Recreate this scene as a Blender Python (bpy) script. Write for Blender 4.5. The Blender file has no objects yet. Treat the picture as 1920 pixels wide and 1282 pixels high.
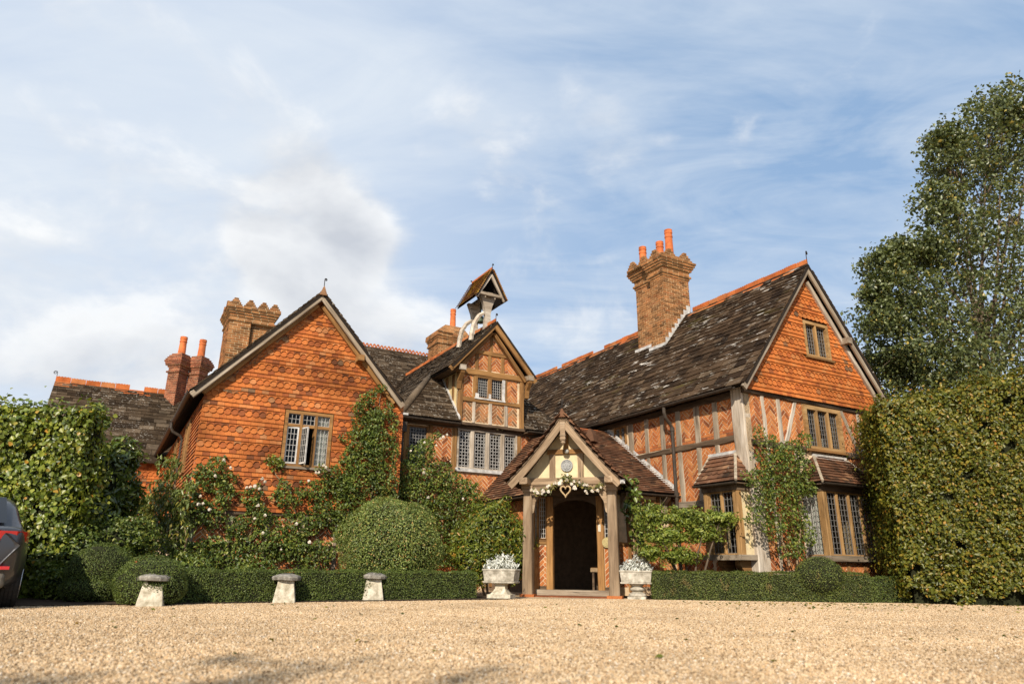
import bpy, math, random
import numpy as np
from mathutils import Matrix, Vector
from mathutils.geometry import tessellate_polygon
random.seed(7); RNG = np.random.default_rng(11)
S = bpy.context.scene
COL = S.collection
# ------------------------------------------------------------------ camera
F_PX, PITCH, ROLL, CAM_H = 1290.0, math.radians(18.2), math.radians(0.62), 0.58
YAW = math.radians(29.6)                       # the house stands turned by this
def cam_axes():
    f = np.array([0, math.cos(PITCH), math.sin(PITCH)]); u = np.array([0, -math.sin(PITCH), math.cos(PITCH)]); x = np.array([1., 0, 0])
    c, s = math.cos(ROLL), math.sin(ROLL)
    return x*c+u*s, -x*s+u*c, f
CX, CU, CF = cam_axes(); CAM = np.array([0, 0, CAM_H])
cd = bpy.data.cameras.new('camera'); cam = bpy.data.objects.new('camera', cd); COL.objects.link(cam)
cd.lens = F_PX/1920*36; cd.sensor_width = 36; cd.sensor_fit = 'HORIZONTAL'; cd.clip_start = .05; cd.clip_end = 3000
cam.matrix_world = Matrix(((CX[0], CU[0], -CF[0], 0), (CX[1], CU[1], -CF[1], 0), (CX[2], CU[2], -CF[2], CAM_H), (0, 0, 0, 1)))
cd.dof.use_dof = True; cd.dof.focus_distance = 16; cd.dof.aperture_fstop = 1.5
S.camera = cam
# ------------------------------------------------------------------ light
SUN_AZ = np.array([-.22, -.975]); SUN_EL = math.radians(31)
sd = bpy.data.lights.new('sun', 'SUN'); so = bpy.data.objects.new('sun', sd); COL.objects.link(so)
sd.energy = 5.0; sd.angle = math.radians(.6); sd.color = (1, .90, .76)
to_sun = Vector((SUN_AZ[0]*math.cos(SUN_EL), SUN_AZ[1]*math.cos(SUN_EL), math.sin(SUN_EL)))
so.rotation_euler = to_sun.to_track_quat('Z', 'Y').to_euler(); so.location = to_sun*60
W = bpy.data.worlds.new('World'); S.world = W; W.use_nodes = True
wt = W.node_tree; wt.nodes.clear()
def nd(nt, typ, **kw):
    n = nt.nodes.new(typ)
    ins = kw.pop('i', {})
    for k, v in kw.items(): setattr(n, k, v)
    for k, v in ins.items():
        if hasattr(v, 'is_output') or isinstance(v, bpy.types.NodeSocket): nt.links.new(v, n.inputs[k])
        else: n.inputs[k].default_value = v
    return n
def ramp(nt, fac, stops, interp='LINEAR'):
    r = nd(nt, 'ShaderNodeValToRGB'); nt.links.new(fac, r.inputs[0]); cr = r.color_ramp; cr.interpolation = interp
    while len(cr.elements) < len(stops): cr.elements.new(.5)
    for e, (p, c) in zip(cr.elements, stops):
        e.position = p; e.color = (c, c, c, 1) if not hasattr(c, '__len__') else (*c, 1)
    return r.outputs[0]
def mth(nt, op, a, b=None, clamp=False):
    n = nd(nt, 'ShaderNodeMath', operation=op, use_clamp=clamp)
    for k, v in enumerate((a, b)):
        if v is None: continue
        if isinstance(v, bpy.types.NodeSocket): nt.links.new(v, n.inputs[k])
        else: n.inputs[k].default_value = v
    return n.outputs[0]
def mixc(nt, f, a, b, mode='MIX'):
    n = nd(nt, 'ShaderNodeMix', data_type='RGBA', blend_type=mode)
    for k, v in ((0, f), (6, a), (7, b)):
        if isinstance(v, bpy.types.NodeSocket): nt.links.new(v, n.inputs[k])
        else: n.inputs[k].default_value = v if k == 0 else (*v, 1)
    return n.outputs[2]
def build_sky():
    nt = wt
    sky = nd(nt, 'ShaderNodeTexSky', sky_type='NISHITA', sun_disc=False, sun_elevation=SUN_EL, sun_rotation=math.atan2(SUN_AZ[0], SUN_AZ[1]), air_density=1.0, dust_density=1.2, ozone_density=1.6)
    tc = nd(nt, 'ShaderNodeTexCoord'); g = tc.outputs['Generated']
    sx = nd(nt, 'ShaderNodeSeparateXYZ', i={0: g})
    zz = mth(nt, 'ADD', mth(nt, 'MAXIMUM', sx.outputs[2], 0.0), .16)
    px, py = mth(nt, 'DIVIDE', sx.outputs[0], zz), mth(nt, 'DIVIDE', sx.outputs[1], zz)
    flat = nd(nt, 'ShaderNodeCombineXYZ', i={0: px, 1: py}).outputs[0]
    def noise(scale, rot, loc, detail, rough, dist, src=flat):
        mp = nd(nt, 'ShaderNodeMapping', i={0: src, 1: loc, 2: (0, 0, rot), 3: scale})
        return nd(nt, 'ShaderNodeTexNoise', i={'Vector': mp.outputs[0], 'Scale': 1.0, 'Detail': detail, 'Roughness': rough, 'Distortion': dist}).outputs[0]
    # thin streaked veil
    veil = noise((.55, 1.5, 1), .5, (3.1, 1.7, 0), 7, .6, .9)
    veil2 = noise((1.6, 4.2, 1), .62, (8.3, 2.2, 0), 6, .6, 1.2)
    v = ramp(nt, mth(nt, 'ADD', mth(nt, 'MULTIPLY', veil, .58), mth(nt, 'MULTIPLY', veil2, .42)), [(.38, 0.), (.62, 1.)])
    # cumulus: noise in direction space, flattened; a second sample towards the light shades the undersides
    sc = nd(nt, 'ShaderNodeVectorMath', operation='MULTIPLY', i={0: g, 1: (1, 1, 1.6)}).outputs[0]
    up = nd(nt, 'ShaderNodeVectorMath', operation='ADD', i={0: sc, 1: (-.012, -.02, .055)}).outputs[0]
    cu = noise((4.6, 4.6, 4.6), 0, (2.2, .4, .9), 9, .56, .25, sc)
    cu_up = noise((4.6, 4.6, 4.6), 0, (2.2, .4, .9), 5, .5, .25, up)
    def bank(dv, r0, r1):
        d = nd(nt, 'ShaderNodeVectorMath', operation='DOT_PRODUCT', i={0: g, 1: Vector(dv).normalized()}).outputs['Value']
        return ramp(nt, d, [(math.cos(r1), 0.), (math.cos(r0), 1.)], 'EASE')
    def dpx(x, y): return tuple(CX*(x-960)/F_PX-CU*(y-641)/F_PX+CF)
    b = mth(nt, 'MULTIPLY', bank(dpx(585, 420), .02, .14), .30)
    for x, y, r, k in ((700, 420, .08, .10), (1170, 290, .09, .18), (1010, 480, .15, .13), (760, 620, .2, .2), (60, 600, .5, .17), (1150, 620, .12, .22), (850, 260, .12, .10), (1350, 290, .06, .13)):
        b = mth(nt, 'ADD', b, mth(nt, 'MULTIPLY', bank(dpx(x, y), .01, r), k))
    lowz = ramp(nt, sx.outputs[2], [(.05, .08), (.5, 0.)])
    dens = mth(nt, 'ADD', mth(nt, 'ADD', cu, b), lowz)
    cf = ramp(nt, dens, [(.58, 0.), (.84, 1.)], 'EASE')
    sh = mth(nt, 'ADD', mth(nt, 'MULTIPLY', mth(nt, 'SUBTRACT', cu, cu_up), 3.2), .62, True)
    thick = ramp(nt, dens, [(.78, 0.), (1.05, .5)])
    ccol = mixc(nt, mth(nt, 'SUBTRACT', sh, thick, True), (5.4, 5.6, 6.0), (9.2, 9.2, 9.1))
    sk = mixc(nt, .7, sky.outputs[0], (3.3, 5.0, 7.5))
    glow = bank(dpx(-100, 250), .1, .95)                     # the sky whitens to the left, towards the sun's side
    sk = mixc(nt, mth(nt, 'MULTIPLY', glow, .6), sk, (7.2, 7.8, 8.7))
    c1 = mixc(nt, mth(nt, 'MULTIPLY', v, .8), sk, (6.9, 7.5, 8.2))
    c2 = mixc(nt, mth(nt, 'MULTIPLY', cf, .82), c1, ccol)
    bg = nd(nt, 'ShaderNodeBackground', i={0: c2, 1: .092})
    o = nd(nt, 'ShaderNodeOutputWorld', i={0: bg.outputs[0]})
build_sky()
S.view_settings.view_transform = 'Standard'; S.view_settings.look = 'None'; S.view_settings.gamma = 1; S.view_settings.exposure = 0.30
S.cycles.max_bounces = 8; S.cycles.diffuse_bounces = 3; S.cycles.glossy_bounces = 3; S.cycles.transparent_max_bounces = 12; S.cycles.transmission_bounces = 4
S.cycles.use_denoising = True; S.cycles.sample_clamp_indirect = 6

# ------------------------------------------------------------------ pixel helpers (photograph 1920 x 1282)
WD = np.array([math.cos(YAW), math.sin(YAW), 0]); UD = np.array([-math.sin(YAW), math.cos(YAW), 0])
def ray(x, y): return CX*(x-960)/F_PX-CU*(y-641)/F_PX+CF
def on_ground(x, y, z=0.):
    d = ray(x, y); return CAM+d*((z-CAM_H)/d[2])
def on_y(x, y, yy):
    d = ray(x, y); return CAM+d*(yy/d[1])
def on_u(x, y, u):                              # world point on a plane parallel to the gables
    d = ray(x, y); return CAM+d*((u-CAM@UD)/(d@UD))
def on_w(x, y, w):
    d = ray(x, y); return CAM+d*((w-CAM@WD)/(d@WD))
def project(p):
    q = np.asarray(p, float)-CAM; z = q@CF
    return 960+F_PX*(q@CX)/z, 641-F_PX*(q@CU)/z, z
def hw(w, u, z=0.): return WD*w+UD*u+np.array([0, 0, z])

# ------------------------------------------------------------------ materials
MATS = {}
def newmat(name):
    m = bpy.data.materials.new(name); m.use_nodes = True; m.node_tree.nodes.clear(); MATS[name] = m
    return m, m.node_tree
def finish(nt, bsdf): nd(nt, 'ShaderNodeOutputMaterial', i={0: bsdf})
def rnd_piece(nt):
    g = nd(nt, 'ShaderNodeNewGeometry'); o = nd(nt, 'ShaderNodeObjectInfo')
    return mth(nt, 'FRACT', mth(nt, 'ADD', g.outputs['Random Per Island'], o.outputs['Random'])), g.outputs['Position']
def nz(nt, vec, scale, detail=4, rough=.55, dist=0.):
    return nd(nt, 'ShaderNodeTexNoise', i={'Vector': vec, 'Scale': scale, 'Detail': detail, 'Roughness': rough, 'Distortion': dist}).outputs[0]
def bump(nt, h, strength=.4, dist=.01):
    return nd(nt, 'ShaderNodeBump', i={'Height': h, 'Strength': strength, 'Distance': dist}).outputs[0]
def piece_mat(name, stops, rough=.8, grime=.35, gscale=1.6, bscale=60, bstr=.5, bdist=.004, spots=None, soft=None, interp='LINEAR', stretch=None):
    m, nt = newmat(name); r, pos = rnd_piece(nt)
    c = ramp(nt, r, stops, interp)
    g1 = ramp(nt, nz(nt, pos, gscale, 6, .65), [(.36, 1-grime), (.6, 1.)])
    c = mixc(nt, 1., c, g1, 'MULTIPLY')
    g2 = ramp(nt, nz(nt, pos, 38, 4, .6), [(.3, .78), (.7, 1.12)])
    c = mixc(nt, 1., c, g2, 'MULTIPLY')
    spos = pos
    if stretch:                                 # streaks lie along the courses of the turned house
        spos = nd(nt, 'ShaderNodeMapping', vector_type='POINT', i={0: nd(nt, 'ShaderNodeVectorRotate', rotation_type='Z_AXIS', i={'Vector': pos, 'Angle': -YAW}).outputs[0], 3: stretch}).outputs[0]
    if spots:                                   # lichen, moss, lime: (scale, lo, hi, colour, large-scale mask scale)
        for sc, lo, hi, col, msc, mlo, mhi in spots:
            f = ramp(nt, nz(nt, spos, sc, 5, .6, .3), [(lo, 0.), (hi, 1.)])
            k = ramp(nt, nz(nt, pos, msc, 3, .5), [(mlo, 0.), (mhi, 1.)])
            c = mixc(nt, mth(nt, 'MULTIPLY', f, k), c, col)
    bn = bump(nt, nz(nt, pos, bscale, 5, .65), bstr, bdist)
    p = nd(nt, 'ShaderNodeBsdfPrincipled', i={'Base Color': c, 'Roughness': rough, 'Normal': bn, 'Specular IOR Level': .12})
    finish(nt, p.outputs[0]); return m
def flat_mat(name, col, rough=.7, metal=0., var=.25, vscale=9, bstr=.3, bscale=50, spec=.3, col2=None):
    m, nt = newmat(name); g = nd(nt, 'ShaderNodeNewGeometry'); pos = g.outputs['Position']
    n = nz(nt, pos, vscale, 5, .6)
    c = mixc(nt, ramp(nt, n, [(.35, 0.), (.65, 1.)]), tuple(x*(1-var) for x in col), col2 or tuple(min(1, x*(1+var*.5)) for x in col))
    p = nd(nt, 'ShaderNodeBsdfPrincipled', i={'Base Color': c, 'Roughness': rough, 'Metallic': metal, 'Specular IOR Level': spec*.6, 'Normal': bump(nt, nz(nt, pos, bscale, 4), bstr, .004)})
    finish(nt, p.outputs[0]); return m
def wood_mat(name, ca, cb, cc, rough=.75):
    m, nt = newmat(name); tc = nd(nt, 'ShaderNodeTexCoord'); oi = nd(nt, 'ShaderNodeObjectInfo')
    off = nd(nt, 'ShaderNodeVectorMath', operation='ADD', i={0: tc.outputs['Object'], 1: nd(nt, 'ShaderNodeCombineXYZ', i={0: mth(nt, 'MULTIPLY', oi.outputs['Random'], 40), 1: mth(nt, 'MULTIPLY', oi.outputs['Random'], 17)}).outputs[0]}).outputs[0]
    mp = nd(nt, 'ShaderNodeMapping', i={0: off, 3: (1.3, 34, 34)}).outputs[0]
    mp2 = nd(nt, 'ShaderNodeMapping', i={0: off, 3: (1.0, 6, 6)}).outputs[0]
    a = nz(nt, mp, 1.0, 6, .65, .6); b = nz(nt, mp2, 1.0, 4, .6, .4)
    c = ramp(nt, b, [(.3, ca), (.52, cb), (.74, cc)])
    c = mixc(nt, 1., c, ramp(nt, a, [(.30, .34), (.46, .95), (.7, 1.15)]), 'MULTIPLY')
    v = mth(nt, 'ADD', .78, mth(nt, 'MULTIPLY', oi.outputs['Random'], .4))
    hs = nd(nt, 'ShaderNodeHueSaturation', i={'Value': v, 'Color': c}).outputs[0]
    p = nd(nt, 'ShaderNodeBsdfPrincipled', i={'Base Color': hs, 'Roughness': rough, 'Specular IOR Level': .2, 'Normal': bump(nt, a, .7, .008)})
    finish(nt, p.outputs[0]); return m
def leaf_mat(name, stops, trans=.3, rough=.45, spec=.35, patch=None, dark=.72, gain=1.5, tint=(1.28, 1.0, .85)):
    m, nt = newmat(name); r, pos = rnd_piece(nt)
    c = ramp(nt, r, [(q, tuple(min(.95, x*gain*k) for x, k in zip(col, tint))) for q, col in stops])
    c = mixc(nt, 1., c, ramp(nt, nz(nt, pos, 2.2, 4), [(.35, dark), (.65, 1.12)]), 'MULTIPLY')
    if patch: c = mixc(nt, ramp(nt, nz(nt, pos, patch[0], 4, .6), [(patch[1], 0.), (patch[2], 1.)]), c, patch[3])
    p = nd(nt, 'ShaderNodeBsdfPrincipled', i={'Base Color': c, 'Roughness': rough, 'Specular IOR Level': spec})
    t = nd(nt, 'ShaderNodeBsdfTranslucent', i={0: mixc(nt, 1., c, (1.25, 1.2, .55), 'MULTIPLY')})
    mx = nd(nt, 'ShaderNodeMixShader', i={0: trans, 1: p.outputs[0], 2: t.outputs[0]})
    finish(nt, mx.outputs[0]); return m

TILE = piece_mat('hung_clay_tile', [(0, (.18, .065, .028)), (.10, (.31, .09, .03)), (.28, (.42, .122, .034)), (.5, (.49, .148, .038)), (.85, (.54, .175, .046)), (.95, (.54, .21, .075)), (.985, (.32, .155, .07)), (1, (.15, .095, .055))], grime=.5, gscale=.9, rough=.75)
TILE2 = piece_mat('hung_clay_tile_bright', [(0, (.2, .07, .028)), (.05, (.40, .11, .03)), (.3, (.51, .15, .036)), (.7, (.57, .175, .042)), (.96, (.54, .2, .06)), (1, (.16, .09, .05))], grime=.42, gscale=.9, rough=.75)
ROOFTILE = piece_mat('roof_clay_tile', [(0, (.07, .042, .027)), (.25, (.135, .068, .039)), (.55, (.195, .088, .046)), (.85, (.16, .08, .046)), (1, (.33, .18, .095))], grime=.5, gscale=2.2, rough=.9,
    spots=[(9, .60, .70, (.42, .36, .26), 1.7, .5, .65), (5, .6, .75, (.07, .06, .02), 1.3, .45, .65)])
BELLTILE = piece_mat('bell_roof_tile', [(0, (.12, .06, .03)), (.5, (.26, .11, .04)), (1, (.34, .17, .06))], grime=.4, spots=[(4, .45, .6, (.36, .22, .03), 2.0, .4, .55)])
SLATE = piece_mat('stone_slate', [(0, (.022, .012, .006)), (.3, (.042, .024, .012)), (.6, (.060, .035, .018)), (.85, (.085, .052, .029)), (1, (.13, .088, .053))], grime=.45, gscale=1.5, rough=.95, bscale=22, bstr=.9, bdist=.015, stretch=(1., .30, 1.6),
    spots=[(7, .595, .655, (.60, .55, .48), .9, .45, .6), (13, .61, .70, (.42, .37, .29), 1.3, .42, .58), (3.2, .56, .7, (.075, .062, .012), .5, .5, .64)])
SLATE_G = piece_mat('stone_slate_grey', [(0, (.032, .020, .011)), (.4, (.060, .039, .022)), (.8, (.092, .063, .038)), (1, (.15, .11, .073))], grime=.45, gscale=1.5, rough=.95, bscale=22, bstr=.9, bdist=.015,
    spots=[(12, .58, .66, (.34, .31, .26), .9, .4, .6), (18, .64, .7, (.5, .47, .41), 1.2, .45, .6)])
RIDGE = piece_mat('ridge_clay', [(0, (.44, .12, .035)), (.5, (.56, .15, .04)), (1, (.50, .19, .07))], grime=.4, gscale=2.5, spots=[(9, .58, .68, (.2, .13, .06), 1.4, .45, .6)])
BRICK = piece_mat('herringbone_brick', [(0, (.20, .068, .030)), (.10, (.33, .10, .036)), (.4, (.46, .155, .050)), (.75, (.53, .19, .062)), (1, (.54, .25, .095))], grime=.3, gscale=2.4, rough=.85)
BRICK_Y = piece_mat('mixed_brick', [(0, (.14, .085, .05)), (.25, (.26, .13, .06)), (.5, (.42, .15, .055)), (.8, (.46, .20, .08)), (1, (.34, .2, .1))], grime=.35, gscale=2.4, rough=.85)
CBRICK = piece_mat('chimney_brick', [(0, (.16, .075, .03)), (.3, (.29, .13, .05)), (.6, (.38, .18, .07)), (.85, (.44, .19, .07)), (1, (.34, .13, .05))], grime=.4, gscale=2.0, rough=.9)
CBRICK_R = piece_mat('red_chimney_brick', [(0, (.16, .055, .035)), (.5, (.27, .085, .045)), (1, (.36, .12, .06))], grime=.4, gscale=2.0, rough=.9)
MORTAR = flat_mat('lime_mortar', (.66, .50, .32), .95, var=.3, vscale=5)
MORTAR_D = flat_mat('chimney_mortar', (.62, .48, .28), .95, var=.3, vscale=4)
BATTEN = flat_mat('dark_batten', (.10, .035, .015), .95)
UNDER = flat_mat('roof_underlay', (.022, .016, .012), .95)
W_GREY = wood_mat('weathered_oak', (.15, .11, .075), (.265, .21, .15), (.39, .325, .25))
W_PALE = wood_mat('bleached_oak', (.27, .21, .15), (.42, .355, .28), (.58, .52, .44))
W_BROWN = wood_mat('brown_oak', (.12, .06, .023), (.25, .128, .044), (.34, .185, .068))
W_DARK = wood_mat('dark_oak', (.05, .032, .02), (.10, .066, .04), (.17, .12, .08))
W_PORCH = wood_mat('porch_oak', (.17, .11, .065), (.30, .21, .13), (.42, .32, .22))
W_GOLD = wood_mat('golden_oak', (.20, .11, .042), (.33, .19, .075), (.44, .28, .125))
LEADW = flat_mat('white_lead', (.50, .48, .45), .6, var=.35, vscale=7)
LEAD = flat_mat('lead_came', (.42, .40, .37), .45, metal=.3, var=.25)
LEAD_D = flat_mat('dark_came', (.20, .19, .18), .5, metal=.3, var=.25)
IRON = flat_mat('black_iron', (.028, .024, .021), .5, metal=.4)
PIPE = flat_mat('dark_pipe_paint', (.05, .038, .028), .55, spec=.4)
POT = flat_mat('terracotta_pot', (.56, .15, .045), .7, var=.35, vscale=5)
PLASTER = flat_mat('ochre_plaster', (.60, .49, .30), .9, var=.14, vscale=6)
PLASTER2 = flat_mat('cream_plaster', (.62, .48, .25), .9, var=.2, vscale=6)
STONE = flat_mat('lichened_stone', (.50, .43, .30), .95, var=.4, vscale=11, bstr=.6, bscale=45, col2=(.62, .56, .44))
STONE_CAP = flat_mat('grey_stone_cap', (.19, .17, .14), .95, var=.45, vscale=14, bstr=.9, bscale=60, col2=(.31, .285, .24))
STONE_W = flat_mat('white_cast_stone', (.42, .37, .28), .9, var=.45, vscale=9, bstr=.5, col2=(.56, .51, .42))
CURTAIN = flat_mat('white_curtain', (.80, .78, .72), .95, var=.06)
INTERIOR = flat_mat('interior_plaster', (.17, .12, .08), .95)
def glass_mat():
    m, nt = newmat('window_glass'); g = nd(nt, 'ShaderNodeNewGeometry')
    bn = bump(nt, nz(nt, g.outputs['Position'], 9, 2), .3, .02)
    gl = nd(nt, 'ShaderNodeBsdfGlossy', i={'Color': (.9, .93, .95, 1), 'Roughness': .06, 'Normal': bn})
    tr = nd(nt, 'ShaderNodeBsdfTransparent', i={0: (.72, .74, .72, 1)})
    fr = nd(nt, 'ShaderNodeFresnel', i={'IOR': 1.5, 'Normal': bn})
    mx = nd(nt, 'ShaderNodeMixShader', i={0: mth(nt, 'MULTIPLY', fr.outputs[0], .40, True), 1: tr.outputs[0], 2: gl.outputs[0]})
    finish(nt, mx.outputs[0]); return m
GLASS = glass_mat()

# ------------------------------------------------------------------ mesh helpers
def mk_mesh(name, v, f, mat, smooth=False):
    me = bpy.data.meshes.new(name)
    me.from_pydata([tuple(map(float, p)) for p in v], [], [tuple(x) for x in f]); me.materials.append(mat)
    if smooth: me.polygons.foreach_set('use_smooth', [True]*len(me.polygons))
    return me
def np_mesh(name, v, quads, mat, smooth=False):
    me = bpy.data.meshes.new(name); v = np.ascontiguousarray(v, np.float32); q = np.ascontiguousarray(quads, np.int32)
    k = q.shape[1]; me.vertices.add(len(v)); me.vertices.foreach_set('co', v.ravel())
    me.loops.add(q.size); me.loops.foreach_set('vertex_index', q.ravel())
    me.polygons.add(len(q)); me.polygons.foreach_set('loop_start', np.arange(0, q.size, k, dtype=np.int32))
    me.materials.append(mat)
    if smooth: me.polygons.foreach_set('use_smooth', np.ones(len(q), bool))
    me.update(calc_edges=True); return me
def link(name, data, parent=None, M=None):
    o = bpy.data.objects.new(name, data); COL.objects.link(o)
    if parent is not None: o.parent = parent
    if M is not None: o.matrix_basis = M
    return o
def thing(name, label, cat, loc=(0, 0, 0), rz=0., group=None, data=None):
    o = bpy.data.objects.new(name, data); COL.objects.link(o)
    o.matrix_basis = Matrix.Translation(Vector(loc)) @ Matrix.Rotation(rz, 4, 'Z')
    o['label'] = label; o['category'] = cat
    if group: o['group'] = group
    return o
def struct(o): o['kind'] = 'structure'; return o
def stuff(o): o['kind'] = 'stuff'; return o
class MB:
    def __init__(s): s.v = []; s.f = []
    def add(s, v, f):
        n = len(s.v); s.v += [tuple(p) for p in v]; s.f += [tuple(i+n for i in q) for q in f]; return s
    def box(s, x0, x1, y0, y1, z0, z1, M=None):
        v = [(x, y, z) for z in (z0, z1) for y in (y0, y1) for x in (x0, x1)]
        if M is not None: v = [M @ Vector(p) for p in v]
        return s.add(v, [(0, 2, 3, 1), (4, 5, 7, 6), (0, 1, 5, 4), (2, 6, 7, 3), (0, 4, 6, 2), (1, 3, 7, 5)])
    def prism(s, poly, d0, d1, M=None):          # polygon in x,y, thickness along z; d1 may be a function of (x, y)
        n = len(poly); g = d1 if callable(d1) else (lambda x, y: d1)
        v = [(x, y, d0) for x, y in poly]+[(x, y, g(x, y)) for x, y in poly]
        if M is not None: v = [M @ Vector(p) for p in v]
        return s.add(v, [tuple(range(n-1, -1, -1)), tuple(range(n, 2*n))]+[(i, (i+1) % n, n+(i+1) % n, n+i) for i in range(n)])
    def tube(s, path, r, n=8, cap=True):
        P = [Vector(p) for p in path]; R = r if hasattr(r, '__len__') else [r]*len(P); base = len(s.v); up = None
        for i, p in enumerate(P):
            t = (P[min(i+1, len(P)-1)]-P[max(i-1, 0)]).normalized()
            if up is None: up = t.orthogonal().normalized()
            a = (up-t*up.dot(t)).normalized(); up = a; b = t.cross(a)
            for k in range(n):
                w = 2*math.pi*k/n; s.v.append(tuple(p+(a*math.cos(w)+b*math.sin(w))*R[i]))
        for i in range(len(P)-1):
            for k in range(n): s.f.append((base+i*n+k, base+i*n+(k+1) % n, base+(i+1)*n+(k+1) % n, base+(i+1)*n+k))
        if cap: s.f.append(tuple(base+k for k in range(n-1, -1, -1))); s.f.append(tuple(base+(len(P)-1)*n+k for k in range(n)))
        return s
    def lathe(s, prof, n=20, c=(0, 0, 0), sq=False):
        base = len(s.v)
        for r, z in prof:
            for k in range(n):
                w = 2*math.pi*(k+.5)/n; s.v.append((c[0]+r*math.cos(w), c[1]+r*math.sin(w), c[2]+z))
        for i in range(len(prof)-1):
            for k in range(n): s.f.append((base+i*n+k, base+i*n+(k+1) % n, base+(i+1)*n+(k+1) % n, base+(i+1)*n+k))
        s.f.append(tuple(base+k for k in range(n-1, -1, -1))); s.f.append(tuple(base+(len(prof)-1)*n+k for k in range(n)))
        return s
    def obj(s, name, mat, parent=None, M=None, smooth=False): return link(name, mk_mesh(name, s.v, s.f, mat, smooth), parent, M)
class Fr:                                       # a wall or roof face: a along, b up, d outwards
    def __init__(s, o, ex, ey):
        s.o = Vector(o); s.ex = Vector(ex).normalized(); s.ey = Vector(ey).normalized(); s.en = s.ex.cross(s.ey)
        s.M = Matrix(((s.ex.x, s.ey.x, s.en.x, s.o.x), (s.ex.y, s.ey.y, s.en.y, s.o.y), (s.ex.z, s.ey.z, s.en.z, s.o.z), (0, 0, 0, 1)))
def clip(poly, conv):
    out = list(poly)
    for i in range(len(conv)):
        (x0, y0), (x1, y1) = conv[i], conv[(i+1) % len(conv)]
        ex, ey = x1-x0, y1-y0; inp = out; out = []
        if not inp: return []
        side = [ex*(q[1]-y0)-ey*(q[0]-x0) for q in inp]
        for k in range(len(inp)):
            a, b, sa, sb = inp[k], inp[(k+1) % len(inp)], side[k], side[(k+1) % len(inp)]
            if sa >= 0: out.append(a)
            if (sa >= 0) != (sb >= 0):
                t = sa/(sa-sb); out.append((a[0]+(b[0]-a[0])*t, a[1]+(b[1]-a[1])*t))
    return out
def area(p): return abs(sum(p[i][0]*p[(i+1) % len(p)][1]-p[(i+1) % len(p)][0]*p[i][1] for i in range(len(p))))/2
def inside(pt, conv):
    return all((conv[(i+1) % len(conv)][0]-conv[i][0])*(pt[1]-conv[i][1])-(conv[(i+1) % len(conv)][1]-conv[i][1])*(pt[0]-conv[i][0]) >= -1e-6 for i in range(len(conv)))
class Pieces:
    """alike pieces: the ones that show largest become objects, the rest one joined part"""
    def __init__(s): s.it = []; s.protos = {}
    def proto(s, key, mb): s.protos[key] = mb
    def put(s, key, M, size): s.it.append((key, M, size))
    def uniq(s, mb, size, M):
        k = ('u', len(s.it)); c = np.mean(np.array(mb.v), 0); b = MB(); b.v = [tuple(np.array(p)-c) for p in mb.v]; b.f = mb.f
        s.protos[k] = b; s.it.append((k, M @ Matrix.Translation(Vector(c)), size))
    def emit(s, name, mat, parent, root, lim=260, rest=None, minpx=0., smooth=False):
        RW = root.matrix_basis; sc = []
        for i, (k, M, size) in enumerate(s.it):
            c = RW @ M.translation; x, y, z = project(c)
            vis = (-10 < x < 1930 and -10 < y < 1290 and z > .5)
            sc.append((size/(z*z) if vis and size > 0 else 0., i))
        sc.sort(reverse=True); top = {i for q, i in sc[:lim] if q > 0 and math.sqrt(q)*F_PX >= minpx}
        data = {}
        for i in top:
            k, M, size = s.it[i]
            if k not in data: data[k] = mk_mesh(name, s.protos[k].v, s.protos[k].f, mat, smooth)
            link(name, data[k], parent, M)
        V = []; Fc = []; n = 0; cache = {}
        for i, (k, M, size) in enumerate(s.it):
            if i in top: continue
            if k not in cache: cache[k] = (np.array([(*p, 1.) for p in s.protos[k].v]), s.protos[k].f)
            pv, pf = cache[k]; V.append((pv @ np.array(M).T)[:, :3]); Fc += [tuple(a+n for a in q) for q in pf]; n += len(pv)
        if V:
            o = link(rest or name+'_field', mk_mesh(rest or name, np.concatenate(V), Fc, mat, smooth), parent); stuff(o)
def rot_z(M, a): return M @ Matrix.Rotation(a, 4, 'Z')

def wall(name, fr, outer, holes, thick, mat, parent):
    """a wall slab with window openings; front face at d = 0"""
    loops = [outer]+[[(a0, b0), (a0, b1), (a1, b1), (a1, b0)] for a0, a1, b0, b1 in holes]
    pts = [p for l in loops for p in l]
    tri = tessellate_polygon([[Vector((x, y, 0)) for x, y in l] for l in loops])
    n = len(pts); v = [(x, y, 0) for x, y in pts]+[(x, y, -thick) for x, y in pts]; f = []
    for t in tri:
        a, b, c = t; A = (pts[b][0]-pts[a][0])*(pts[c][1]-pts[a][1])-(pts[b][1]-pts[a][1])*(pts[c][0]-pts[a][0])
        if A < 0: b, c = c, b
        f.append((a, b, c)); f.append((a+n, c+n, b+n))
    k = 0
    for l in loops:
        m = len(l)
        for i in range(m):
            p, q = k+i, k+(i+1) % m; f.append((p, p+n, q+n, q))
        k += m
    v = [fr.M @ Vector(p) for p in v]
    return link(name, mk_mesh(name, v, f, mat), parent)
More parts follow.
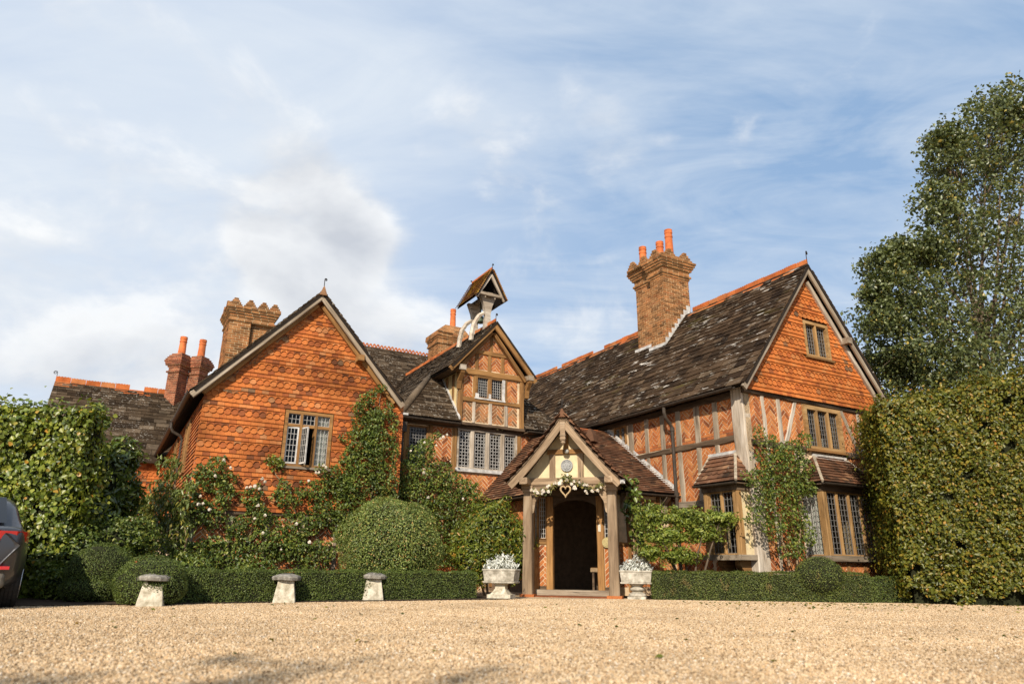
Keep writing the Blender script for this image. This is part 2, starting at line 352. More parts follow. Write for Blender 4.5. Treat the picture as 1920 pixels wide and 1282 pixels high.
def timber(fr, a0, b0, a1, b1, w, d0, d1, mat, parent, name='stud', wob=.012, w1=None):
    """a hewn timber on a face, from (a0,b0) to (a1,b1), w wide, from depth d0 to d1; its own x axis runs along it"""
    L = math.hypot(a1-a0, b1-b0); ang = math.atan2(b1-b0, a1-a0); n = max(2, int(L/.35)+1)
    v = []; f = []; w1 = w if w1 is None else w1; ch = .12
    for i in range(n+1):
        t = i/n; hwid = (w+(w1-w)*t)/2; j = [random.uniform(-wob, wob) for _ in range(3)]
        y0, y1 = -hwid+j[0], hwid+j[1]; dd = d1+j[2]*.5; c = min(.02, hwid*ch*2)
        v += [(L*t, y0, d0), (L*t, y0, dd-c), (L*t, y0+c, dd), (L*t, y1-c, dd), (L*t, y1, dd-c), (L*t, y1, d0)]
    for i in range(n):
        for k in range(6): f.append((i*6+k, i*6+(k+1) % 6, (i+1)*6+(k+1) % 6, (i+1)*6+k)[::-1])
    f.append((0, 1, 2, 3, 4, 5)); f.append(tuple(n*6+k for k in (5, 4, 3, 2, 1, 0)))
    M = fr.M @ Matrix.Translation((a0, b0, 0)) @ Matrix.Rotation(ang, 4, 'Z')
    return link(name, mk_mesh(name, v, f, mat), parent, M)
# --- bricks
def herringbone(P, fr, panels, base_courses=0, b=.083):
    Lb, Wb, dep = 3*b-.016, b-.016, .010
    full = MB(); full.box(-Lb/2, Lb/2, -Wb/2, Wb/2, -.03, dep); P.proto('h', full)
    fc = MB(); fc.box(-.108, .108, -.033, .033, -.03, dep); P.proto('c', fc)
    ca = math.sqrt(.5)
    for pan in panels:
        xs = [p[0] for p in pan]; ys = [p[1] for p in pan]; x0, x1, y0, y1 = min(xs), max(xs), min(ys), max(ys)
        yb = y0+.078*base_courses
        if base_courses:
            for k in range(base_courses):
                yy = y0+.039+k*.078; x = x0+(-.11 if k % 2 else 0.)
                while x < x1:
                    q = clip([(x+.006, yy-.033), (x+.219, yy-.033), (x+.219, yy+.033), (x+.006, yy+.033)], pan)
                    if q and area(q) > 2e-3: m = MB(); m.prism(q, -.03, dep); P.uniq(m, .014, fr.M)
                    x += .225
        pc = clip([(x0-1, yb), (x1+1, yb), (x1+1, y1+1), (x0-1, y1+1)], pan)
        if len(pc) < 3: continue
        R = int(2.2*(max(x1-x0, y1-y0))/b)+8; ox, oy = x0+random.uniform(-.02, .02), y0
        for i in range(-R, R):
            for j in range(-R, R):
                k = (i-j) % 6
                if k == 0: cx, cy, ang = (i+1.5)*b, (j+.5)*b, math.pi/4
                elif k == 5: cx, cy, ang = (i+.5)*b, (j+1.5)*b, 3*math.pi/4
                else: continue
                x, y = ox+(cx-cy)*ca, oy+(cx+cy)*ca
                if x < x0-.16 or x > x1+.16 or y < yb-.16 or y > y1+.16: continue
                c, s = math.cos(ang), math.sin(ang)
                q = [(x+c*u-s*v, y+s*u+c*v) for u, v in ((-Lb/2, -Wb/2), (Lb/2, -Wb/2), (Lb/2, Wb/2), (-Lb/2, Wb/2))]
                if all(inside(t, pc) for t in q): P.put('h', fr.M @ Matrix.Translation((x, y, random.uniform(-.004, .003))) @ Matrix.Rotation(ang, 4, 'Z'), .015)
                else:
                    q = clip(q, pc)
                    if len(q) > 2 and area(q) > 8e-4: m = MB(); m.prism(q, -.03, dep+random.uniform(-.003, .003)); P.uniq(m, area(q), fr.M)
# --- hung tiles and roof tiles
def tile_protos(P, tw, g, th=.019, lift=.040):
    T = g*1.55; r = tw/2-.002
    def fd(x, y): return .006+th+lift*(1-max(0, y)/T)
    def back(poly):
        m = MB(); n = len(poly)
        v = [(x, y, fd(x, y)-th) for x, y in poly]+[(x, y, fd(x, y)) for x, y in poly]
        m.add(v, [tuple(range(n-1, -1, -1)), tuple(range(n, 2*n))]+[(i, (i+1) % n, n+(i+1) % n, n+i) for i in range(n)]); return m
    polys = {'p': [(-r, 0), (r, 0), (r, T), (-r, T)]}
    h = g*.62
    polys['x'] = [(r*math.sin(t), h-h*math.cos(t)) for t in [math.pi/2*(k/4-1) for k in range(9)]]+[(r, T), (-r, T)]
    polys['v'] = [(-r, 0), (-r*.86, 0)]+[(r*.86*math.sin(t), h*.95*math.cos(t)) for t in [math.pi/2*(k/4-1) for k in range(1, 8)]]+[(r*.86, 0), (r, 0), (r, T), (-r, T)]
    for k, p in polys.items(): P.proto(k, back(p))
    P.tile = (polys, back)
def hang_tiles(P, fr, region, holes, tw=.157, g=.0975, pattern='pvxp', b0=0., curve=None):
    """plain and scalloped tiles; region is convex; holes are window rectangles"""
    tile_protos(P, tw, g); polys, back = P.tile
    xs = [p[0] for p in region]; ys = [p[1] for p in region]; row = 0; b = b0
    while b < max(ys):
        kind = pattern[row % len(pattern)]; off = tw/2 if (kind == 'p' and row % 2) else 0.
        a = math.floor(min(xs)/tw)*tw+off
        while a < max(xs)+tw:
            dz = random.uniform(-.003, .003); rr = random.uniform(-.012, .012)
            q = [(x+a, y+b) for x, y in polys[kind]]; clipped = False
            for h0, h1, h2, h3 in holes:
                if a+tw/2 > h0 and a-tw/2 < h1 and b+g*1.5 > h2 and b < h3:
                    if b < h2-.02: q = clip(q, [(-99, -99), (99, -99), (99, h2), (-99, h2)])
                    elif b+g > h3+.03: q = clip(q, [(-99, h3), (99, h3), (99, 99), (-99, 99)])
                    elif a < (h0+h1)/2: q = clip(q, [(-99, -99), (h0, -99), (h0, 99), (-99, 99)])
                    else: q = clip(q, [(h1, -99), (99, -99), (99, 99), (h1, 99)])
                    clipped = True
            if q and not clipped and all(inside(t, region) for t in q):
                P.put(kind, fr.M @ Matrix.Translation((a, b+dz, 0)) @ Matrix.Rotation(rr, 4, 'Z'), tw*g)
            elif q:
                q = clip(q, region)
                if len(q) > 2 and area(q) > 2e-3:
                    m = back([(x-a, y-b) for x, y in q]); P.uniq(m, area(q)*.6, fr.M @ Matrix.Translation((a, b, 0)))
            a += tw
        b += g; row += 1
def slates(P, fr, region, gauge, width, th=.022, lift=.03, base=0., rough=.012):
    """stone slates in diminishing courses; gauge and width are functions of b; region convex"""
    for k in range(5):
        m = MB(); j = lambda s=rough: random.uniform(-s, s)
        n = 5; bot = [(-.5+(i/(n-1))*1.0, j(.045)) for i in range(n)]
        poly = [(-.5+j(.012), bot[0][1])]+[(x+j(.02), y) for x, y in bot[1:-1]]+[(.5+j(.012), bot[-1][1]), (.5, 1.5), (-.5, 1.5)]
        nn = len(poly); fd = lambda x, y: th+lift*(1-max(0, y)/1.5)
        v = [(x, y, fd(x, y)-th) for x, y in poly]+[(x, y, fd(x, y)+random.uniform(-.004, .004)) for x, y in poly]
        m.add(v, [tuple(range(nn-1, -1, -1)), tuple(range(nn, 2*nn))]+[(i, (i+1) % nn, nn+(i+1) % nn, nn+i) for i in range(nn)]); P.proto(('s', k), m)
    xs = [p[0] for p in region]; ys = [p[1] for p in region]; b = min(ys)
    while b < max(ys):
        g = gauge(b); a = min(xs)-random.uniform(0, .3)
        while a < max(xs):
            w = width(b)*random.uniform(.65, 1.4)
            k = random.randrange(5); gg = g*random.uniform(.95, 1.1); c = a+w/2
            q = [(a+.004, b), (a+w-.004, b), (a+w-.004, b+1.5*g), (a+.004, b+1.5*g)]
            M = fr.M @ Matrix.Translation((c, b+random.uniform(-.012, .012), base+random.uniform(-.002, .010))) @ Matrix.Rotation(random.uniform(-.02, .02), 4, 'Z')
            if all(inside(t, region) for t in q): P.put(('s', k), M @ Matrix.Diagonal((w-.008, gg, 1, 1)), w*g)
            else:
                q = clip(q, region)
                if len(q) > 2 and area(q) > 3e-3:
                    m = MB(); nn = len(q); fd = lambda y: base+th+lift*(1-max(0, y-b)/(1.5*g))
                    m.add([(x, y, fd(y)-th) for x, y in q]+[(x, y, fd(y)) for x, y in q], [tuple(range(nn-1, -1, -1)), tuple(range(nn, 2*nn))]+[(i, (i+1) % nn, nn+(i+1) % nn, nn+i) for i in range(nn)])
                    P.uniq(m, area(q)*.6, fr.M)
            a += w
        b += g
def sheet(name, pts, thick, mat, parent):
    """a roof plane: polygon pts (3D, planar) thickened downwards along its normal"""
    p = [Vector(q) for q in pts]; n = (p[1]-p[0]).cross(p[2]-p[0]).normalized()
    k = len(p); v = p+[q-n*thick for q in p]
    return link(name, mk_mesh(name, v, [tuple(range(k)), tuple(range(2*k-1, k-1, -1))]+[(i, k+i, k+(i+1) % k, (i+1) % k) for i in range(k)], mat), parent)
def ridge(parent, root, p0, p1, crest='tooth', size=.30, hgt=.11, gaps=(), mat=None, spread=.15, slope=1.1, lim=60):
    """a row of angular ridge tiles with a crest"""
    P = Pieces(); p0 = Vector(p0); p1 = Vector(p1); L = (p1-p0).length; n = max(1, int(L/size)); s = L/n; ex = (p1-p0).normalized(); ez = Vector((0, 0, 1)); ey = ez.cross(ex)
    for key in ('t', 'b'):
        m = MB(); a = s/2-.004; dz = spread*slope; t = .022
        for sg in (1, -1):
            m.prism([(-a, 0), (a, 0), (a, t), (-a, t)], 0, .001) if 0 else None
            v = [(-a, 0, t), (a, 0, t), (a, sg*spread, t-dz), (-a, sg*spread, t-dz), (-a, 0, -.01), (a, 0, -.01), (a, sg*spread, -dz), (-a, sg*spread, -dz)]
            f = [(0, 1, 2, 3), (7, 6, 5, 4), (3, 2, 6, 7), (0, 3, 7, 4), (1, 5, 6, 2)]
            m.add(v, f if sg < 0 else [q[::-1] for q in f])
        if key == 't' and crest == 'tooth':
            pts = [(-a, 0)]+[(a, 0)]; k = 5
            top = []
            for i in range(k, 0, -1):
                x1 = -a+2*a*i/k; x0 = -a+2*a*(i-1)/k; top += [(x1-.006, hgt), ((x0+x1)/2, hgt-.022), (x0+.006, hgt)]
            m.prism(pts+top, -.02, .02, Matrix(((1, 0, 0, 0), (0, 0, -1, 0), (0, 1, 0, .01), (0, 0, 0, 1))))
        elif key == 't' and crest == 'arch':
            for c in (-.5, .5):
                pa = [(c*a+math.cos(t)*a*.5, math.sin(t)*hgt) for t in [math.pi*i/8 for i in range(9)]]
                pb = [(c*a+math.cos(t)*a*.24, math.sin(t)*hgt*.5) for t in [math.pi*i/8 for i in range(9)]]
                for i in range(8):
                    m.prism([pa[i], pa[i+1], pb[i+1], pb[i]], -.018, .018, Matrix(((1, 0, 0, 0), (0, 0, -1, 0), (0, 1, 0, .015), (0, 0, 0, 1))))
        P.proto(key, m)
    for i in range(n):
        c = p0+ex*(s*(i+.5)); t = (i+.5)/n
        key = 'b' if any(g0 < t < g1 for g0, g1 in gaps) or crest is None else 't'
        M = Matrix(((ex.x, ey.x, 0, c.x), (ex.y, ey.y, 0, c.y), (ex.z, ey.z, 1, c.z+random.uniform(-.012, .012)), (0, 0, 0, 1)))
        P.put(key, M, size*.2)
    P.emit('ridge_tile', mat or RIDGE, parent, root, lim)
def scroll(name, parent, p, h=.28, r=.05, turn=1.6, face=(1, 0, 0), mat=None, thick=.010):
    """a wrought iron finial ending in a scroll"""
    f = Vector(face).normalized(); p = Vector(p); path = [p, p+Vector((0, 0, h))]
    for i in range(1, 22):
        t = i/21; a = math.pi-t*turn*2*math.pi; rr = r*(1-.62*t)
        path.append(p+Vector((0, 0, h))+f*r+f*(math.cos(a)*rr)+Vector((0, 0, math.sin(a)*rr)))
    return MB().tube(path, thick, 6).obj(name, mat or IRON, parent)
# --- windows
def lattice(fr, a0, a1, b0, b1, cols, rows, d, mat, parent, t=.011):
    m = MB()
    for i in range(0, cols+1):
        x = a0+(a1-a0)*i/cols; tt = t*(1.5 if i in (0, cols) else 1)
        m.box(x-tt/2, x+tt/2, b0, b1, d-.006, d+.006, fr.M)
    for j in range(0, rows+1):
        y = b0+(b1-b0)*j/rows; tt = t*(1.5 if j in (0, rows) else 1)
        m.box(a0, a1, y-tt/2, y+tt/2, d-.0045, d+.0045, fr.M)
    return m.obj('lead_lattice', mat, parent)
def octo_lattice(fr, a0, a1, b0, b1, n, d, mat, parent):
    """staggered rings of lead, as in the hall windows"""
    m = MB(); s = (a1-a0)/n; hgt = s*1.0; rows = int((b1-b0)/(hgt*.5)); hgt = (b1-b0)/rows*2; k = 8
    ro, ri = s*.36, s*.25
    def bar(p, q, t):
        dx, dy = q[0]-p[0], q[1]-p[1]; L = math.hypot(dx, dy)
        if L < 1e-4: return
        nx, ny = -dy/L*t/2, dx/L*t/2
        m.prism([(p[0]+nx, p[1]+ny), (p[0]-nx, p[1]-ny), (q[0]-nx, q[1]-ny), (q[0]+nx, q[1]+ny)], d-.005, d+.005, fr.M)
    box = [(a0, b0), (a1, b0), (a1, b1), (a0, b1)]
    for j in range(rows+1):
        for i in range(n+1):
            x = a0+s*(i+(.5 if j % 2 else 0.)); y = b0+j*hgt/2
            for q in range(k):
                t0, t1 = 2*math.pi*(q+.5)/k, 2*math.pi*(q+1.5)/k
                ring = [(x+ri*math.cos(t0), y+ri*math.sin(t0)), (x+ro*math.cos(t0), y+ro*math.sin(t0)), (x+ro*math.cos(t1), y+ro*math.sin(t1)), (x+ri*math.cos(t1), y+ri*math.sin(t1))]
                c = clip(ring, box)
                if len(c) > 2 and area(c) > 1e-6: m.prism(c, d-.005, d+.005, fr.M)
            for sx in (-1, 1):
                p, e = (x+ro*.7*sx, y+ro*.7), (x+(s/2-ro*.7)*sx, y+hgt/2-ro*.7)
                if a0 <= p[0] <= a1 and a0 <= e[0] <= a1 and e[1] < b1 and p[1] > b0: bar(p, e, .016)
    for x in (a0, a1): m.box(x-.008, x+.008, b0, b1, d-.006, d+.006, fr.M)
    for y in (b0, b1): m.box(a0, a1, y-.008, y+.008, d-.0065, d+.0065, fr.M)
    return m.obj('lead_lattice', mat, parent)
def window(fr, a0, a1, b0, b1, lights, cols, rows, wood, parent, name='window', fw=.06, mw=.055, d0=-.09, d1=.035, transom=None, octo=False, lead=None, glassd=-.035, skip=(), sill=None, label=None, head=True):
    """frame with mullions, glass and lead lattice, one of each per light"""
    m = MB(); M = fr.M
    m.box(a0, a0+fw, b0, b1, d0, d1, M); m.box(a1-fw, a1, b0, b1, d0, d1, M)
    m.box(a0+fw, a1-fw, b1-fw, b1, d0, d1-.004, M); m.box(a0+fw, a1-fw, b0, b0+fw*.8, d0, d1-.004, M)
    o = m.obj(name, wood, parent)
    if label: o['label'] = label
    iw = (a1-a0-2*fw-(lights-1)*mw)/lights; y0, y1 = b0+fw*.8, b1-fw
    for i in range(lights):
        x0 = a0+fw+i*(iw+mw); x1 = x0+iw
        if i < lights-1: timber(Fr(M @ Vector((0, 0, 0)), fr.ex, fr.ey), x1+mw/2, y0, x1+mw/2, y1, mw-.004, d0+.01, d1-.008, wood, o, 'mullion', .003)
        spans = [(y0, y1, rows)]
        if transom:
            spans = [(y0, transom-mw/2, rows), (transom+mw/2, y1, 2)]
            mm = MB(); mm.box(x0+.002, x1-.002, transom-mw/2, transom+mw/2, d0+.012, d1-.012, M); mm.obj('transom', wood, o)
        for si, (s0, s1, rw) in enumerate(spans):
            if (i, si) in skip: continue
            g = MB(); g.add([M @ Vector(p) for p in ((x0, s0, glassd), (x1, s0, glassd), (x1, s1, glassd), (x0, s1, glassd))], [(0, 1, 2, 3)]); g.obj('glass', GLASS, o)
            if octo: octo_lattice(fr, x0+.006, x1-.006, s0+.006, s1-.006, 2 if octo is True else octo, glassd+.008, lead or LEAD, o)
            else: lattice(fr, x0+.006, x1-.006, s0+.006, s1-.006, cols, rw, glassd+.008, lead or LEAD, o)
    if sill:
        mm = MB(); mm.box(a0-.05, a1+.05, b0-.05, b0+.002, d0+.02, d1+.05, M); mm.obj('sill', sill, o)
    return o
def curtain(fr, a0, a1, b0, b1, d, parent, waves=4, mat=None):
    n = 48; v = []; f = []
    for j in range(2):
        for i in range(n+1):
            t = i/n; v.append(fr.M @ Vector((a0+(a1-a0)*t, (b0, b1)[j], d+.022*math.sin(t*waves*2*math.pi)+.008*math.sin(t*waves*5.3*math.pi))))
    for i in range(n): f.append((i, i+1, n+2+i, n+1+i))
    return link('curtain', mk_mesh('curtain', v, f, mat or CURTAIN, True), parent)
# --- brick chimneys
def brick_stack(parent, root, name, rects, mat, mort, lim, ch=.075, label=None):
    """rects: list of (x0,x1,y0,y1,z0,z1) blocks laid in stretcher bond; returns the chimney part"""
    core = MB(); P = Pieces()
    bp = MB(); bp.box(-.5, .5, -.045, .0, -.028, .028); P.proto('b', bp)
    for x0, x1, y0, y1, z0, z1, front in rects:
        core.box(x0+.012, x1-.012, y0+.012, y1-.012, z0, z1)
        nc = max(1, round((z1-z0)/ch)); hc = (z1-z0)/nc
        for k in range(nc):
            z = z0+(k+.5)*hc
            for side in range(4):
                if side == 0: o, ex, L = (x0, y0), (1, 0), x1-x0
                elif side == 1: o, ex, L = (x1, y0), (0, 1), y1-y0
                elif side == 2: o, ex, L = (x1, y1), (-1, 0), x1-x0
                else: o, ex, L = (x0, y1), (0, -1), y1-y0
                s = -.115 if (k+side) % 2 else 0.; n_out = (ex[1], -ex[0])
                while s < L-.02:
                    s0, s1 = max(0, s), min(L, s+.225); s += .225
                    if s1-s0 < .03: continue
                    c = (s0+s1)/2; w = s1-s0-.018
                    jj = random.uniform(-.004, .004)
                    px, py = o[0]+ex[0]*c+n_out[0]*jj, o[1]+ex[1]*c+n_out[1]*jj
                    M = Matrix(((-ex[0], n_out[0], 0, px), (-ex[1], n_out[1], 0, py), (0, 0, 1, z), (0, 0, 0, 1))) @ Matrix.Diagonal((w, 1, hc/ch, 1))
                    P.put('b', M, w*ch if side in (0, 3) else 0.)
    o = core.obj(name, mort, parent)
    if label: o['label'] = label
    P.emit('brick', mat, o, root, lim, 'bricks')
    return o
def pot(parent, x, y, z, h, r=.13, rings=True):
    pr = [(r*1.08, 0), (r*1.05, h*.1), (r, h*.14), (r*.88, h*.72)]
    if rings: pr += [(r*.98, h*.74), (r*.98, h*.79), (r*.88, h*.81), (r*.88, h*.86), (r*.98, h*.88), (r*.98, h*.93), (r*.9, h*.95)]
    pr += [(r*.95, h*.97), (r*.95, h), (r*.72, h), (r*.68, h*.7)]
    return MB().lathe(pr, 18, (x, y, z)).obj('chimney_pot', POT, parent, smooth=False)

# ================================================================== THE HOUSE (house frame: w to the right, u to the back, z up)
def wing(name, label, w0, u0, cat='house'):
    r = thing(name, label, cat, tuple(hw(w0, u0)), YAW); return r
def gable_poly(x0, x1, z0, ze, xr, zr): return [(x0, z0), (x1, z0), (x1, ze), (xr, zr), (x0, ze)]
def barge(fr, x0, z0, x1, z1, w, d0, d1, mat, parent, name='bargeboard'): return timber(fr, x0, z0, x1, z1, w, d0, d1, mat, parent, name, .006)
def gutter(parent, p0, p1, r=.06, name='gutter', mat=None):
    p0 = Vector(p0); p1 = Vector(p1); ex = (p1-p0).normalized(); ey = Vector((0, 0, 1)).cross(ex); n = max(2, int((p1-p0).length/.5)); m = MB(); K = 9
    for i in range(n+1):
        c = p0.lerp(p1, i/n)+Vector((0, 0, random.uniform(-.008, .008)))
        for rr in (r, r-.012):
            for k in range(K):
                t = math.pi+math.pi*k/(K-1); m.v.append(tuple(c+ey*(math.cos(t)*rr)+Vector((0, 0, math.sin(t)*rr))))
    for i in range(n):
        for off in (0, K):
            for k in range(K-1):
                q = (i*2*K+off+k, i*2*K+off+k+1, (i+1)*2*K+off+k+1, (i+1)*2*K+off+k); m.f.append(q)
        m.f.append((i*2*K, (i+1)*2*K, (i+1)*2*K+K, i*2*K+K)); m.f.append((i*2*K+K-1, i*2*K+2*K-1, (i+1)*2*K+2*K-1, (i+1)*2*K+K-1))
    return m.obj(name, mat or PIPE, parent)

# ---------------------------------------------------------------- right wing: origin at its front left corner post
RW0, RU0 = 12.25, 10.75
def right_wing():
    R = wing('timber_framed_wing', 'long half-timbered wing with herringbone brick, steep mossy roof and tall three-pot chimney', RW0, RU0)
    LEN = 14.2; WID = 5.30; XR = 2.47; ZR = 8.02; ZE = 4.55; ZF = 8.15
    FG = Fr((0, 0, 0), (1, 0, 0), (0, 0, 1))                 # gable face
    FL = Fr((0, 0, 0), (0, -1, 0), (0, 0, 1))                # long wall: a = -(u)
    U = lambda u: -(u-RU0); A = lambda w: w-RW0
    # --- long wall
    holes = [(U(15.52), U(15.02), 3.93, 4.42), (U(11.72), U(10.93), .95, 2.3)]
    lw = wall('side_wall', FL, [(U(25), 0), (0, 0), (0, ZE), (U(25), ZE)], holes, .22, MORTAR, R)
    studs = [(14.14, .16), (13.52, .17), (12.93, .19), (12.27, .19), (11.66, .17)]
    P = Pieces(); edges = [14.72]+[x for c, w in studs for x in (c+w/2-.02, c-w/2+.02)]+[11.11]
    up = [[(U(edges[i]), 3.55), (U(edges[i+1]), 3.55), (U(edges[i+1]), 4.46), (U(edges[i]), 4.46)] for i in range(0, len(edges), 2)]
    herringbone(P, FL, up, 2)
    lo = [[(U(edges[i]), 2.1), (U(edges[i+1]), 2.1), (U(edges[i+1]), 3.41), (U(edges[i]), 3.41)] for i in range(0, len(edges), 2)]
    herringbone(P, FL, lo, 0)
    low2 = [[(U(13.3), .05), (U(12.1), .05), (U(12.1), 2.1), (U(13.3), 2.1)], [(U(12.0), .05), (U(11.15), .05), (U(11.15), .78), (U(12.0), .78)]]
    herringbone(P, FL, low2, 0); herringbone(P, FG, [[(.1, .02), (1.5, .02), (1.5, .36), (.1, .36)], [(3.5, .02), (5.25, .02), (5.25, .36), (3.5, .36)]])
    P.emit('brick', BRICK, lw, R, 200, 'brick_field')
    for c, w in studs:
        timber(FL, U(c), 3.50, U(c), 4.52, w, -.03, .035, W_GREY, lw)
        timber(FL, U(c)+random.uniform(-.03, .03), 2.0 if c < 13.6 else 2.7, U(c), 3.44, w*.9, -.03, .032, W_GREY, lw)
    timber(FL, U(14.80), 2.9, U(14.80), 4.52, .2, -.03, .04, W_GREY, lw)
    timber(FL, U(15.2), 3.44, U(13.2), 3.475, .13, -.03, .05, W_DARK, lw, 'rail'); timber(FL, U(13.25), 3.475, U(11.05), 3.47, .14, -.03, .052, W_DARK, lw, 'rail')
    timber(FL, U(16.5), 4.50, U(10.95), 4.50, .16, -.03, .045, W_DARK, lw, 'wall_plate')
    timber(FL, U(13.4), 2.1, U(10.95), 2.1, .15, -.03, .045, W_GREY, lw, 'rail')
    timber(FL, U(16.4), 2.9, U(16.4), 4.5, .15, -.03, .035, W_GREY, lw)
    window(FL, U(15.54), U(15.0), 3.90, 4.44, 2, 3, 4, W_BROWN, R)
    cp = timber(FL, U(10.93), 0, U(10.93), 4.62, .40, -.30, .06, W_PALE, R, 'corner_post', .014, .34)
    # --- gable wall
    gh = [(A(14.24), A(15.58), 3.38, 4.40), (A(14.55), A(15.45), 5.72, 6.65), (A(13.95), A(15.5), .95, 2.35)]
    gw = wall('gable_wall', FG, gable_poly(0, WID, 0, ZE, XR, ZR-.1), gh, .22, MORTAR, R)
    P = Pieces(); X = [.20, .53, .66, 1.05, 1.19, 1.95]
    pans = [[(.16, 3.42), (.53, 3.42), (.53, 4.5), (.16, 4.5)], [(.66, 3.42), (1.05, 3.42), (1.05, 4.5), (.66, 4.5)], [(1.19, 3.42), (1.96, 3.42), (1.96, 4.5), (1.19, 4.5)],
            [(3.42, 3.42), (4.05, 3.42), (4.05, 4.5), (3.42, 4.5)], [(4.17, 3.42), (5.0, 3.42), (5.0, 4.5), (4.17, 4.5)],
            [(.16, .6), (.6, .6), (.6, 3.28), (.16, 3.28)], [(.7, .6), (1.5, .6), (1.5, 3.28), (.7, 3.28)], [(3.35, 2.3), (4.05, 2.3), (4.05, 3.28), (3.35, 3.28)], [(4.17, 2.3), (5.0, 2.3), (5.0, 3.28), (4.17, 3.28)], [(3.6, .55), (5., .55), (5., 2.2), (3.6, 2.2)], [(5.05, .55), (5.28, .55), (5.28, 4.45), (5.05, 4.45)]]
    herringbone(P, FG, pans, 0); P.emit('brick', BRICK, gw, R, 140, 'brick_field')
    for x, z0, z1, w in ((.595, 3.3, 4.56, .11), (1.12, 3.3, 4.56, .12), (4.11, 3.3, 4.56, .12), (.64, .3, 3.3, .1), (1.55, .3, 3.3, .12), (3.30, .3, 3.3, .12), (4.11, 2.2, 3.3, .12)):
        timber(FG, x, z0, x+random.uniform(-.02, .02), z1, w, -.03, .032, W_PALE, gw)
    timber(FG, 1.24, 3.40, 1.75, 4.5, .12, -.03, .036, W_PALE, gw, 'brace'); timber(FG, 3.98, 3.36, 3.42, 4.5, .12, -.03, .036, W_GREY, gw, 'brace')
    timber(FG, .1, 3.34, 1.98, 3.34, .14, -.03, .05, W_DARK, gw, 'rail'); timber(FG, 3.36, 3.34, 5.25, 3.34, .14, -.03, .05, W_DARK, gw, 'rail')
    timber(FG, -.05, 4.54, 5.25, 4.54, .15, -.03, .07, W_DARK, gw, 'bressummer')
    timber(FG, .1, .45, 5.25, .45, .16, -.03, .05, W_GREY, gw, 'sill_beam')
    window(FG, A(14.22), A(15.60), 3.36, 4.44, 3, 4, 8, W_GOLD, R, fw=.10, mw=.07, d1=.07, sill=W_BROWN, lead=LEAD_D)
    curtain(FG, A(14.3), A(15.5), 3.4, 3.75, -.3, R, 7)
    # --- hung tiles of the gable
    TZ = 4.58; FT = Fr((0, -.075, 0), (1, 0, 0), (0, 0, 1))
    tw = wall('tiled_gable', Fr((0, -.055, 0), (1, 0, 0), (0, 0, 1)), gable_poly(-.02, WID, TZ, TZ+.02, XR, ZR), [gh[1]], .05, BATTEN, R)
    P = Pieces(); sl = (ZR-TZ)/(XR+.02)
    hang_tiles(P, FT, [(-.12, TZ-.04), (WID+.1, TZ-.04), (WID+.1, TZ+.02), (XR, ZR+.05), (-.12, TZ+.02)], [(A(14.50), A(15.50), 5.68, 6.68)], tw=.158, g=.098, pattern='ppxv', b0=TZ-.03)
    P.emit('tile', TILE2, tw, R, 280, 'tile_field')
    window(FG, A(14.52), A(15.48), 5.70, 6.66, 2, 4, 8, W_GOLD, R, fw=.08, d1=.13, glassd=.02, sill=W_BROWN, lead=LEAD_D)
    # --- roof
    OV = .36; y0, y1 = -OV, LEN; ez, ew = 4.68-.22, -.34; slope = 1.275
    ridge_p = lambda y: (XR, y, ZF); eL = lambda y: (-.30, y, ZF-slope*(XR+.30)); eR = lambda y: (2*XR+.42, y, ZF-slope*(XR+.42))
    rf = sheet('roof', [eL(y1), eL(y0), ridge_p(y0), ridge_p(y1)], .06, UNDER, R)
    rf2 = sheet('roof', [eR(y0), eR(y1), ridge_p(y1), ridge_p(y0)], .06, UNDER, R)
    LS = math.hypot(XR+.30, slope*(XR+.30)); FRL = Fr(eL(y1), (0, -1, 0), (1, 0, slope))
    P = Pieces(); slates(P, FRL, [(0, -.05), (y1-y0, -.05), (y1-y0, LS), (0, LS)], lambda b: .235-.022*b, lambda b: .42-.045*b)
    P.emit('slate', SLATE, rf, R, 290, 'slate_field')
    FRR = Fr(eR(y0), (0, 1, 0), (-1, 0, slope))
    P = Pieces(); slates(P, FRR, [(0, -.05), (6, -.05), (6, LS), (0, LS)], lambda b: .235-.022*b, lambda b: .45-.04*b); P.emit('slate', SLATE, rf2, R, 0, 'slate_field')
    ridge(R, R, (XR, y0+.02, ZF+.03), (XR, y1-.3, ZF+.03), 'tooth', .34, .13, gaps=((.30, .42), (.62, .66), (.8, .84)))
    # verge slates under the roof edge, bargeboards, soffit
    FB = Fr((0, -OV+.03, 0), (1, 0, 0), (0, 0, 1)); dz = -.11
    barge(FB, -.32, ZF-slope*(XR+.32)+dz, XR, ZF+dz, .17, -.05, .01, W_GREY, R); barge(FB, XR, ZF+dz, 2*XR+.44, ZF-slope*(XR+.44)+dz, .17, -.05, .01, W_GREY, R)
    barge(FB, XR+.1, ZF+dz-.30, 2*XR+.1, ZF-slope*(XR+.1)+dz-.16, .11, -.22, -.13, W_PALE, R, 'inner_rafter')
    for x, z in ((2*XR-1.2, 6.30),):
        m = MB(); m.box(x-.08, x+.08, -OV-.02, .05, z-.09, z+.07); m.obj('purlin_end', W_GREY, R)
    scroll('finial', R, (XR, y0+.03, ZF+.03), .32, .055, face=(1, .3, 0))
    gutter(R, (-.37, y1, ZF-slope*(XR+.32)-.02), (-.37, -.05, ZF-slope*(XR+.32)-.02), .062)
    # downpipe with swan neck and hopper
    u = 13.03-RU0; m = MB(); m.tube([(-.37, u, 4.52), (-.37, u, 4.38), (-.33, u, 4.26), (-.2, u, 4.12), (-.13, u, 4.02), (-.13, u, 2.3)], .045, 10); m.tube([(-.13, u, 2.35), (-.13, u, 0)], .045, 10)
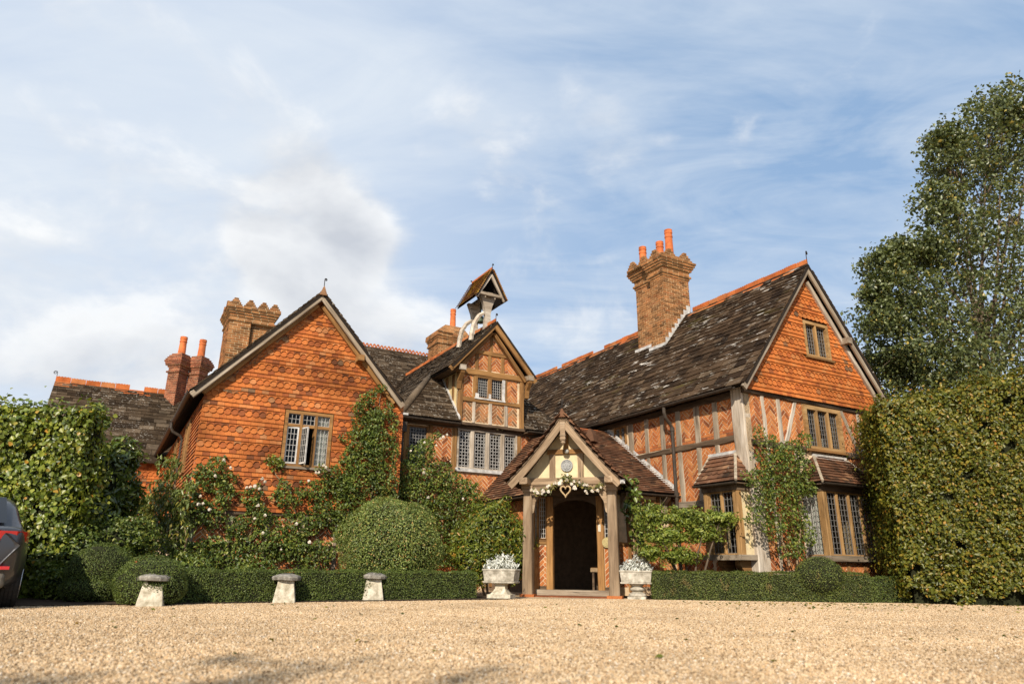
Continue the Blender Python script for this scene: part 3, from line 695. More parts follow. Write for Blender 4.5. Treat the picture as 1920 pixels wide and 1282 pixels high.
    m.tube([(-.13, u, 4.03), (-.13, u, 3.93)], .06, 10); m.tube([(-.13, u, 2.42), (-.13, u, 2.30)], .062, 10); m.tube([(-.13, u, .9), (-.13, u, .82)], .06, 10); m.obj('downpipe', PIPE, R)
    # body behind: far walls, back wall
    m = MB(); m.box(WID-.2, WID-.002, .225, LEN, 0, ZE); m.obj('far_wall', MORTAR, R)
    m = MB(); m.prism(gable_poly(.225, WID-.21, 0, ZE, XR, ZR-.2), 0, .2, Matrix(((1, 0, 0, 0), (0, 0, 1, LEN-.21), (0, 1, 0, 0), (0, 0, 0, 1)))); m.obj('back_wall', MORTAR, R)
    m = MB(); m.box(.23, WID-.23, .24, LEN-.3, 3.05, 3.2); m.obj('upper_floor', INTERIOR, R); m = MB(); m.box(.23, WID-.23, .24, LEN-.3, 4.62, 4.7); m.obj('attic_floor', INTERIOR, R)
    # --- chimney with three pots
    x0, x1, y0c, y1c = A(13.90), A(14.98), 14.93-RU0, 16.42-RU0
    rects = [(x0, x1, y0c, y0c+.62, 6.2, 9.38, 1), (x0+.14, x1-.05, y0c+.60, y1c, 6.2, 9.38, 1), (x0-.05, x1+.03, y0c-.04, y0c+.66, 6.2, 7.34, 1), (x0+.09, x1-.01, y0c+.62, y1c+.04, 6.2, 7.34, 1)]
    offs = [.03, .07, .03, .03, .09, .13, .17, .20]
    for i, o in enumerate(offs): rects.append((x0-o, x1+o, y0c-o, y0c+.66+o*.6, 9.38+i*.075, 9.38+(i+1)*.075-.001, 1)); rects.append((x0+.14-o, x1-.05+o, y0c+.66+o*.6+.002, y1c+o, 9.38+i*.075, 9.38+(i+1)*.075-.001, 1))
    zt = 9.38+len(offs)*.075; ex0, ex1, ey0, ey1 = x0-.16, x1+.16, y0c-.16, y1c+.16
    rects.append((ex0+.1, ex1-.1, ey0+.1, ey1-.1, zt, zt+.16, 0))
    for k in range(4):                                       # stepped gablets on every face
        sh = .06+.075*k
        for cx in (.27, .73):
            c = ex0+(ex1-ex0)*cx; hwd = (ex1-ex0)*.25-sh
            if hwd > .04:
                rects.append((c-hwd, c+hwd, ey0, ey0+.11, zt+k*.075, zt+(k+1)*.075-.001, 1)); rects.append((c-hwd, c+hwd, ey1-.11, ey1, zt+k*.075, zt+(k+1)*.075-.001, 1))
        for cy in (.2, .5, .8):
            c = ey0+(ey1-ey0)*cy; hwd = (ey1-ey0)*.17-sh*.8
            if hwd > .04:
                rects.append((ex0, ex0+.11, c-hwd, c+hwd, zt+k*.075, zt+(k+1)*.075-.001, 1)); rects.append((ex1-.11, ex1, c-hwd, c+hwd, zt+k*.075, zt+(k+1)*.075-.001, 1))
    ch = brick_stack(R, R, 'chimney', rects, CBRICK, MORTAR_D, 290, label='tall corbelled chimney stack with three terracotta pots')
    for x, y, h, z in ((x0+.50, y0c+.16, 1.05, zt+.1), (x0+.52, y0c+.62, .80, zt+.12), (x0+.36, y1c-.20, .92, zt+.05)): pot(ch, x, y, z, h, .135)
    m = MB()                                                 # lead flashing where stack meets slates
    zs = lambda x: ZF-slope*(XR-x)+.07
    def strip(pts, t=.012): m.add([p for p in pts], [(0, 1, 2, 3)])
    for i in range(8):
        xa, xb = x0-.1+(x1-x0)*i/8, x0-.1+(x1-x0)*(i+1)/8
        m.box(xa, xb, y0c-.075, y0c-.055, zs(xa)-.12, zs(xb)+.07)
    m.box(x0-.13, x0-.09, y0c-.08, y0c+.68, zs(x0-.1)-.08, zs(x0-.1)+.07); m.box(x0+.04, x0+.075, y0c+.68, y1c+.06, zs(x0)-.06, zs(x0)+.14)
    m.box(x0-.30, x0-.05, y0c-.10, y0c+.70, zs(x0-.3)-.02, zs(x0-.3)+.012, None)
    m.obj('lead_flashing', LEADW, R)
    # --- bay on the long wall
    def bay(fr, a0, a1, dep, zs0, zs1, ze, zl, a_l0, a_l1, lights, rows, cols, tilerow, wood, side_panel, curtain_side=None, over=.12):
        """oriel: fr is the host wall face"""
        B = MB(); M = fr.M
        B.box(a0-.06, a1+.06, zs0, zs1, 0, dep+.08, M)                   # sill slab
        o = B.obj('bay_window', W_GREY, R)
        B = MB(); B.box(a0-.02, a1+.02, ze-.16, ze-.02, 0, dep+.02, M); B.obj('head_beam', W_DARK, o)
        frF = Fr(M @ Vector((0, 0, dep-.06)), fr.ex, fr.ey)
        window(frF, a0+.12, a1-.12, zs1, ze-.15, lights, cols, rows, wood, R, fw=.035, mw=.075, d0=-.07, d1=.03, lead=LEAD_D)
        for a in (a0+.06, a1-.06): timber(fr, a, zs1, a, ze-.1, .13, dep-.13, dep, wood, o, 'corner_post', .004)
        # sides
        for a, s in ((a0, -1), (a1, 1)):
            fs = Fr(M @ Vector((a, 0, 0)), fr.en*(1 if s < 0 else -1), fr.ey)
            lo, hi = (0.0, dep-.13) if s < 0 else (-(dep-.13), 0.0)
            if side_panel:
                q = MB(); q.box(lo, hi, zs1, ze-.15, -.06, -.02, fs.M); q.obj('plaster_panel', PLASTER, o)
                q = MB()
                for k in range(5): 
                    zz = zs1+.2+k*(ze-zs1-.5)/4; c = (lo+hi)/2
                    q.prism([(c+.05*math.cos(t)*(.6+.4*math.cos(3*t)), zz+.07*math.sin(t)) for t in [2*math.pi*i/12 for i in range(12)]], -.021, -.008, fs.M)
                q.obj('pargetting', PLASTER2, o)
            else:
                window(fs, lo, hi, zs1, ze-.15, 1, 4, rows, wood, R, fw=.03, d0=-.06, d1=0.)
        # roof: three sloping planes up to the wall
        e0, e1, dd = a0-over, a1+over, dep+over; V3 = lambda a, z, d: M @ Vector((a, z, d))
        pl = {'front': [V3(e0, ze, dd), V3(e1, ze, dd), V3(a_l1, zl, .02), V3(a_l0, zl, .02)], 'left': [V3(e0, ze, .0), V3(e0, ze, dd), V3(a_l0, zl, .02)], 'right': [V3(e1, ze, dd), V3(e1, ze, .0), V3(a_l1, zl, .02)]}
        for k, pts in pl.items():
            s = sheet('bay_roof', pts, .04, UNDER, R); ex = (pts[1]-pts[0]); L = ex.length; ex.normalize(); nn = (pts[1]-pts[0]).cross(pts[2]-pts[0]).normalized(); ey = nn.cross(ex)
            f2 = Fr(pts[0], ex, ey); reg = [((p-pts[0]).dot(ex), (p-pts[0]).dot(ey)) for p in pts]
            Pz = Pieces(); hang_tiles(Pz, f2, reg, [], tw=.165, g=tilerow[1], pattern=tilerow[0], b0=-.02); Pz.emit('tile', ROOFTILE, s, R, 60, 'tile_field')
        q = MB(); q.tube([V3(e0, ze+.03, dd), V3(a_l0, zl+.03, .04)], .035, 6); q.tube([V3(e1, ze+.03, dd), V3(a_l1, zl+.03, .04)], .035, 6); q.obj('hip', flat_mat('hip_mortar', (.36, .30, .22), .95, var=.4), o)
        q = MB(); q.box(a_l0-.03, a_l1+.03, zl-.06, zl+.10, .0, .05, M); q.prism([(a_l0-.03, zl-.09), (a_l1+.03, zl-.09), (a_l1+.03, zl+.0), (a_l0-.03, zl+.0)], .05, .10, M); q.obj('lead_apron', LEADW, o)
        gutter(o, V3(e0-.02, ze-.0, dd+.03), V3(e1+.02, ze-.0, dd+.03), .05); 
        q = MB(); q.box(e0, e1, ze-.035, ze-.012, .0, dd-.01, M); q.obj('soffit', W_DARK, o)
        return o
    o1 = bay(FL, U(11.80), U(10.80), .46, .80, .91, 2.42, 3.10, U(11.92), U(11.12), 2, 9, 3, ('ppxpp', .135), W_GOLD, True)
    q = MB()
    for a in (U(11.5), U(11.0)):
        pts = [(0.0, .35), (.08, .35), (.40, .70), (.40, .80), (0, .80)]
        q.prism(pts, -.07, .07, FL.M @ Matrix(((0, 0, 1, a), (0, 1, 0, 0), (1, 0, 0, 0), (0, 0, 0, 1))))
    q.obj('bracket', W_BROWN, o1)
    o2 = bay(FG, A(13.80), A(15.70), .60, .80, .92, 2.47, 3.16, A(14.40), A(15.60), 4, 11, 3, ('p', .11), W_GOLD, False)
    FBB = Fr((0, -.53, 0), (1, 0, 0), (0, 0, 1)); bb = wall('bay_base', FBB, [(A(13.86), 0), (A(15.64), 0), (A(15.64), .8), (A(13.86), .8)], [], .5, MORTAR, R)
    P = Pieces(); herringbone(P, FBB, [[(A(13.9)+i*.58, .05), (A(13.9)+i*.58+.48, .05), (A(13.9)+i*.58+.48, .78), (A(13.9)+i*.58, .78)] for i in range(3)], 0); P.emit('brick', BRICK, bb, R, 20, 'brick_field')
    for i in range(4): timber(FBB, A(13.85)+i*.58, 0, A(13.85)+i*.58, .8, .1, -.02, .03, W_BROWN, bb)
    FSB = Fr((A(13.84), 0, 0), (0, -1, 0), (0, 0, 1)); curtain(FSB, .02, .46, .95, 2.3, -.045, R, 6)
    return R
# ---------------------------------------------------------------- left wing
LW0, LU0 = 1.55, 17.0
def left_wing():
    R = wing('tile_hung_wing', 'gabled wing hung with bright orange scalloped tiles, three-light window standing open', LW0, LU0)
    A = lambda w: w-LW0; WID = 4.74; XR = 2.33; ZR = 7.08; ZE = 4.25; LEN = 11.0; ZW = 4.62; GP = lambda x0, x1, z0: [(x0, z0), (x1, z0), (x1, ZW), (XR, ZR), (x0, ZE+.3)]
    FG = Fr((0, 0, 0), (1, 0, 0), (0, 0, 1)); FL = Fr((0, 0, 0), (0, -1, 0), (0, 0, 1))
    wh = (A(3.34), A(4.50), 2.83, 4.18)
    gw = wall('gable_wall', FG, GP(0, WID, 0), [wh], .2, MORTAR, R)
    P = Pieces(); herringbone(P, FG, [[(.15+i*.8, .35), (.83+i*.8, .35), (.83+i*.8, .95), (.15+i*.8, .95)] for i in range(6)]+[[(.15+i*.8, 1.05), (.83+i*.8, 1.05), (.83+i*.8, 1.68), (.15+i*.8, 1.68)] for i in range(6)]+[[(0, .0), (4.8, .0), (4.8, .19), (0, .19)]]); P.emit('brick', BRICK, gw, R, 90, 'brick_field')
    for i in range(7): timber(FG, .09+i*.8, .2, .09+i*.8, 1.7, .1, -.03, .03, W_GREY, gw)
    timber(FG, 0, 1.0, WID, 1.0, .1, -.03, .035, W_DARK, gw, 'rail'); timber(FG, -.04, 1.74, WID+.02, 1.74, .14, -.03, .07, W_DARK, gw, 'bressummer')
    timber(FG, 0, .27, WID, .27, .15, -.03, .04, W_GREY, gw, 'sill_beam')
    TZ = 1.80
    tb = wall('tiled_gable', Fr((0, -.04, 0), (1, 0, 0), (0, 0, 1)), GP(0, WID, TZ), [wh], .035, BATTEN, R)
    P = Pieces(); hang_tiles(P, Fr((0, -.042, 0), (1, 0, 0), (0, 0, 1)), [(-.07, TZ-.06), (WID+.04, TZ-.06), (WID+.04, ZW), (XR, ZR+.08), (-.07, ZE+.28)], [(wh[0]-.02, wh[1]+.02, wh[2]-.06, wh[3]+.02)], tw=.158, g=.0978, pattern='ppxv', b0=TZ-.05)
    P.emit('tile', TILE, tb, R, 290, 'tile_field')
    # window: left casement open, curtain drawn at right
    win = window(FG, wh[0], wh[1], wh[2], wh[3], 3, 3, 6, W_BROWN, R, fw=.075, mw=.07, d1=.09, transom=3.82, glassd=.03, skip={(0, 0), (1, 0)}, sill=W_GREY, label='three-light window with one casement open and a white curtain')
    iw = (wh[1]-wh[0]-.15-.14)/3
    def casement(ax, ang, hinge_left, nm):
        M = FG.M @ Matrix.Translation((ax, 0, .035)) @ Matrix.Rotation(ang, 4, 'Y'); f2 = Fr(M @ Vector((0, 0, 0)), M.to_3x3() @ Vector((1, 0, 0)), (0, 0, 1)); s = 1 if hinge_left else -1
        a0, a1 = (0, iw) if hinge_left else (-iw, 0); b0, b1 = wh[2]+.07, 3.78; q = MB()
        for t in ((a0, a0+.03, b0, b1), (a1-.03, a1, b0, b1), (a0+.03, a1-.03, b0, b0+.03), (a0+.03, a1-.03, b1-.03, b1)): q.box(*t, -.015, .015, f2.M)
        o = q.obj(nm, LEADW, win); g = MB(); g.add([f2.M @ Vector(p) for p in ((a0+.03, b0+.03, 0), (a1-.03, b0+.03, 0), (a1-.03, b1-.03, 0), (a0+.03, b1-.03, 0))], [(0, 1, 2, 3)]); g.obj('glass', GLASS, win)
        lattice(f2, a0+.03, a1-.03, b0+.03, b1-.03, 3, 6, .008, LEAD, win)
    x0 = wh[0]+.075
    casement(x0, -.10, True, 'casement'); casement(x0+iw+.07, -1.25, True, 'open_casement')
    curtain(FG, x0+2*(iw+.07)-.02, wh[1]-.05, wh[2]+.03, wh[3]-.05, -.035, R, 5)
    q = MB(); q.box(x0+iw+.1, x0+iw+.15, wh[2]+.06, wh[2]+.22, -.08, -.04, FG.M); q.box(x0+iw+.22, x0+iw+.26, wh[2]+.06, wh[2]+.3, -.07, -.04, FG.M); q.obj('ornament', STONE, win)
    # side wall, tile hung
    sh = [(-(19.95-LU0), -(18.95-LU0), 2.75, 4.0), (-(23.2-LU0), -(22.4-LU0), 2.75, 4.0)]
    sw = wall('side_wall', FL, [(-LEN, 0), (0-.205, 0), (-.205, ZE), (-LEN, ZE)], sh, .2, MORTAR, R)
    P = Pieces(); herringbone(P, FL, [[(-LEN+.05, .02), (-.05, .02), (-.05, 1.7), (-LEN+.05, 1.7)]]) if 0 else None; hang_tiles(P, Fr((-.03, 0, 0), (0, -1, 0), (0, 0, 1)), [(-LEN, TZ-.06), (.06, TZ-.06), (.06, ZE), (-LEN, ZE)], [(s[0]-.03, s[1]+.03, s[2]-.05, s[3]+.02) for s in sh], tw=.158, g=.0978, pattern='ppp', b0=TZ-.05); P.emit('tile', TILE, sw, R, 120, 'tile_field')
    for s in sh: window(Fr((-.03, 0, 0), (0, -1, 0), (0, 0, 1)), s[0], s[1], s[2], s[3]+.1, 2, 3, 6, W_BROWN, R, fw=.09, d1=.09)
    m = MB(); m.tube([(-.075, -.055, 1.75), (-.05, -.06, 2.6), (-.045, -.05, 4.2)], .022, 6); m.obj('corner_mortar', LEADW, R)
    m = MB(); m.box(WID-.2, WID-.002, .205, 5.0, 0, ZE); m.obj('far_wall', MORTAR, R); m = MB(); m.prism(gable_poly(0.21, WID, 0, ZE, XR, ZR), 0, .2, Matrix(((1, 0, 0, 0), (0, 0, 1, LEN), (0, 1, 0, 0), (0, 0, 0, 1)))); m.obj('back_wall', MORTAR, R)
    m = MB(); m.box(.22, WID-.22, .24, LEN-.1, 2.45, 2.6); m.obj('upper_floor', INTERIOR, R); m = MB(); m.box(.22, WID-.22, .24, LEN-.1, 4.26, 4.34); m.obj('attic_floor', INTERIOR, R)
    # roof
    OV = .34; sl = 1.10; zr = 7.27; eL = lambda y: (-.33, y, zr-sl*(XR+.33)); eR = lambda y: (XR+2.32, y, zr-sl*2.32); rp = lambda y: (XR, y, zr); y0, y1 = -OV, LEN
    r1 = sheet('roof', [eL(y1), eL(y0), rp(y0), rp(y1)], .06, UNDER, R); r2 = sheet('roof', [eR(y0), eR(y1), rp(y1), rp(y0)], .06, UNDER, R)
    LS = math.hypot(XR+.33, sl*(XR+.33)); LS2 = math.hypot(2.32, sl*2.32)
    P = Pieces(); slates(P, Fr(eL(y1), (0, -1, 0), (1, 0, sl)), [(0, -.05), (y1-y0, -.05), (y1-y0, LS), (0, LS)], lambda b: .22-.02*b, lambda b: .42-.04*b); P.emit('slate', SLATE_G, r1, R, 60, 'slate_field')
    P = Pieces(); slates(P, Fr(eR(y0), (0, 1, 0), (-1, 0, sl)), [(0, -.05), (y1-y0, -.05), (y1-y0, LS2), (0, LS2)], lambda b: .22-.02*b, lambda b: .42-.04*b); P.emit('slate', SLATE_G, r2, R, 0, 'slate_field')
    ridge(R, R, (XR, y0+.02, zr+.02), (XR, y1, zr+.02), None, .32)
    FB = Fr((0, y0+.03, 0), (1, 0, 0), (0, 0, 1)); dz = -.11
    barge(FB, -.35, zr-sl*(XR+.35)+dz, XR, zr+dz, .16, -.05, .01, W_GREY, R); barge(FB, XR, zr+dz, XR+2.36, zr-sl*2.36+dz, .16, -.05, .01, W_GREY, R)
    barge(FB, XR+.06, zr-.32, XR+2.15, zr-sl*2.15-.26, .12, -.25, -.12, W_BROWN, R, 'inner_rafter'); barge(FB, -.1, zr-sl*(XR+.1)-.26, XR-.06, zr-.32, .12, -.25, -.12, W_BROWN, R, 'inner_rafter')
    for x in (2*XR-1.2,):
        m = MB(); m.box(x-.08, x+.08, y0-.02, .05, zr-sl*1.22-.32, zr-sl*1.22-.16); m.obj('purlin_end', W_BROWN, R)
    m = MB(); m.prism([(XR-.10, zr-.1), (XR+.10, zr-.1), (XR+.01, zr+.14), (XR-.01, zr+.14)], 0, .05, Matrix(((1, 0, 0, 0), (0, 0, -1, y0), (0, 1, 0, 0), (0, 0, 0, 1)))); m.obj('apex_tile', ROOFTILE, R)
    scroll('finial', R, (XR, y0-.02, zr+.14), .20, .035, face=(1, .3, 0))
    gutter(R, (-.39, y1, zr-sl*(XR+.35)-.0), (-.39, y0+.02, zr-sl*(XR+.35)-.0), .062)
    u = 20.9-LU0; m = MB(); m.tube([(-.42, u, 4.28), (-.42, u, 4.15), (-.36, u, 4.05), (-.16, u, 3.95), (-.10, u, 3.85), (-.10, u, 0)], .04, 8); m.obj('downpipe', PIPE, R)
    # stack behind the gable
    x0, x1, ya, yb = A(2.22), A(3.50), 21-LU0, 22.3-LU0; xm = (x0+x1)/2
    rects = [(x0, xm-.02, ya, yb, 5.0, 7.55, 1), (xm+.02, x1, ya+.12, yb, 5.0, 7.55, 1), (xm-.1, xm+.1, ya+.16, yb-.05, 5.0, 7.55, 1)]
    offs = [.04, .0, .03, .07, .11, .14]
    for i, o in enumerate(offs): rects.append((x0-o, x1+o, ya-o, yb+o, 7.55+i*.075, 7.55+(i+1)*.075-.001, 1))
    zt = 7.55+len(offs)*.075; ex0, ex1, ey0, ey1 = x0-.11, x1+.11, ya-.11, yb+.11
    for k in range(4):
        for c in (.14, .42, .68, .9):
            h = .185-.042*k; cx = ex0+(ex1-ex0)*c
            rects.append((cx-h, cx+h, ey0, ey0+.1, zt+k*.062, zt+(k+1)*.062-.001, 1)); rects.append((cx-h, cx+h, ey1-.1, ey1, zt+k*.062, zt+(k+1)*.062-.001, 1))
        for c in (.3, .7):
            h = .185-.042*k; cy = ey0+(ey1-ey0)*c; rects.append((ex0, ex0+.1, cy-h, cy+h, zt+k*.062, zt+(k+1)*.062-.001, 1)); rects.append((ex1-.1, ex1, cy-h, cy+h, zt+k*.062, zt+(k+1)*.062-.001, 1))
    brick_stack(R, R, 'chimney', rects, CBRICK, MORTAR_D, 170, label='broad brick chimney stack with stepped gablets round its top and no pots')
    return R
# ---------------------------------------------------------------- central block with dormer gable and bell cote
CW0, CU0 = 6.35, 18.15
def central_block():
    R = wing('dormer_gabled_range', 'recessed central range with tall leaded windows, herringbone dormer gable and bell cote', CW0, CU0)
    A = lambda w: w-CW0; FG = Fr((0, 0, 0), (1, 0, 0), (0, 0, 1)); ZE = 4.55; WID = 5.9
    holes = [(A(6.95), A(7.58), 3.25, 4.40), (A(8.52), A(10.48), 3.34, 4.46)]
    w1 = wall('front_wall', FG, [(0, 0), (WID, 0), (WID, ZE), (0, ZE)], holes, .2, MORTAR, R)
    P = Pieces(); herringbone(P, FG, [[(A(7.72), 3.36), (A(8.32), 3.36), (A(8.32), 4.44), (A(7.72), 4.44)]], 2)
    herringbone(P, FG, [[(A(10.68), 2.6), (A(11.42), 2.6), (A(11.42), 4.44), (A(10.68), 4.44)], [(A(11.5), 2.6), (A(12.2), 2.6), (A(12.2), 4.44), (A(11.5), 4.44)], [(A(8.5), 2.3), (A(10.6), 2.3), (A(10.6), 3.18), (A(8.5), 3.18)], [(A(6.4), 2.3), (A(8.4), 2.3), (A(8.4), 3.18), (A(6.4), 3.18)], [(A(6.4), .02), (A(9.3), .02), (A(9.3), 2.15), (A(6.4), 2.15)]])
    P.emit('brick', BRICK, w1, R, 150, 'brick_field')
    for c, w in ((7.65, .13), (8.42, .16), (10.58, .15), (11.46, .1), (6.9, .1)): timber(FG, A(c), 2.3, A(c), 4.55, w, -.03, .04, W_BROWN, w1)
    timber(FG, A(7.6), 3.28, A(8.4), 3.28, .13, -.03, .045, W_BROWN, w1, 'rail'); timber(FG, .05, 4.5, WID-.05, 4.5, .12, -.03, .05, W_DARK, w1, 'wall_plate'); timber(FG, A(7.), 2.25, A(10.6), 2.25, .14, -.03, .045, W_BROWN, w1, 'rail')
    window(FG, A(6.95), A(7.58), 3.25, 4.42, 1, 3, 6, W_BROWN, R, octo=3, fw=.05, lead=LEAD_D)
    window(FG, A(8.50), A(10.50), 3.32, 4.47, 4, 3, 6, W_PALE, R, octo=2, fw=.045, mw=.13, d1=.05, label='row of four tall lights with ringed lead lattice and white mullions')
    m = MB(); m.box(A(8.45), A(10.55), 3.22, 3.318, 0, .09, FG.M); m.box(A(10.46), A(10.60), 3.2, 3.62, .0, .075, FG.M)
    L0, L1 = (A(9.36), 2.60), (A(10.62), 3.93); 
    m.prism([(L0[0], L0[1]), (L0[0]+.12, L0[1]-.02), (L1[0]+.05, L1[1]-.14), (L1[0]+.05, L1[1]+.02)], .0, .06, FG.M); m.obj('lead_flashing', LEADW, R)
    # dormer gable, jettied a little
    JD = .12; FD = Fr((0, -JD, 0), (1, 0, 0), (0, 0, 1)); x0, x1, xr = A(8.46), A(10.66), A(9.48); sl = 1.12; zr = 7.55
    gp = [(x0, 4.62), (x1, 4.62), (x1, 6.15), (xr, zr), (x0, 6.15)]
    dh = [(A(9.02), A(9.93), 5.44, 6.09)]
    w2 = wall('dormer_wall', FD, gp, dh, .18, MORTAR, R)
    P = Pieces(); cols = [(8.56, 8.90), (9.02, 9.43), (9.57, 9.98), (10.12, 10.44)]
    herringbone(P, FD, [[(A(a), 4.70), (A(b), 4.70), (A(b), 5.27), (A(a), 5.27)] for a, b in cols]); P.emit('brick', BRICK_Y, w2, R, 60, 'brick_field')
    P = Pieces(); herringbone(P, FD, [[(A(8.56), 5.43), (A(8.88), 5.43), (A(8.88), 6.09), (A(8.56), 6.09)], [(A(10.08), 5.43), (A(10.44), 5.43), (A(10.44), 6.09), (A(10.08), 6.09)]])
    tri = [(x0+.1, 6.33), (x1-.1, 6.33), (xr, zr-.12)]
    for a, b in ((8.5, 8.96), (9.06, 9.38), (9.52, 9.84), (9.97, 10.6)): 
        q = clip([(A(a), 6.33), (A(b), 6.33), (A(b), 6.80), (A(a), 6.80)], tri)
        if len(q) > 2: herringbone(P, FD, [q])
    q = clip([(A(8.6), 6.93), (A(10.6), 6.93), (A(10.6), 7.6), (A(8.6), 7.6)], tri); herringbone(P, FD, [q]); P.emit('brick', BRICK, w2, R, 90, 'brick_field')
    for c, w in ((8.955, .11), (9.50, .11), (10.05, .11)): timber(FD, A(c), 4.66, A(c), 5.32, w, -.03, .035, W_PALE, w2)
    for c in (8.50, 10.60): timber(FD, A(c), 4.62, A(c), 6.2, .15, -.04, .06, W_BROWN, w2, 'post')
    for c, w in ((8.95, .1), (10.02, .11)): timber(FD, A(c), 5.4, A(c), 6.12, w, -.03, .04, W_BROWN, w2)
    for c in (9.01, 9.45, 9.905): timber(FD, A(c), 6.3, A(c), 6.85 if c == 9.45 else 6.8, .12, -.03, .035, W_BROWN, w2)
    timber(FD, A(8.5), 5.35, A(10.6), 5.35, .13, -.03, .05, W_BROWN, w2, 'rail'); timber(FD, A(8.36), 6.20, A(10.86), 6.20, .18, -.03, .075, W_BROWN, w2, 'tie_beam'); timber(FD, A(8.95), 6.86, A(10.2), 6.86, .13, -.03, .05, W_BROWN, w2, 'collar')
    timber(FD, A(8.36), 4.60, A(10.80), 4.60, .09, -.02, .09, W_DARK, w2, 'jetty_beam'); timber(FD, A(9.5), 6.9, A(9.5), 7.5, .1, -.03, .03, W_BROWN, w2)
    for c, s in ((8.42, -1), (10.76, 1)):                      # beam ends on curved brackets
        m = MB(); m.box(A(c)-.09, A(c)+.09, -JD-.34, -JD-.02, 6.14, 6.30); m.obj('beam_end', W_PALE if s < 0 else W_GREY, R)
        m = MB(); m.prism([(0, 5.6), (.06, 5.62), (.10, 5.85), (.28, 6.06), (.30, 6.14), (0, 6.14)], A(c)-.06, A(c)+.06, Matrix(((0, 0, 1, 0), (-1, 0, 0, -JD-.02), (0, 1, 0, 0), (0, 0, 0, 1)))); m.obj('bracket', W_BROWN, R)
    window(FD, A(8.99), A(9.96), 5.42, 6.11, 2, 5, 7, W_BROWN, R, fw=.05, mw=.13, d1=.055)
    m = MB(); m.box(A(8.97), A(9.09), 5.42, 5.56, .056, .066, FD.M); m.box(A(9.42), A(9.50), 5.44, 5.58, .056, .066, FD.M); m.box(A(9.88), A(9.98), 5.42, 6.08, .056, .066, FD.M); m.box(A(8.95), A(9.99), 5.385, 5.43, .03, .075, FD.M); m.obj('white_paint', LEADW, R)
    # cheek wall (plaster and studs) on the left of the dormer
    FC = Fr((A(8.46), 0, 0), (0, -1, 0), (0, 0, 1))
    m = MB(); m.prism([(-2.2, 4.6), (JD-.02, 4.6), (JD-.02, 6.2), (-2.2, 6.2)], -.15, 0, FC.M); ck = m.obj('cheek_wall', PLASTER2, R)
    for a in (-1.2, -.75, -.3): timber(FC, a, 4.6, a, 6.15, .13, -.02, .03, W_BROWN, ck)
    FC2 = Fr((A(10.66), 0, 0), (0, 1, 0), (0, 0, 1)); m = MB(); m.prism([(-JD+.02, 4.6), (2.2, 4.6), (2.2, 6.2), (-JD+.02, 6.2)], -.15, 0, FC2.M); m.obj('cheek_wall', PLASTER2, R)
    # roof: long left and right slopes, hipped front below the dormer
    zrf = 7.82; xl, xrr = -.0, 2*xr; sl2 = 1.115; eaveL = xr-(zrf-4.60)/sl2; eaveR = xr+(zrf-4.60)/sl2; ye = -.30
    yd = -JD-.34; dl, dr = A(8.03), A(10.92); zdl = zrf-sl2*(xr-dl)
    yb = 7.6
    zdl = zrf-sl2*(xr-dl); ztop = 4.60+1.1*1.45; yhip = lambda z: ye+(z-4.60)/1.1
    # upper left slope with dormer eave, then main slope behind
    h_at = lambda x: 4.60+(x-eaveL)*sl2
    yx = yhip(zdl)
    ptsL = [(dl, yx, zdl), (dl, yd, zdl), (xr, yd, zrf), (xr, yb, zrf), (eaveL, yb, 4.60), (eaveL, ye, 4.60)]
    rl = sheet('roof', ptsL[:4]+ptsL[4:], .06, UNDER, R)
    ptsR = [(dr, yd, zdl), (dr, yx, zdl), (eaveR, ye, 4.60), (eaveR, yb, 4.60), (xr, yb, zrf), (xr, yd, zrf)]
    rr = sheet('roof', ptsR, .06, UNDER, R)
    FRL = Fr((eaveL, yb, 4.60), (0, -1, 0), (1, 0, sl2)); LSL = math.hypot(1, sl2)*(xr-eaveL); bq = math.hypot(1, sl2)*(dl-eaveL)
    P = Pieces(); G = lambda b: .21-.02*b; Wf = lambda b: .38-.035*b
    slates(P, FRL, [(0, 0), (yb-ye-.02, 0), (yb-yx, bq), (0, bq)], G, Wf); slates(P, FRL, [(0, bq+.001), (yb-yd, bq+.001), (yb-yd, LSL), (0, LSL)], G, Wf); P.emit('slate', SLATE_G, rl, R, 170, 'slate_field')
    FRR = Fr((eaveR, yd, 4.60), (0, 1, 0), (-1, 0, sl2)); P = Pieces(); slates(P, FRR, [(0, bq), (yb-yd, bq), (yb-yd, LSL), (0, LSL)], G, Wf); P.emit('slate', SLATE_G, rr, R, 0, 'slate_field')
    fl = [(eaveL, ye, 4.60), (A(8.46), ye, 4.60), (A(8.46), yhip(6.2), 6.2), (dl+.02, yx, zdl)]
    f1 = sheet('front_roof', fl, .05, UNDER, R); fr_ = [(A(10.66), ye, 4.60), (eaveR, ye, 4.60), (dr-.02, yx, zdl), (A(10.66), yhip(6.2), 6.2)]; f2 = sheet('front_roof', fr_, .05, UNDER, R)
    k = math.hypot(1, 1.1)
    for pts, o, lim in ((fl, f1, 60), (fr_, f2, 40)):
        f0 = Fr(pts[0], (1, 0, 0), (0, 1, 1.1)); reg = [(p[0]-pts[0][0], (p[1]-pts[0][1])*k) for p in pts]
        P = Pieces(); slates(P, f0, reg, lambda b: .17-.02*b, lambda b: .34); P.emit('slate', SLATE_G, o, R, lim, 'slate_field')
    m = MB(); m.tube([(eaveL, ye, 4.64), ((eaveL+dl)/2, (ye+yx)/2, (4.64+zdl+.06)/2), (dl, yx, zdl+.04)], [.10, .11, .08], 10); m.obj('hip', SLATE_G, R, smooth=True)
    m = MB(); m.box(eaveL-.08, eaveL+.22, ye-.06, ye+.1, 4.60, 4.66); m.obj('lead_saddle', LEADW, R)
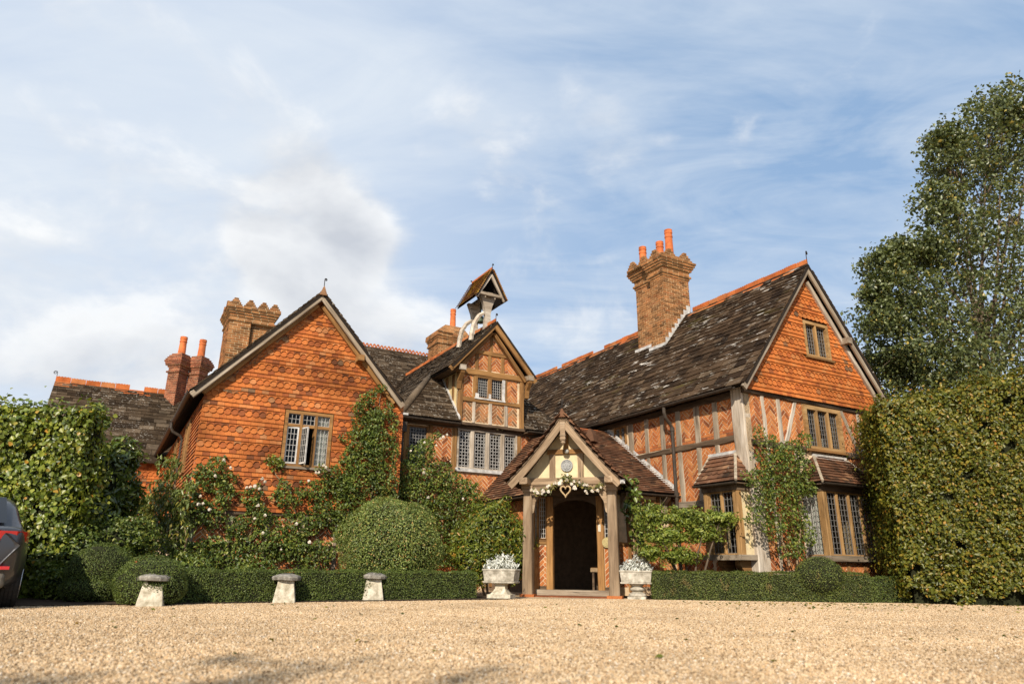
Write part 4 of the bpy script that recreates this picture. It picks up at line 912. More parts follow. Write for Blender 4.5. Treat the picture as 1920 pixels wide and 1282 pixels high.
    m = MB(); m.prism([(0, 0), (1.47, 1.6), (1.47, 1.75), (0, .14)], -.02, .02, Matrix(((0, 0, 1, A(8.46)-.03), (1, 0, 0, ye+.02), (0, 1, 0, 4.62), (0, 0, 0, 1)))); m.obj('lead_flashing', LEADW, R)
    ridge(R, R, (xr, yd+.02, zrf+.02), (xr, yb-.3, zrf+.02), 'tooth', .32, .10)
    FB = Fr((0, yd+.03, 0), (1, 0, 0), (0, 0, 1))
    barge(FB, dl-.02, zdl-.10, xr, zrf-.10, .16, -.06, .01, W_BROWN, R); barge(FB, xr, zrf-.10, dr+.02, zdl-.10, .16, -.06, .01, W_BROWN, R)
    barge(FB, dl+.25, zdl-.08, xr-.03, zrf-.30, .11, -.24, -.13, W_BROWN, R, 'inner_rafter'); barge(FB, xr+.03, zrf-.30, dr-.25, zdl-.08, .11, -.24, -.13, W_BROWN, R, 'inner_rafter')
    m = MB(); m.add([(dl, yd, zdl-.07), (dl+.3, yd, zdl-.07), (dl+.3, yx+.1, zdl-.07), (dl, yx+.1, zdl-.07)], [(0, 1, 2, 3)]); m.obj('soffit', W_DARK, R)
    scroll('finial', R, (xr, yd+.02, zrf), .26, .04, face=(1, .3, 0))
    gutter(R, (eaveL-.05, ye-.06, 4.56), (A(8.42), ye-.06, 4.56), .055); gutter(R, (A(10.7), ye-.06, 4.56), (WID-.35, ye-.06, 4.56), .055)
    m = MB(); m.box(eaveL+.05, A(8.44), ye-.02, .0, 4.50, 4.53); m.box(A(10.68), WID-.4, ye-.02, 0, 4.50, 4.53); m.obj('soffit', W_DARK, R)
    xp = A(6.72); m = MB(); m.tube([(xp, -.2, 4.45), (xp, -.2, 0)], .05, 10); m.box(xp-.1, xp+.1, -.3, -.08, 4.15, 4.42); m.obj('downpipe', PIPE, R)
    # ---- bell cote astride the ridge
    bc = MB()
    B0 = 18.32-CU0; B1 = 19.20-CU0; bz = zrf-.02
    def cote_post(y):
        M = Matrix(((1, 0, 0, 0), (0, 0, -1, y), (0, 1, 0, 0), (0, 0, 0, 1)))
        prof = [(xr-.12, bz-.15), (xr+.12, bz-.15), (xr+.085, bz+.45), (xr+.14, bz+.74), (xr+.28, bz+1.08), (xr-.28, bz+1.08), (xr-.14, bz+.74), (xr-.085, bz+.45)]
        return prof, M
    bcO = None
    for y in (B0, B1):
        prof, M = cote_post(y); m = MB(); m.prism([(x, z) for x, z in prof], -.075, .075, M)
        if bcO is None: bcO = m.obj('bell_cote', W_PALE, R); bcO['label'] = 'open timber bell cote with its own small tiled roof'
        else: m.obj('post', W_PALE, bcO)
    for y, off in ((B0, 0), (B1, 0)):                          # curved pale braces down the left slope
        path = [(xr-.12, y, bz+.50), (xr-.30, y-.0, bz+.36), (xr-.45, y, bz+.10), (xr-.52, y, bz-.22), (xr-.55, y, bz-.50)]
        m = MB()
        for i in range(4):
            pass
        m.tube(path, [.06, .075, .08, .08, .075], 6); m.obj('curved_brace', W_PALE, bcO)
    za, zb = bz+1.92, bz+.95; y0, y1 = B0-.30, B1+.28; sx = .52
    for s in (-1, 1):
        pts = [(xr+s*sx, y0, zb), (xr, y0, za), (xr, y1, za), (xr+s*sx, y1, zb)]
        if s > 0: pts = pts[::-1]
        sh_ = sheet('cote_roof', pts, .03, UNDER, R)
        ex = Vector((0, -s*-1, 0)) if 0 else Vector((0, 1 if s > 0 else -1, 0)); o0 = Vector((xr+s*sx, y0 if s > 0 else y1, zb)); f0 = Fr(o0, ex, (-s*sx, 0, za-zb)); L = math.hypot(sx, za-zb)
        P = Pieces(); hang_tiles(P, f0, [(-.03, -.03), (y1-y0+.03, -.03), (y1-y0+.03, L), (-.03, L)], [], tw=.12, g=.085, pattern='p', b0=-.02); P.emit('tile', BELLTILE, sh_, R, 60 if s < 0 else 0, 'tile_field')
    ridge(bcO, R, (xr, y0, za+.02), (xr, y1, za+.02), 'tooth', .28, .06, spread=.09, slope=1.5)
    FBc = Fr((0, y0+.06, 0), (1, 0, 0), (0, 0, 1))
    barge(FBc, xr-.50, zb-.02, xr, za-.16, .10, -.04, .02, W_PALE, bcO); barge(FBc, xr, za-.16, xr+.50, zb-.02, .10, -.04, .02, W_PALE, bcO); timber(FBc, xr-.40, zb+.12, xr+.40, zb+.10, .09, -.05, .03, W_GREY, bcO, 'tie_beam')
    m = MB(); m.box(xr-.10, xr+.10, y0+.1, y1-.1, bz+1.04, bz+1.15); m.obj('head_beam', W_GREY, bcO)
    m = MB(); ym = (B0+B1)/2+.02
    m.lathe([(.155, 0), (.14, .04), (.105, .10), (.09, .18), (.07, .22), (.02, .235)], 18, (xr, ym, bz+.34)); m.tube([(xr, ym, bz+.56), (xr, ym, bz+1.05)], .02, 6)
    m.obj('bell', flat_mat('verdigris_bronze', (.10, .13, .09), .5, metal=.5, var=.3), bcO, smooth=True)
    scroll('finial', bcO, (xr, y0, za), .18, .03, face=(1, .3, 0)); scroll('finial', bcO, (xr, y1, za), .12, .025, face=(-1, .3, 0))
    return R
# ---------------------------------------------------------------- hall range behind, far left range
def back_ranges():
    R = wing('hall_range', 'higher roof behind the dormer with arched crested ridge and single-pot chimney', 6.2, 24.0)
    L = 6.6; yr, zr, z0 = 2.5, 9.2, 5.0; sl = 1.1; dz = zr-sl*(yr+.3)
    r = sheet('roof', [(0, -.3, dz), (L, -.3, dz), (L, yr, zr), (0, yr, zr)], .06, UNDER, R); sheet('roof', [(L, 2*yr+.3, dz), (0, 2*yr+.3, dz), (0, yr, zr), (L, yr, zr)], .06, UNDER, R)
    k = math.hypot(1, sl); P = Pieces(); slates(P, Fr((0, -.3, dz), (1, 0, 0), (0, 1, sl)), [(0, 0), (L, 0), (L, (yr+.3)*k), (0, (yr+.3)*k)], lambda b: .2-.015*b, lambda b: .36); P.emit('slate', SLATE_G, r, R, 120, 'slate_field')
    ridge(R, R, (0, yr, zr+.02), (L, yr, zr+.02), 'arch', .30, .15, lim=40)
    m = MB(); m.prism([(0, 0), (2*yr, 0), (2*yr, dz), (yr, zr-.1), (0, dz)], 0, .2, Matrix(((0, 0, 1, 0), (1, 0, 0, 0), (0, 1, 0, 0), (0, 0, 0, 1)))); m.obj('end_wall', CBRICK_R, R)
    m = MB(); m.prism([(0, 0), (2*yr, 0), (2*yr, dz), (yr, zr-.1), (0, dz)], L-.2, L, Matrix(((0, 0, 1, 0), (1, 0, 0, 0), (0, 1, 0, 0), (0, 0, 0, 1)))); m.obj('end_wall', CBRICK_R, R)
    m = MB(); m.box(.21, L-.21, .0, .2, 0, dz); m.box(.21, L-.21, 2*yr-.2, 2*yr, 0, dz); m.obj('long_wall', CBRICK_R, R)
    x0, x1, ya, yb = 10.72-6.2, 11.98-6.2, 25.0-24, 26.1-24
    rects = [(x0, x0+.62, ya+.06, yb, 7.2, 9.42, 1), (x0+.60, x1, ya, yb, 7.2, 9.42, 1)]
    offs = [.05, .03, .03, .07, .11, .11]
    for i, o in enumerate(offs): rects.append((x0-o, x0+.6, ya+.06-o, yb+o, 9.42+i*.075, 9.42+(i+1)*.075-.001, 1)); rects.append((x0+.602, x1+o, ya-o, yb+o, 9.42+i*.075, 9.42+(i+1)*.075-.001, 1))
    zt = 9.42+len(offs)*.075
    for kk in range(6):
        s = .055*kk; rects.append((x0-.1+s*1.6, x1+.1-s*.6, ya-.1+s, yb+.1-s, zt+kk*.075, zt+(kk+1)*.075-.001, 1))
    ch = brick_stack(R, R, 'chimney', rects, CBRICK, MORTAR_D, 120); pot(ch, x0+.85, (ya+yb)/2, zt+.42, .92, .13)
    # far left service range
    R2 = wing('service_range', 'low far range with dark stone slate roof, orange ridge tiles and paired chimney shafts', -2.55, 28.0)
    L = 7.0; yr, zr, ze = 2.55, 7.10, 4.30; sl = (zr-ze)/yr; k = math.hypot(1, sl); dz = ze-.25*sl
    r = sheet('roof', [(0, -.25, dz), (L, -.25, dz), (L, yr, zr), (0, yr, zr)], .06, UNDER, R2); sheet('roof', [(L, 2*yr+.25, dz), (0, 2*yr+.25, dz), (0, yr, zr), (L, yr, zr)], .06, UNDER, R2)
    P = Pieces(); slates(P, Fr((0, -.25, dz), (1, 0, 0), (0, 1, sl)), [(0, 0), (L, 0), (L, (yr+.25)*k), (0, (yr+.25)*k)], lambda b: .34-.055*b, lambda b: .62-.09*b); P.emit('slate', SLATE_G, r, R2, 200, 'slate_field')
    ridge(R2, R2, (0, yr, zr+.03), (4.5, yr, zr+.03), 'tooth', .46, .20, gaps=((.5, .68),), lim=30, spread=.2)
    m = MB(); m.prism([(0, 0), (2*yr, 0), (2*yr, ze), (yr, zr-.1), (0, ze)], .1, .3, Matrix(((0, 0, 1, 0), (1, 0, 0, 0), (0, 1, 0, 0), (0, 0, 0, 1)))); m.obj('end_wall', CBRICK_R, R2)
    FG = Fr((0, 0, 0), (1, 0, 0), (0, 0, 1)); w = wall('front_wall', FG, [(.31, 0), (L, 0), (L, ze), (.31, ze)], [], .2, BATTEN, R2)
    P = Pieces(); hang_tiles(P, Fr((0, -.01, 0), (1, 0, 0), (0, 0, 1)), [(.31, 2.2), (L, 2.2), (L, ze-.05), (.31, ze-.05)], [], tw=.158, g=.0978, pattern='ppxv', b0=2.2); P.emit('tile', TILE, w, R2, 60, 'tile_field')
    m = MB(); m.box(.31, 4.1, -.012, -.002, 0, 2.2); m.obj('brick_base', CBRICK_R, R2)
    gutter(R2, (0, -.3, dz+.02), (3.8, -.3, dz+.02), .07)
    scroll('finial', R2, (0.02, yr, zr), .38, .07, face=(-1, .2, 0))
    for cx in (1.62, 2.28):                                    # two square shafts set diagonally
        pass
    ch = None
    for i, cx in enumerate((3.98+.14, 4.72+.14)):
        c = Vector((cx, yr-.15, 0)); a = .27; m = MB(); prof = [(a, 6.5), (a, 8.0), (a+.06, 8.02), (a+.06, 8.09), (a, 8.1), (a, 8.2), (a+.06, 8.28), (a+.12, 8.34), (a+.12, 8.42), (a+.15, 8.44), (a+.15, 8.50), (a+.1, 8.6), (a+.03, 8.72), (a-.06, 8.82), (.1, 8.84)]
        m = MB()
        core = MB(); P = Pieces(); bp = MB(); bp.box(-.5, .5, -.045, 0, -.029, .029); P.proto('b', bp)
        Rz = Matrix.Translation(c) @ Matrix.Rotation(math.radians(45), 4, 'Z'); z = 6.3; kk = 0
        def half(z):
            for (h0, z0), (h1, z1) in zip(prof, prof[1:]):
                if z0 <= z <= z1 and z1 > z0: return h0+(h1-h0)*(z-z0)/(z1-z0)
            return a
        while z < 8.82:
            h = half(z); core.box(-h+.012, h-.012, -h+.012, h-.012, z-.038, z+.038, Rz)
            for sd_ in range(4):
                Q = Rz @ Matrix.Rotation(sd_*math.pi/2, 4, 'Z') @ Matrix.Translation((0, -h, 0)) @ Matrix.Diagonal((-1, -1, 1, 1)); s = -h-(.11 if (kk+sd_) % 2 else 0)
                while s < h-.03:
                    s0, s1 = max(-h, s), min(h, s+.225); s += .225
                    if s1-s0 > .03: P.put('b', Q @ Matrix.Translation((-(s0+s1)/2, 0, z)) @ Matrix.Diagonal((s1-s0-.012, 1, 1, 1)), .015)
            z += .075; kk += 1
        o = core.obj('chimney', MORTAR_D, R2); P.emit('brick', CBRICK_R, o, R2, 60, 'bricks')
        pot(o, cx, yr-.15, 8.72, .86, .15)
    return R, R2
right_wing(); left_wing(); central_block(); back_ranges()

# ---------------------------------------------------------------- corner lobby between the wings
def lobby():
    w0, u0 = 9.2, 13.08
    R = wing('entrance_lobby', 'low corner lobby with brown tiled hipped roof tucked between the wings behind the porch', w0, u0)
    wr, ut, zt, ze = 12.25-w0-.02, 15.85-u0, 4.34, 2.36; wt_ = 11.02-w0; ub = 18.15-u0-.02
    rp = [(0, 0, ze), (wr, 0, ze), (wr, ut, zt), (wt_, ut, zt)]; lp = [(0, ub, ze), (0, 0, ze), (wt_, ut, zt), (wt_, ub, zt)]
    r1 = sheet('roof', rp, .05, UNDER, R); r2 = sheet('roof', lp, .05, UNDER, R); sheet('roof', [(wt_, ut, zt), (wr, ut, zt), (wr, ub, zt), (wt_, ub, zt)], .05, UNDER, R)
    k = math.hypot(ut, zt-ze)/ut; P = Pieces(); hang_tiles(P, Fr((0, 0, ze), (1, 0, 0), (0, ut, zt-ze)), [(0, -.03), (wr, -.03), (wr, ut*k), (wt_, ut*k)], [], tw=.165, g=.098, pattern='p', b0=-.03); P.emit('tile', ROOFTILE, r1, R, 230, 'tile_field')
    k = math.hypot(wt_, zt-ze)/wt_; P = Pieces(); hang_tiles(P, Fr((0, ub, ze), (0, -1, 0), (wt_, 0, zt-ze)), [(0, -.03), (ub, -.03), (ub-ut, wt_*k), (0, wt_*k)], [], tw=.165, g=.098, pattern='p', b0=-.03); P.emit('tile', ROOFTILE, r2, R, 50, 'tile_field')
    m = MB(); FW = Fr((wr, 0, 0), (0, -1, 0), (0, 0, 1)); m.prism([(0.0, ze), (0, ze-.1), (.02, ze-.1), (.02, ze+.02)], 0, .04, FW.M)
    n = 14
    for i in range(n):
        ya, yb = ut*i/n, ut*(i+1)/n; za, zb = ze+(zt-ze)*i/n, ze+(zt-ze)*(i+1)/n
        m.add([(wr-.11, ya, za+.062), (wr, ya, za+.062), (wr, yb, zb+.062), (wr-.11, yb, zb+.062), (wr-.012, ya, za+.06), (wr-.012, yb, zb+.06), (wr-.012, yb, zb+.17), (wr-.012, ya, za+.17)], [(0, 1, 2, 3), (4, 5, 6, 7)])
    m.obj('lead_flashing', LEADW, R)
    ridge(R, R, (wt_-.15, ut, zt+.02), (wr, ut, zt+.02), None, .3, spread=.14, slope=.7)
    m = MB(); m.prism([(-.13, 0), (.13, 0), (.10, .18), (.03, .34), (-.03, .34), (-.10, .18)], 0, .30, Matrix(((.5, 0, .87, 1.76), (-.87, 0, .5, 1.92), (0, 1, 0, 3.86), (0, 0, 0, 1)))); m.obj('hip_end_tile', ROOFTILE, R)
    m = MB(); m.tube([(0, 0, ze+.04), (wt_, ut, zt+.05)], .06, 8); m.obj('hip', ROOFTILE, R)
    # walls under the eaves
    FF = Fr((0, .26, 0), (1, 0, 0), (0, 0, 1)); fw = wall('front_wall', FF, [(1.15, 0), (wr, 0), (wr, 2.45), (1.15, 2.45)], [(1.7, 2.5, 1.2, 2.2)], .15, MORTAR, R)
    P = Pieces(); herringbone(P, FF, [[(1.2, .2), (wr-.1, .2), (wr-.1, 1.1), (1.2, 1.1)]]); P.emit('brick', BRICK, fw, R, 30, 'brick_field')
    for x in (1.2, 1.62, 2.58, wr-.08): timber(FF, x, .1, x, 2.45, .11, -.02, .03, W_BROWN, fw)
    timber(FF, 1.15, 1.15, wr, 1.15, .1, -.02, .035, W_BROWN, fw, 'rail'); timber(FF, 1.15, 2.35, wr, 2.35, .12, -.02, .04, W_DARK, fw, 'wall_plate')
    window(FF, 1.7, 2.5, 1.2, 2.22, 2, 3, 6, W_BROWN, R)
    FS = Fr((.26, 0, 0), (0, -1, 0), (0, 0, 1)); sw = wall('side_wall', FS, [(-ub, 0), (-1.85, 0), (-1.85, 2.45), (-ub, 2.45)], [], .15, INTERIOR, R)
    P = Pieces(); herringbone(P, FS, [[(-ub+.1, .3), (-1.9, .3), (-1.9, 2.3), (-ub+.1, 2.3)]]); P.emit('brick', BRICK, sw, R, 20, 'brick_field')
    for a in (-4.6, -3.6, -2.7, -1.93): timber(FS, a, .1, a, 2.45, .12, -.02, .03, W_BROWN, sw)
    gutter(R, (1.7, -.05, ze-.03), (wr, -.05, ze-.03), .045); gutter(R, (-.05, ub, ze-.03), (-.05, 1.6, ze-.03), .045)
    m = MB(); m.box(.4, wr, .5, ub, -.0, .06); m.obj('floor', INTERIOR, R)
    m = MB(); m.box(.42, wr-.05, 3.2, 3.3, .06, 3.2); m.obj('inner_wall', INTERIOR, R)
    for a in (1.45, 2.75):
        m = MB(); m.prism([(0, 1.9), (.05, 1.9), (.09, 2.12), (.24, 2.26), (.26, 2.33), (0, 2.33)], a-.05, a+.05, Matrix(((0, 0, 1, 0), (-1, 0, 0, .26), (0, 1, 0, 0), (0, 0, 0, 1)))); m.obj('bracket', W_GREY, R)
    return R
# ---------------------------------------------------------------- the porch
PA = math.radians(-15.4); PP = np.array([math.cos(PA), math.sin(PA), 0]); PQ = np.array([-math.sin(PA), math.cos(PA), 0]); P0 = np.array([1.31, 15.6, 0])
def porch():
    R = thing('oak_porch', 'weathered oak gabled porch with ochre plaster gable, brick plinths and tiled roof', 'porch', tuple(P0), PA)
    FF = Fr((0, 0, 0), (1, 0, 0), (0, 0, 1)); cx = -.055
    for x in (-.955, .935):
        p = timber(FF, x, .05, x, 2.36, .225, -.19, .02, W_PORCH, R, 'post', .005, .195)
        m = MB(); m.box(x-.16, x+.16, -.06, .24, 0, .055); m.obj('brick_plinth', BRICK, R)
        m = MB(); m.box(x-.115, x+.115, -.05, .19, 2.22, 2.30); m.box(x-.13, x+.13, -.07, .2, 2.30, 2.36); m.obj('capital', W_PORCH, R)
        FS = Fr((x, 0, 0), (0, 1, 0), (0, 0, 1)); timber(FS, -.40, 2.43, 1.2, 2.43, .14, -.09, .09, W_PORCH, R, 'wall_plate', .004)
    timber(FF, -.90, 2.445, .88, 2.445, .17, -.14, .015, W_PORCH, R, 'tie_beam', .005)
    # curved braces
    for x, s in ((-.85, 1), (.83, -1)):
        pts = [(x, 1.75), (x+s*.035, 1.78), (x+s*.07, 2.0), (x+s*.19, 2.20), (x+s*.42, 2.31), (x+s*.45, 2.36), (x, 2.36)]
        m = MB(); m.prism(pts if s < 0 else pts, -.10, -.02, FF.M); m.obj('arch_brace', W_PORCH, R)
    for x, s in ((1.045, 1), (-1.065, -1)):
        pts = [(0, 1.75), (.035, 1.78), (.07, 2.0), (.2, 2.22), (.42, 2.31), (.42, 2.36), (0, 2.36)]
        m = MB(); m.prism(pts, -.04, .04, Matrix(((0, 0, 1, x-s*.11), (1, 0, 0, .19), (0, 1, 0, 0), (0, 0, 0, 1)))); m.obj('arch_brace', W_PORCH, R)
    # gable
    zA = 3.92; HW = 1.27; HH = 1.50
    zc = lambda t: zA-HH*(1.2*t-.2*t*t)
    m = MB(); m.prism([(cx-.98, 2.53), (cx+.98, 2.53), (cx, 3.72)], -.08, -.05, FF.M); m.obj('plaster_gable', PLASTER, R)
    for x in (-.385, .265): timber(FF, x, 2.52, x, 3.12, .13, -.06, .0, W_PORCH, R, 'stud', .004)
    timber(FF, cx-.44, 3.11, cx+.44, 3.11, .11, -.06, .005, W_BROWN, R, 'collar', .004); timber(FF, cx, 3.15, cx, 3.6, .1, -.06, -.01, W_BROWN, R, 'king_post', .003)
    for s in (-1, 1):
        prev = None
        n = 7
        for off, dpt, wd, nm in ((.115, (-.10, .02), .15, 'bargeboard'),):
            v = []; f = []
            for i in range(n+1):
                t = i/n; x = cx+s*HW*t; z = zc(t)-.05; dx, dz = s*HW, -HH*(1.2-.4*t); L = math.hypot(dx, dz); nx, nz_ = -dz/L*s, dx/L*s
                for wv, d in ((0, .02), (0, -.05), (-wd, -.05), (-wd, .02)): v.append((x+nx*wv, -(.36+d), z+nz_*wv))
            for i in range(n):
                for k in range(4): f.append((i*4+k, i*4+(k+1) % 4, (i+1)*4+(k+1) % 4, (i+1)*4+k))
            f += [(0, 1, 2, 3), tuple(n*4+k for k in (3, 2, 1, 0))]
            M = Matrix.Translation((cx, -.36, zA)) @ Matrix.Rotation(math.atan2(HH, s*HW), 4, 'Y'); Mi = M.inverted()      # its own x axis runs down the board
            link(nm, mk_mesh(nm, [Mi @ Vector(p) for p in v], f, W_PORCH), R, M)
    m = MB(); m.box(cx-.055, cx+.055, -.40, -.30, 3.30, 3.72); m.box(cx-.065, cx+.065, -.41, -.29, 3.40, 3.43); m.box(cx-.065, cx+.065, -.41, -.29, 3.33, 3.36); m.lathe([(.03, 0), (.055, .03), (.05, .06), (.03, .08)], 8, (cx, -.35, 3.22)); m.obj('pendant', W_PORCH, R)
    # tiled roof on the bell-cast curve
    for s in (-1, 1):
        n = 12; v = []; f = []
        for i in range(n+1):
            t = i/n; x = cx+s*HW*t
            for y in (-.40, 2.6):
                v.append((x, y, zc(t)+.0)); v.append((x, y, zc(t)-.045))
        for i in range(n): a = i*4; b = a+4; f += [(a, a+2, b+2, b), (a+1, b+1, b+3, a+3), (a, b, b+1, a+1), (a+2, a+3, b+3, b+2)]
        f += [(n*4, n*4+2, n*4+3, n*4+1)]
        ro = link('roof', mk_mesh('roof', v, f, W_DARK), R)
        P = Pieces(); tile_protos(P, .165, .10); s_acc = 0.; t = 1.03; row = 0
        while t > .03:
            x, z = cx+s*HW*t, zc(t); dx, dz = -s*HW, HH*(1.2-.4*t); L = math.hypot(dx, dz); ey = Vector((dx/L, 0, dz/L)); ex = Vector((0, -1 if s < 0 else 1, 0)); fr0 = Fr((x, 0, z+.004), ex, ey)
            y = -.42+(.082 if row % 2 else 0.)
            while y < 2.5:
                P.put('p', fr0.M @ Matrix.Translation(((-y if s < 0 else y), random.uniform(-.004, .004), random.uniform(0, .006))) @ Matrix.Rotation(random.uniform(-.03, .03), 4, 'Z') @ Matrix.Rotation(random.uniform(-.05, .05), 4, 'Y'), .0165)
                y += .165
            t -= .10/L; row += 1
        P.emit('tile', ROOFTILE, ro, R, 130, 'tile_field')
    ridge(R, R, (cx, -.40, zA+.03), (cx, 2.5, zA+.03), None, .3, spread=.11, slope=1.3)
    m = MB(); m.prism([(cx-.09, zA-.10), (cx+.09, zA-.10), (cx+.012, zA+.09), (cx-.012, zA+.09)], 0, .05, Matrix(((1, 0, 0, 0), (0, 0, -1, -.40), (0, 1, 0, 0), (0, 0, 0, 1)))); m.obj('apex_tile', ROOFTILE, R)
    m = MB(); m.tube([(cx, -.43, zA-.1), (cx, -.43, zA+.34)], [.02, .012], 6); m.obj('finial', IRON, R)
    # door wall
    q = .90; FD = Fr((0, q, 0), (1, 0, 0), (0, 0, 1))
    arch = [(-.56, .12), (-.56, 1.78)]+[(-.05+.51*math.cos(a), 1.92+.20*math.sin(a)) for a in [math.pi*(1-i/10) for i in range(1, 10)]]+[(.46, 1.78), (.46, .12)]
    m = MB()
    m.box(-1.0, -.70, 0, .22, -.12, 0., FD.M); m.box(.60, .9, 0, .22, -.12, 0., FD.M); m.box(-1.0, .9, 2.2, 2.5, -.12, .0, FD.M); m.prism([(-.98, 2.5), (.87, 2.5), (-.055, 3.6)], -.12, 0, FD.M); m.box(-1.0, -.92, .22, 2.2, -.12, 0, FD.M); m.box(.86, .9, .22, 2.2, -.12, 0, FD.M)
    dw = m.obj('door_wall', W_DARK, R)
    for s in range(10):                                        # spandrel above the arch
        a0, a1 = math.pi*(1-s/10), math.pi*(1-(s+1)/10); x0, z0, x1, z1 = -.05+.51*math.cos(a0), 1.92+.20*math.sin(a0), -.05+.51*math.cos(a1), 1.92+.20*math.sin(a1)
        mm = MB(); mm.prism([(x0, z0), (x1, z1), (x1, 2.2), (x0, 2.2)], -.12, .02, FD.M)
        if s == 0: sp = mm
        else: sp.add(mm.v, mm.f)
    sp.obj('door_head', W_DARK, R)
    for x in (-.64, .54): timber(FD, x, .11, x, 2.2, .16, -.12, .05, W_BROWN, R, 'door_jamb', .005)
    for x0, x1 in ((-.92, -.72), (.62, .86)):
        pw = wall('brick_panel', FD, [(x0, .2), (x1, .2), (x1, 1.12), (x0, 1.12)], [], .1, MORTAR, R); P = Pieces(); herringbone(P, FD, [[(x0+.01, .21), (x1-.01, .21), (x1-.01, 1.1), (x0+.01, 1.1)]]); P.emit('brick', BRICK, pw, R, 25, 'brick_field')
        timber(FD, x0-.02, 1.17, x1+.02, 1.17, .11, -.1, .03, W_BROWN, R, 'rail', .003)
        window(FD, x0, x1, 1.24, 2.2, 1, 3, 9, W_BROWN, R, fw=.02, d0=-.08, d1=.02)
    timber(FF, -1.0, .075, .92, .075, .13, -.95, -.52, W_GREY, R, 'threshold', .004)
    m = MB(); m.box(-.95, .9, .06, 1.0, .0, .025); m.obj('brick_step', BRICK, R)
    # glazed sides
    for x, s in ((-.955, -1), (.935, 1)):
        FS = Fr((x+s*.02, .9 if s < 0 else .2, 0), (0, -1 if s < 0 else 1, 0), (0, 0, 1)); L = .70
        m = MB(); m.box(0, L, 0, .95, -.08, 0, FS.M); m.obj('side_panel', W_BROWN, R)
        timber(FS, 0, 1.0, L, 1.0, .10, -.09, .02, W_BROWN, R, 'rail', .003)
        window(FS, 0.02, L-.02, 1.06, 2.3, 2, 3, 9, W_BROWN, R, fw=.03, mw=.04, d0=-.07, d1=.01)
    # lead rose medallion
    m = MB(); c = (-.05, 2.80); D = lambda x, y, z: FF.M @ Vector((x, y, z))
    def disc(r, d0, d1, n=28, ox=0., oy=0.): m.prism([(c[0]+ox+r*math.cos(2*math.pi*i/n), c[1]+oy+r*math.sin(2*math.pi*i/n)) for i in range(n)], d0, d1, FF.M)
    def ring(r0, r1, d0, d1, n=28):
        for i in range(n):
            a, b = 2*math.pi*i/n, 2*math.pi*(i+1)/n; m.prism([(c[0]+r0*math.cos(a), c[1]+r0*math.sin(a)), (c[0]+r1*math.cos(a), c[1]+r1*math.sin(a)), (c[0]+r1*math.cos(b), c[1]+r1*math.sin(b)), (c[0]+r0*math.cos(b), c[1]+r0*math.sin(b))], d0, d1, FF.M)
    disc(.132, -.05, -.025); ring(.118, .136, -.03, -.008); ring(.088, .094, -.03, -.012)
    for i in range(5):
        a = math.pi/2+2*math.pi*i/5; disc(.034, -.03, -.010, 12, .052*math.cos(a), .052*math.sin(a)); disc(.017, -.012, -.004, 10, .034*math.cos(a+math.pi/5), .034*math.sin(a+math.pi/5))
    disc(.018, -.012, .0, 10)
    o = m.obj('rose_medallion', flat_mat('old_lead', (.30, .30, .29), .6, metal=.2, var=.3, vscale=40), R); o['label'] = 'round grey lead medallion with a five-petalled rose in relief'
    m = MB(); m.lathe([(.005, -.05), (.035, -.042), (.05, -.02), (.055, 0), (.05, .02), (.035, .042), (.005, .05)], 14, (cx+.03, -.09, 3.10)); m.box(cx+.0, cx+.06, -.07, .0, 3.08, 3.12); m.obj('globe_lamp', flat_mat('lamp_glass', (.35, .33, .29), .15, var=.1, spec=.8), R, smooth=True)
    m = MB(); m.box(1.18, 1.28, -.40, -.30, 2.33, 2.42); m.box(1.20, 1.26, -.43, -.40, 2.35, 2.40); m.obj('floodlight', LEADW, R)
    m = MB(); m.prism([(.665+.115*math.cos(2*math.pi*i/24), 1.16+.115*math.sin(2*math.pi*i/24)) for i in range(24)], .0, .03, FD.M @ Matrix.Translation((.03, 0, .03))); m.prism([(.665+.085*math.cos(2*math.pi*i/24), 1.16+.085*math.sin(2*math.pi*i/24)) for i in range(24)], .03, .042, FD.M @ Matrix.Translation((.03, 0, .03))); m.obj('brass_plaque', flat_mat('old_brass', (.42, .34, .16), .4, metal=.5, var=.4, vscale=50), R)
    m = MB(); m.box(.50, .56, 1.40, 1.56, .051, .058, FD.M); m.obj('notice_plate', flat_mat('pale_notice', (.55, .50, .40), .6, var=.4, vscale=60), R)
    return R
def lw_pt(p, q, z): return P0+PP*p+PQ*q+np.array([0, 0, z])
lobby(); PORCH = porch()

# ================================================================== GROUND
def gravel_mat():
    m, nt = newmat('honey_gravel'); g = nd(nt, 'ShaderNodeNewGeometry'); pos = g.outputs['Position']
    vo = nd(nt, 'ShaderNodeTexVoronoi', i={'Vector': pos, 'Scale': 62., 'Randomness': 1.})
    sp = nd(nt, 'ShaderNodeSeparateColor', i={0: vo.outputs['Color']}).outputs[0]
    c = ramp(nt, sp, [(0, (.20, .13, .07)), (.2, (.42, .29, .165)), (.5, (.58, .42, .25)), (.75, (.64, .50, .335)), (.92, (.50, .32, .165)), (1, (.74, .66, .54))])
    c = mixc(nt, 1., c, ramp(nt, nz(nt, pos, .5, 5, .6), [(.3, .84), (.7, 1.08)]), 'MULTIPLY')
    c = mixc(nt, 1., c, ramp(nt, vo.outputs['Distance'], [(.3, 1.1), (.8, .75)]), 'MULTIPLY')
    h = mth(nt, 'ADD', mth(nt, 'MULTIPLY', vo.outputs['Distance'], -1.), mth(nt, 'MULTIPLY', nz(nt, pos, 7, 4), .8))
    p = nd(nt, 'ShaderNodeBsdfPrincipled', i={'Base Color': c, 'Roughness': .85, 'Specular IOR Level': .15, 'Normal': bump(nt, h, .45, .012)})
    finish(nt, p.outputs[0]); return m
GRAVEL = gravel_mat()
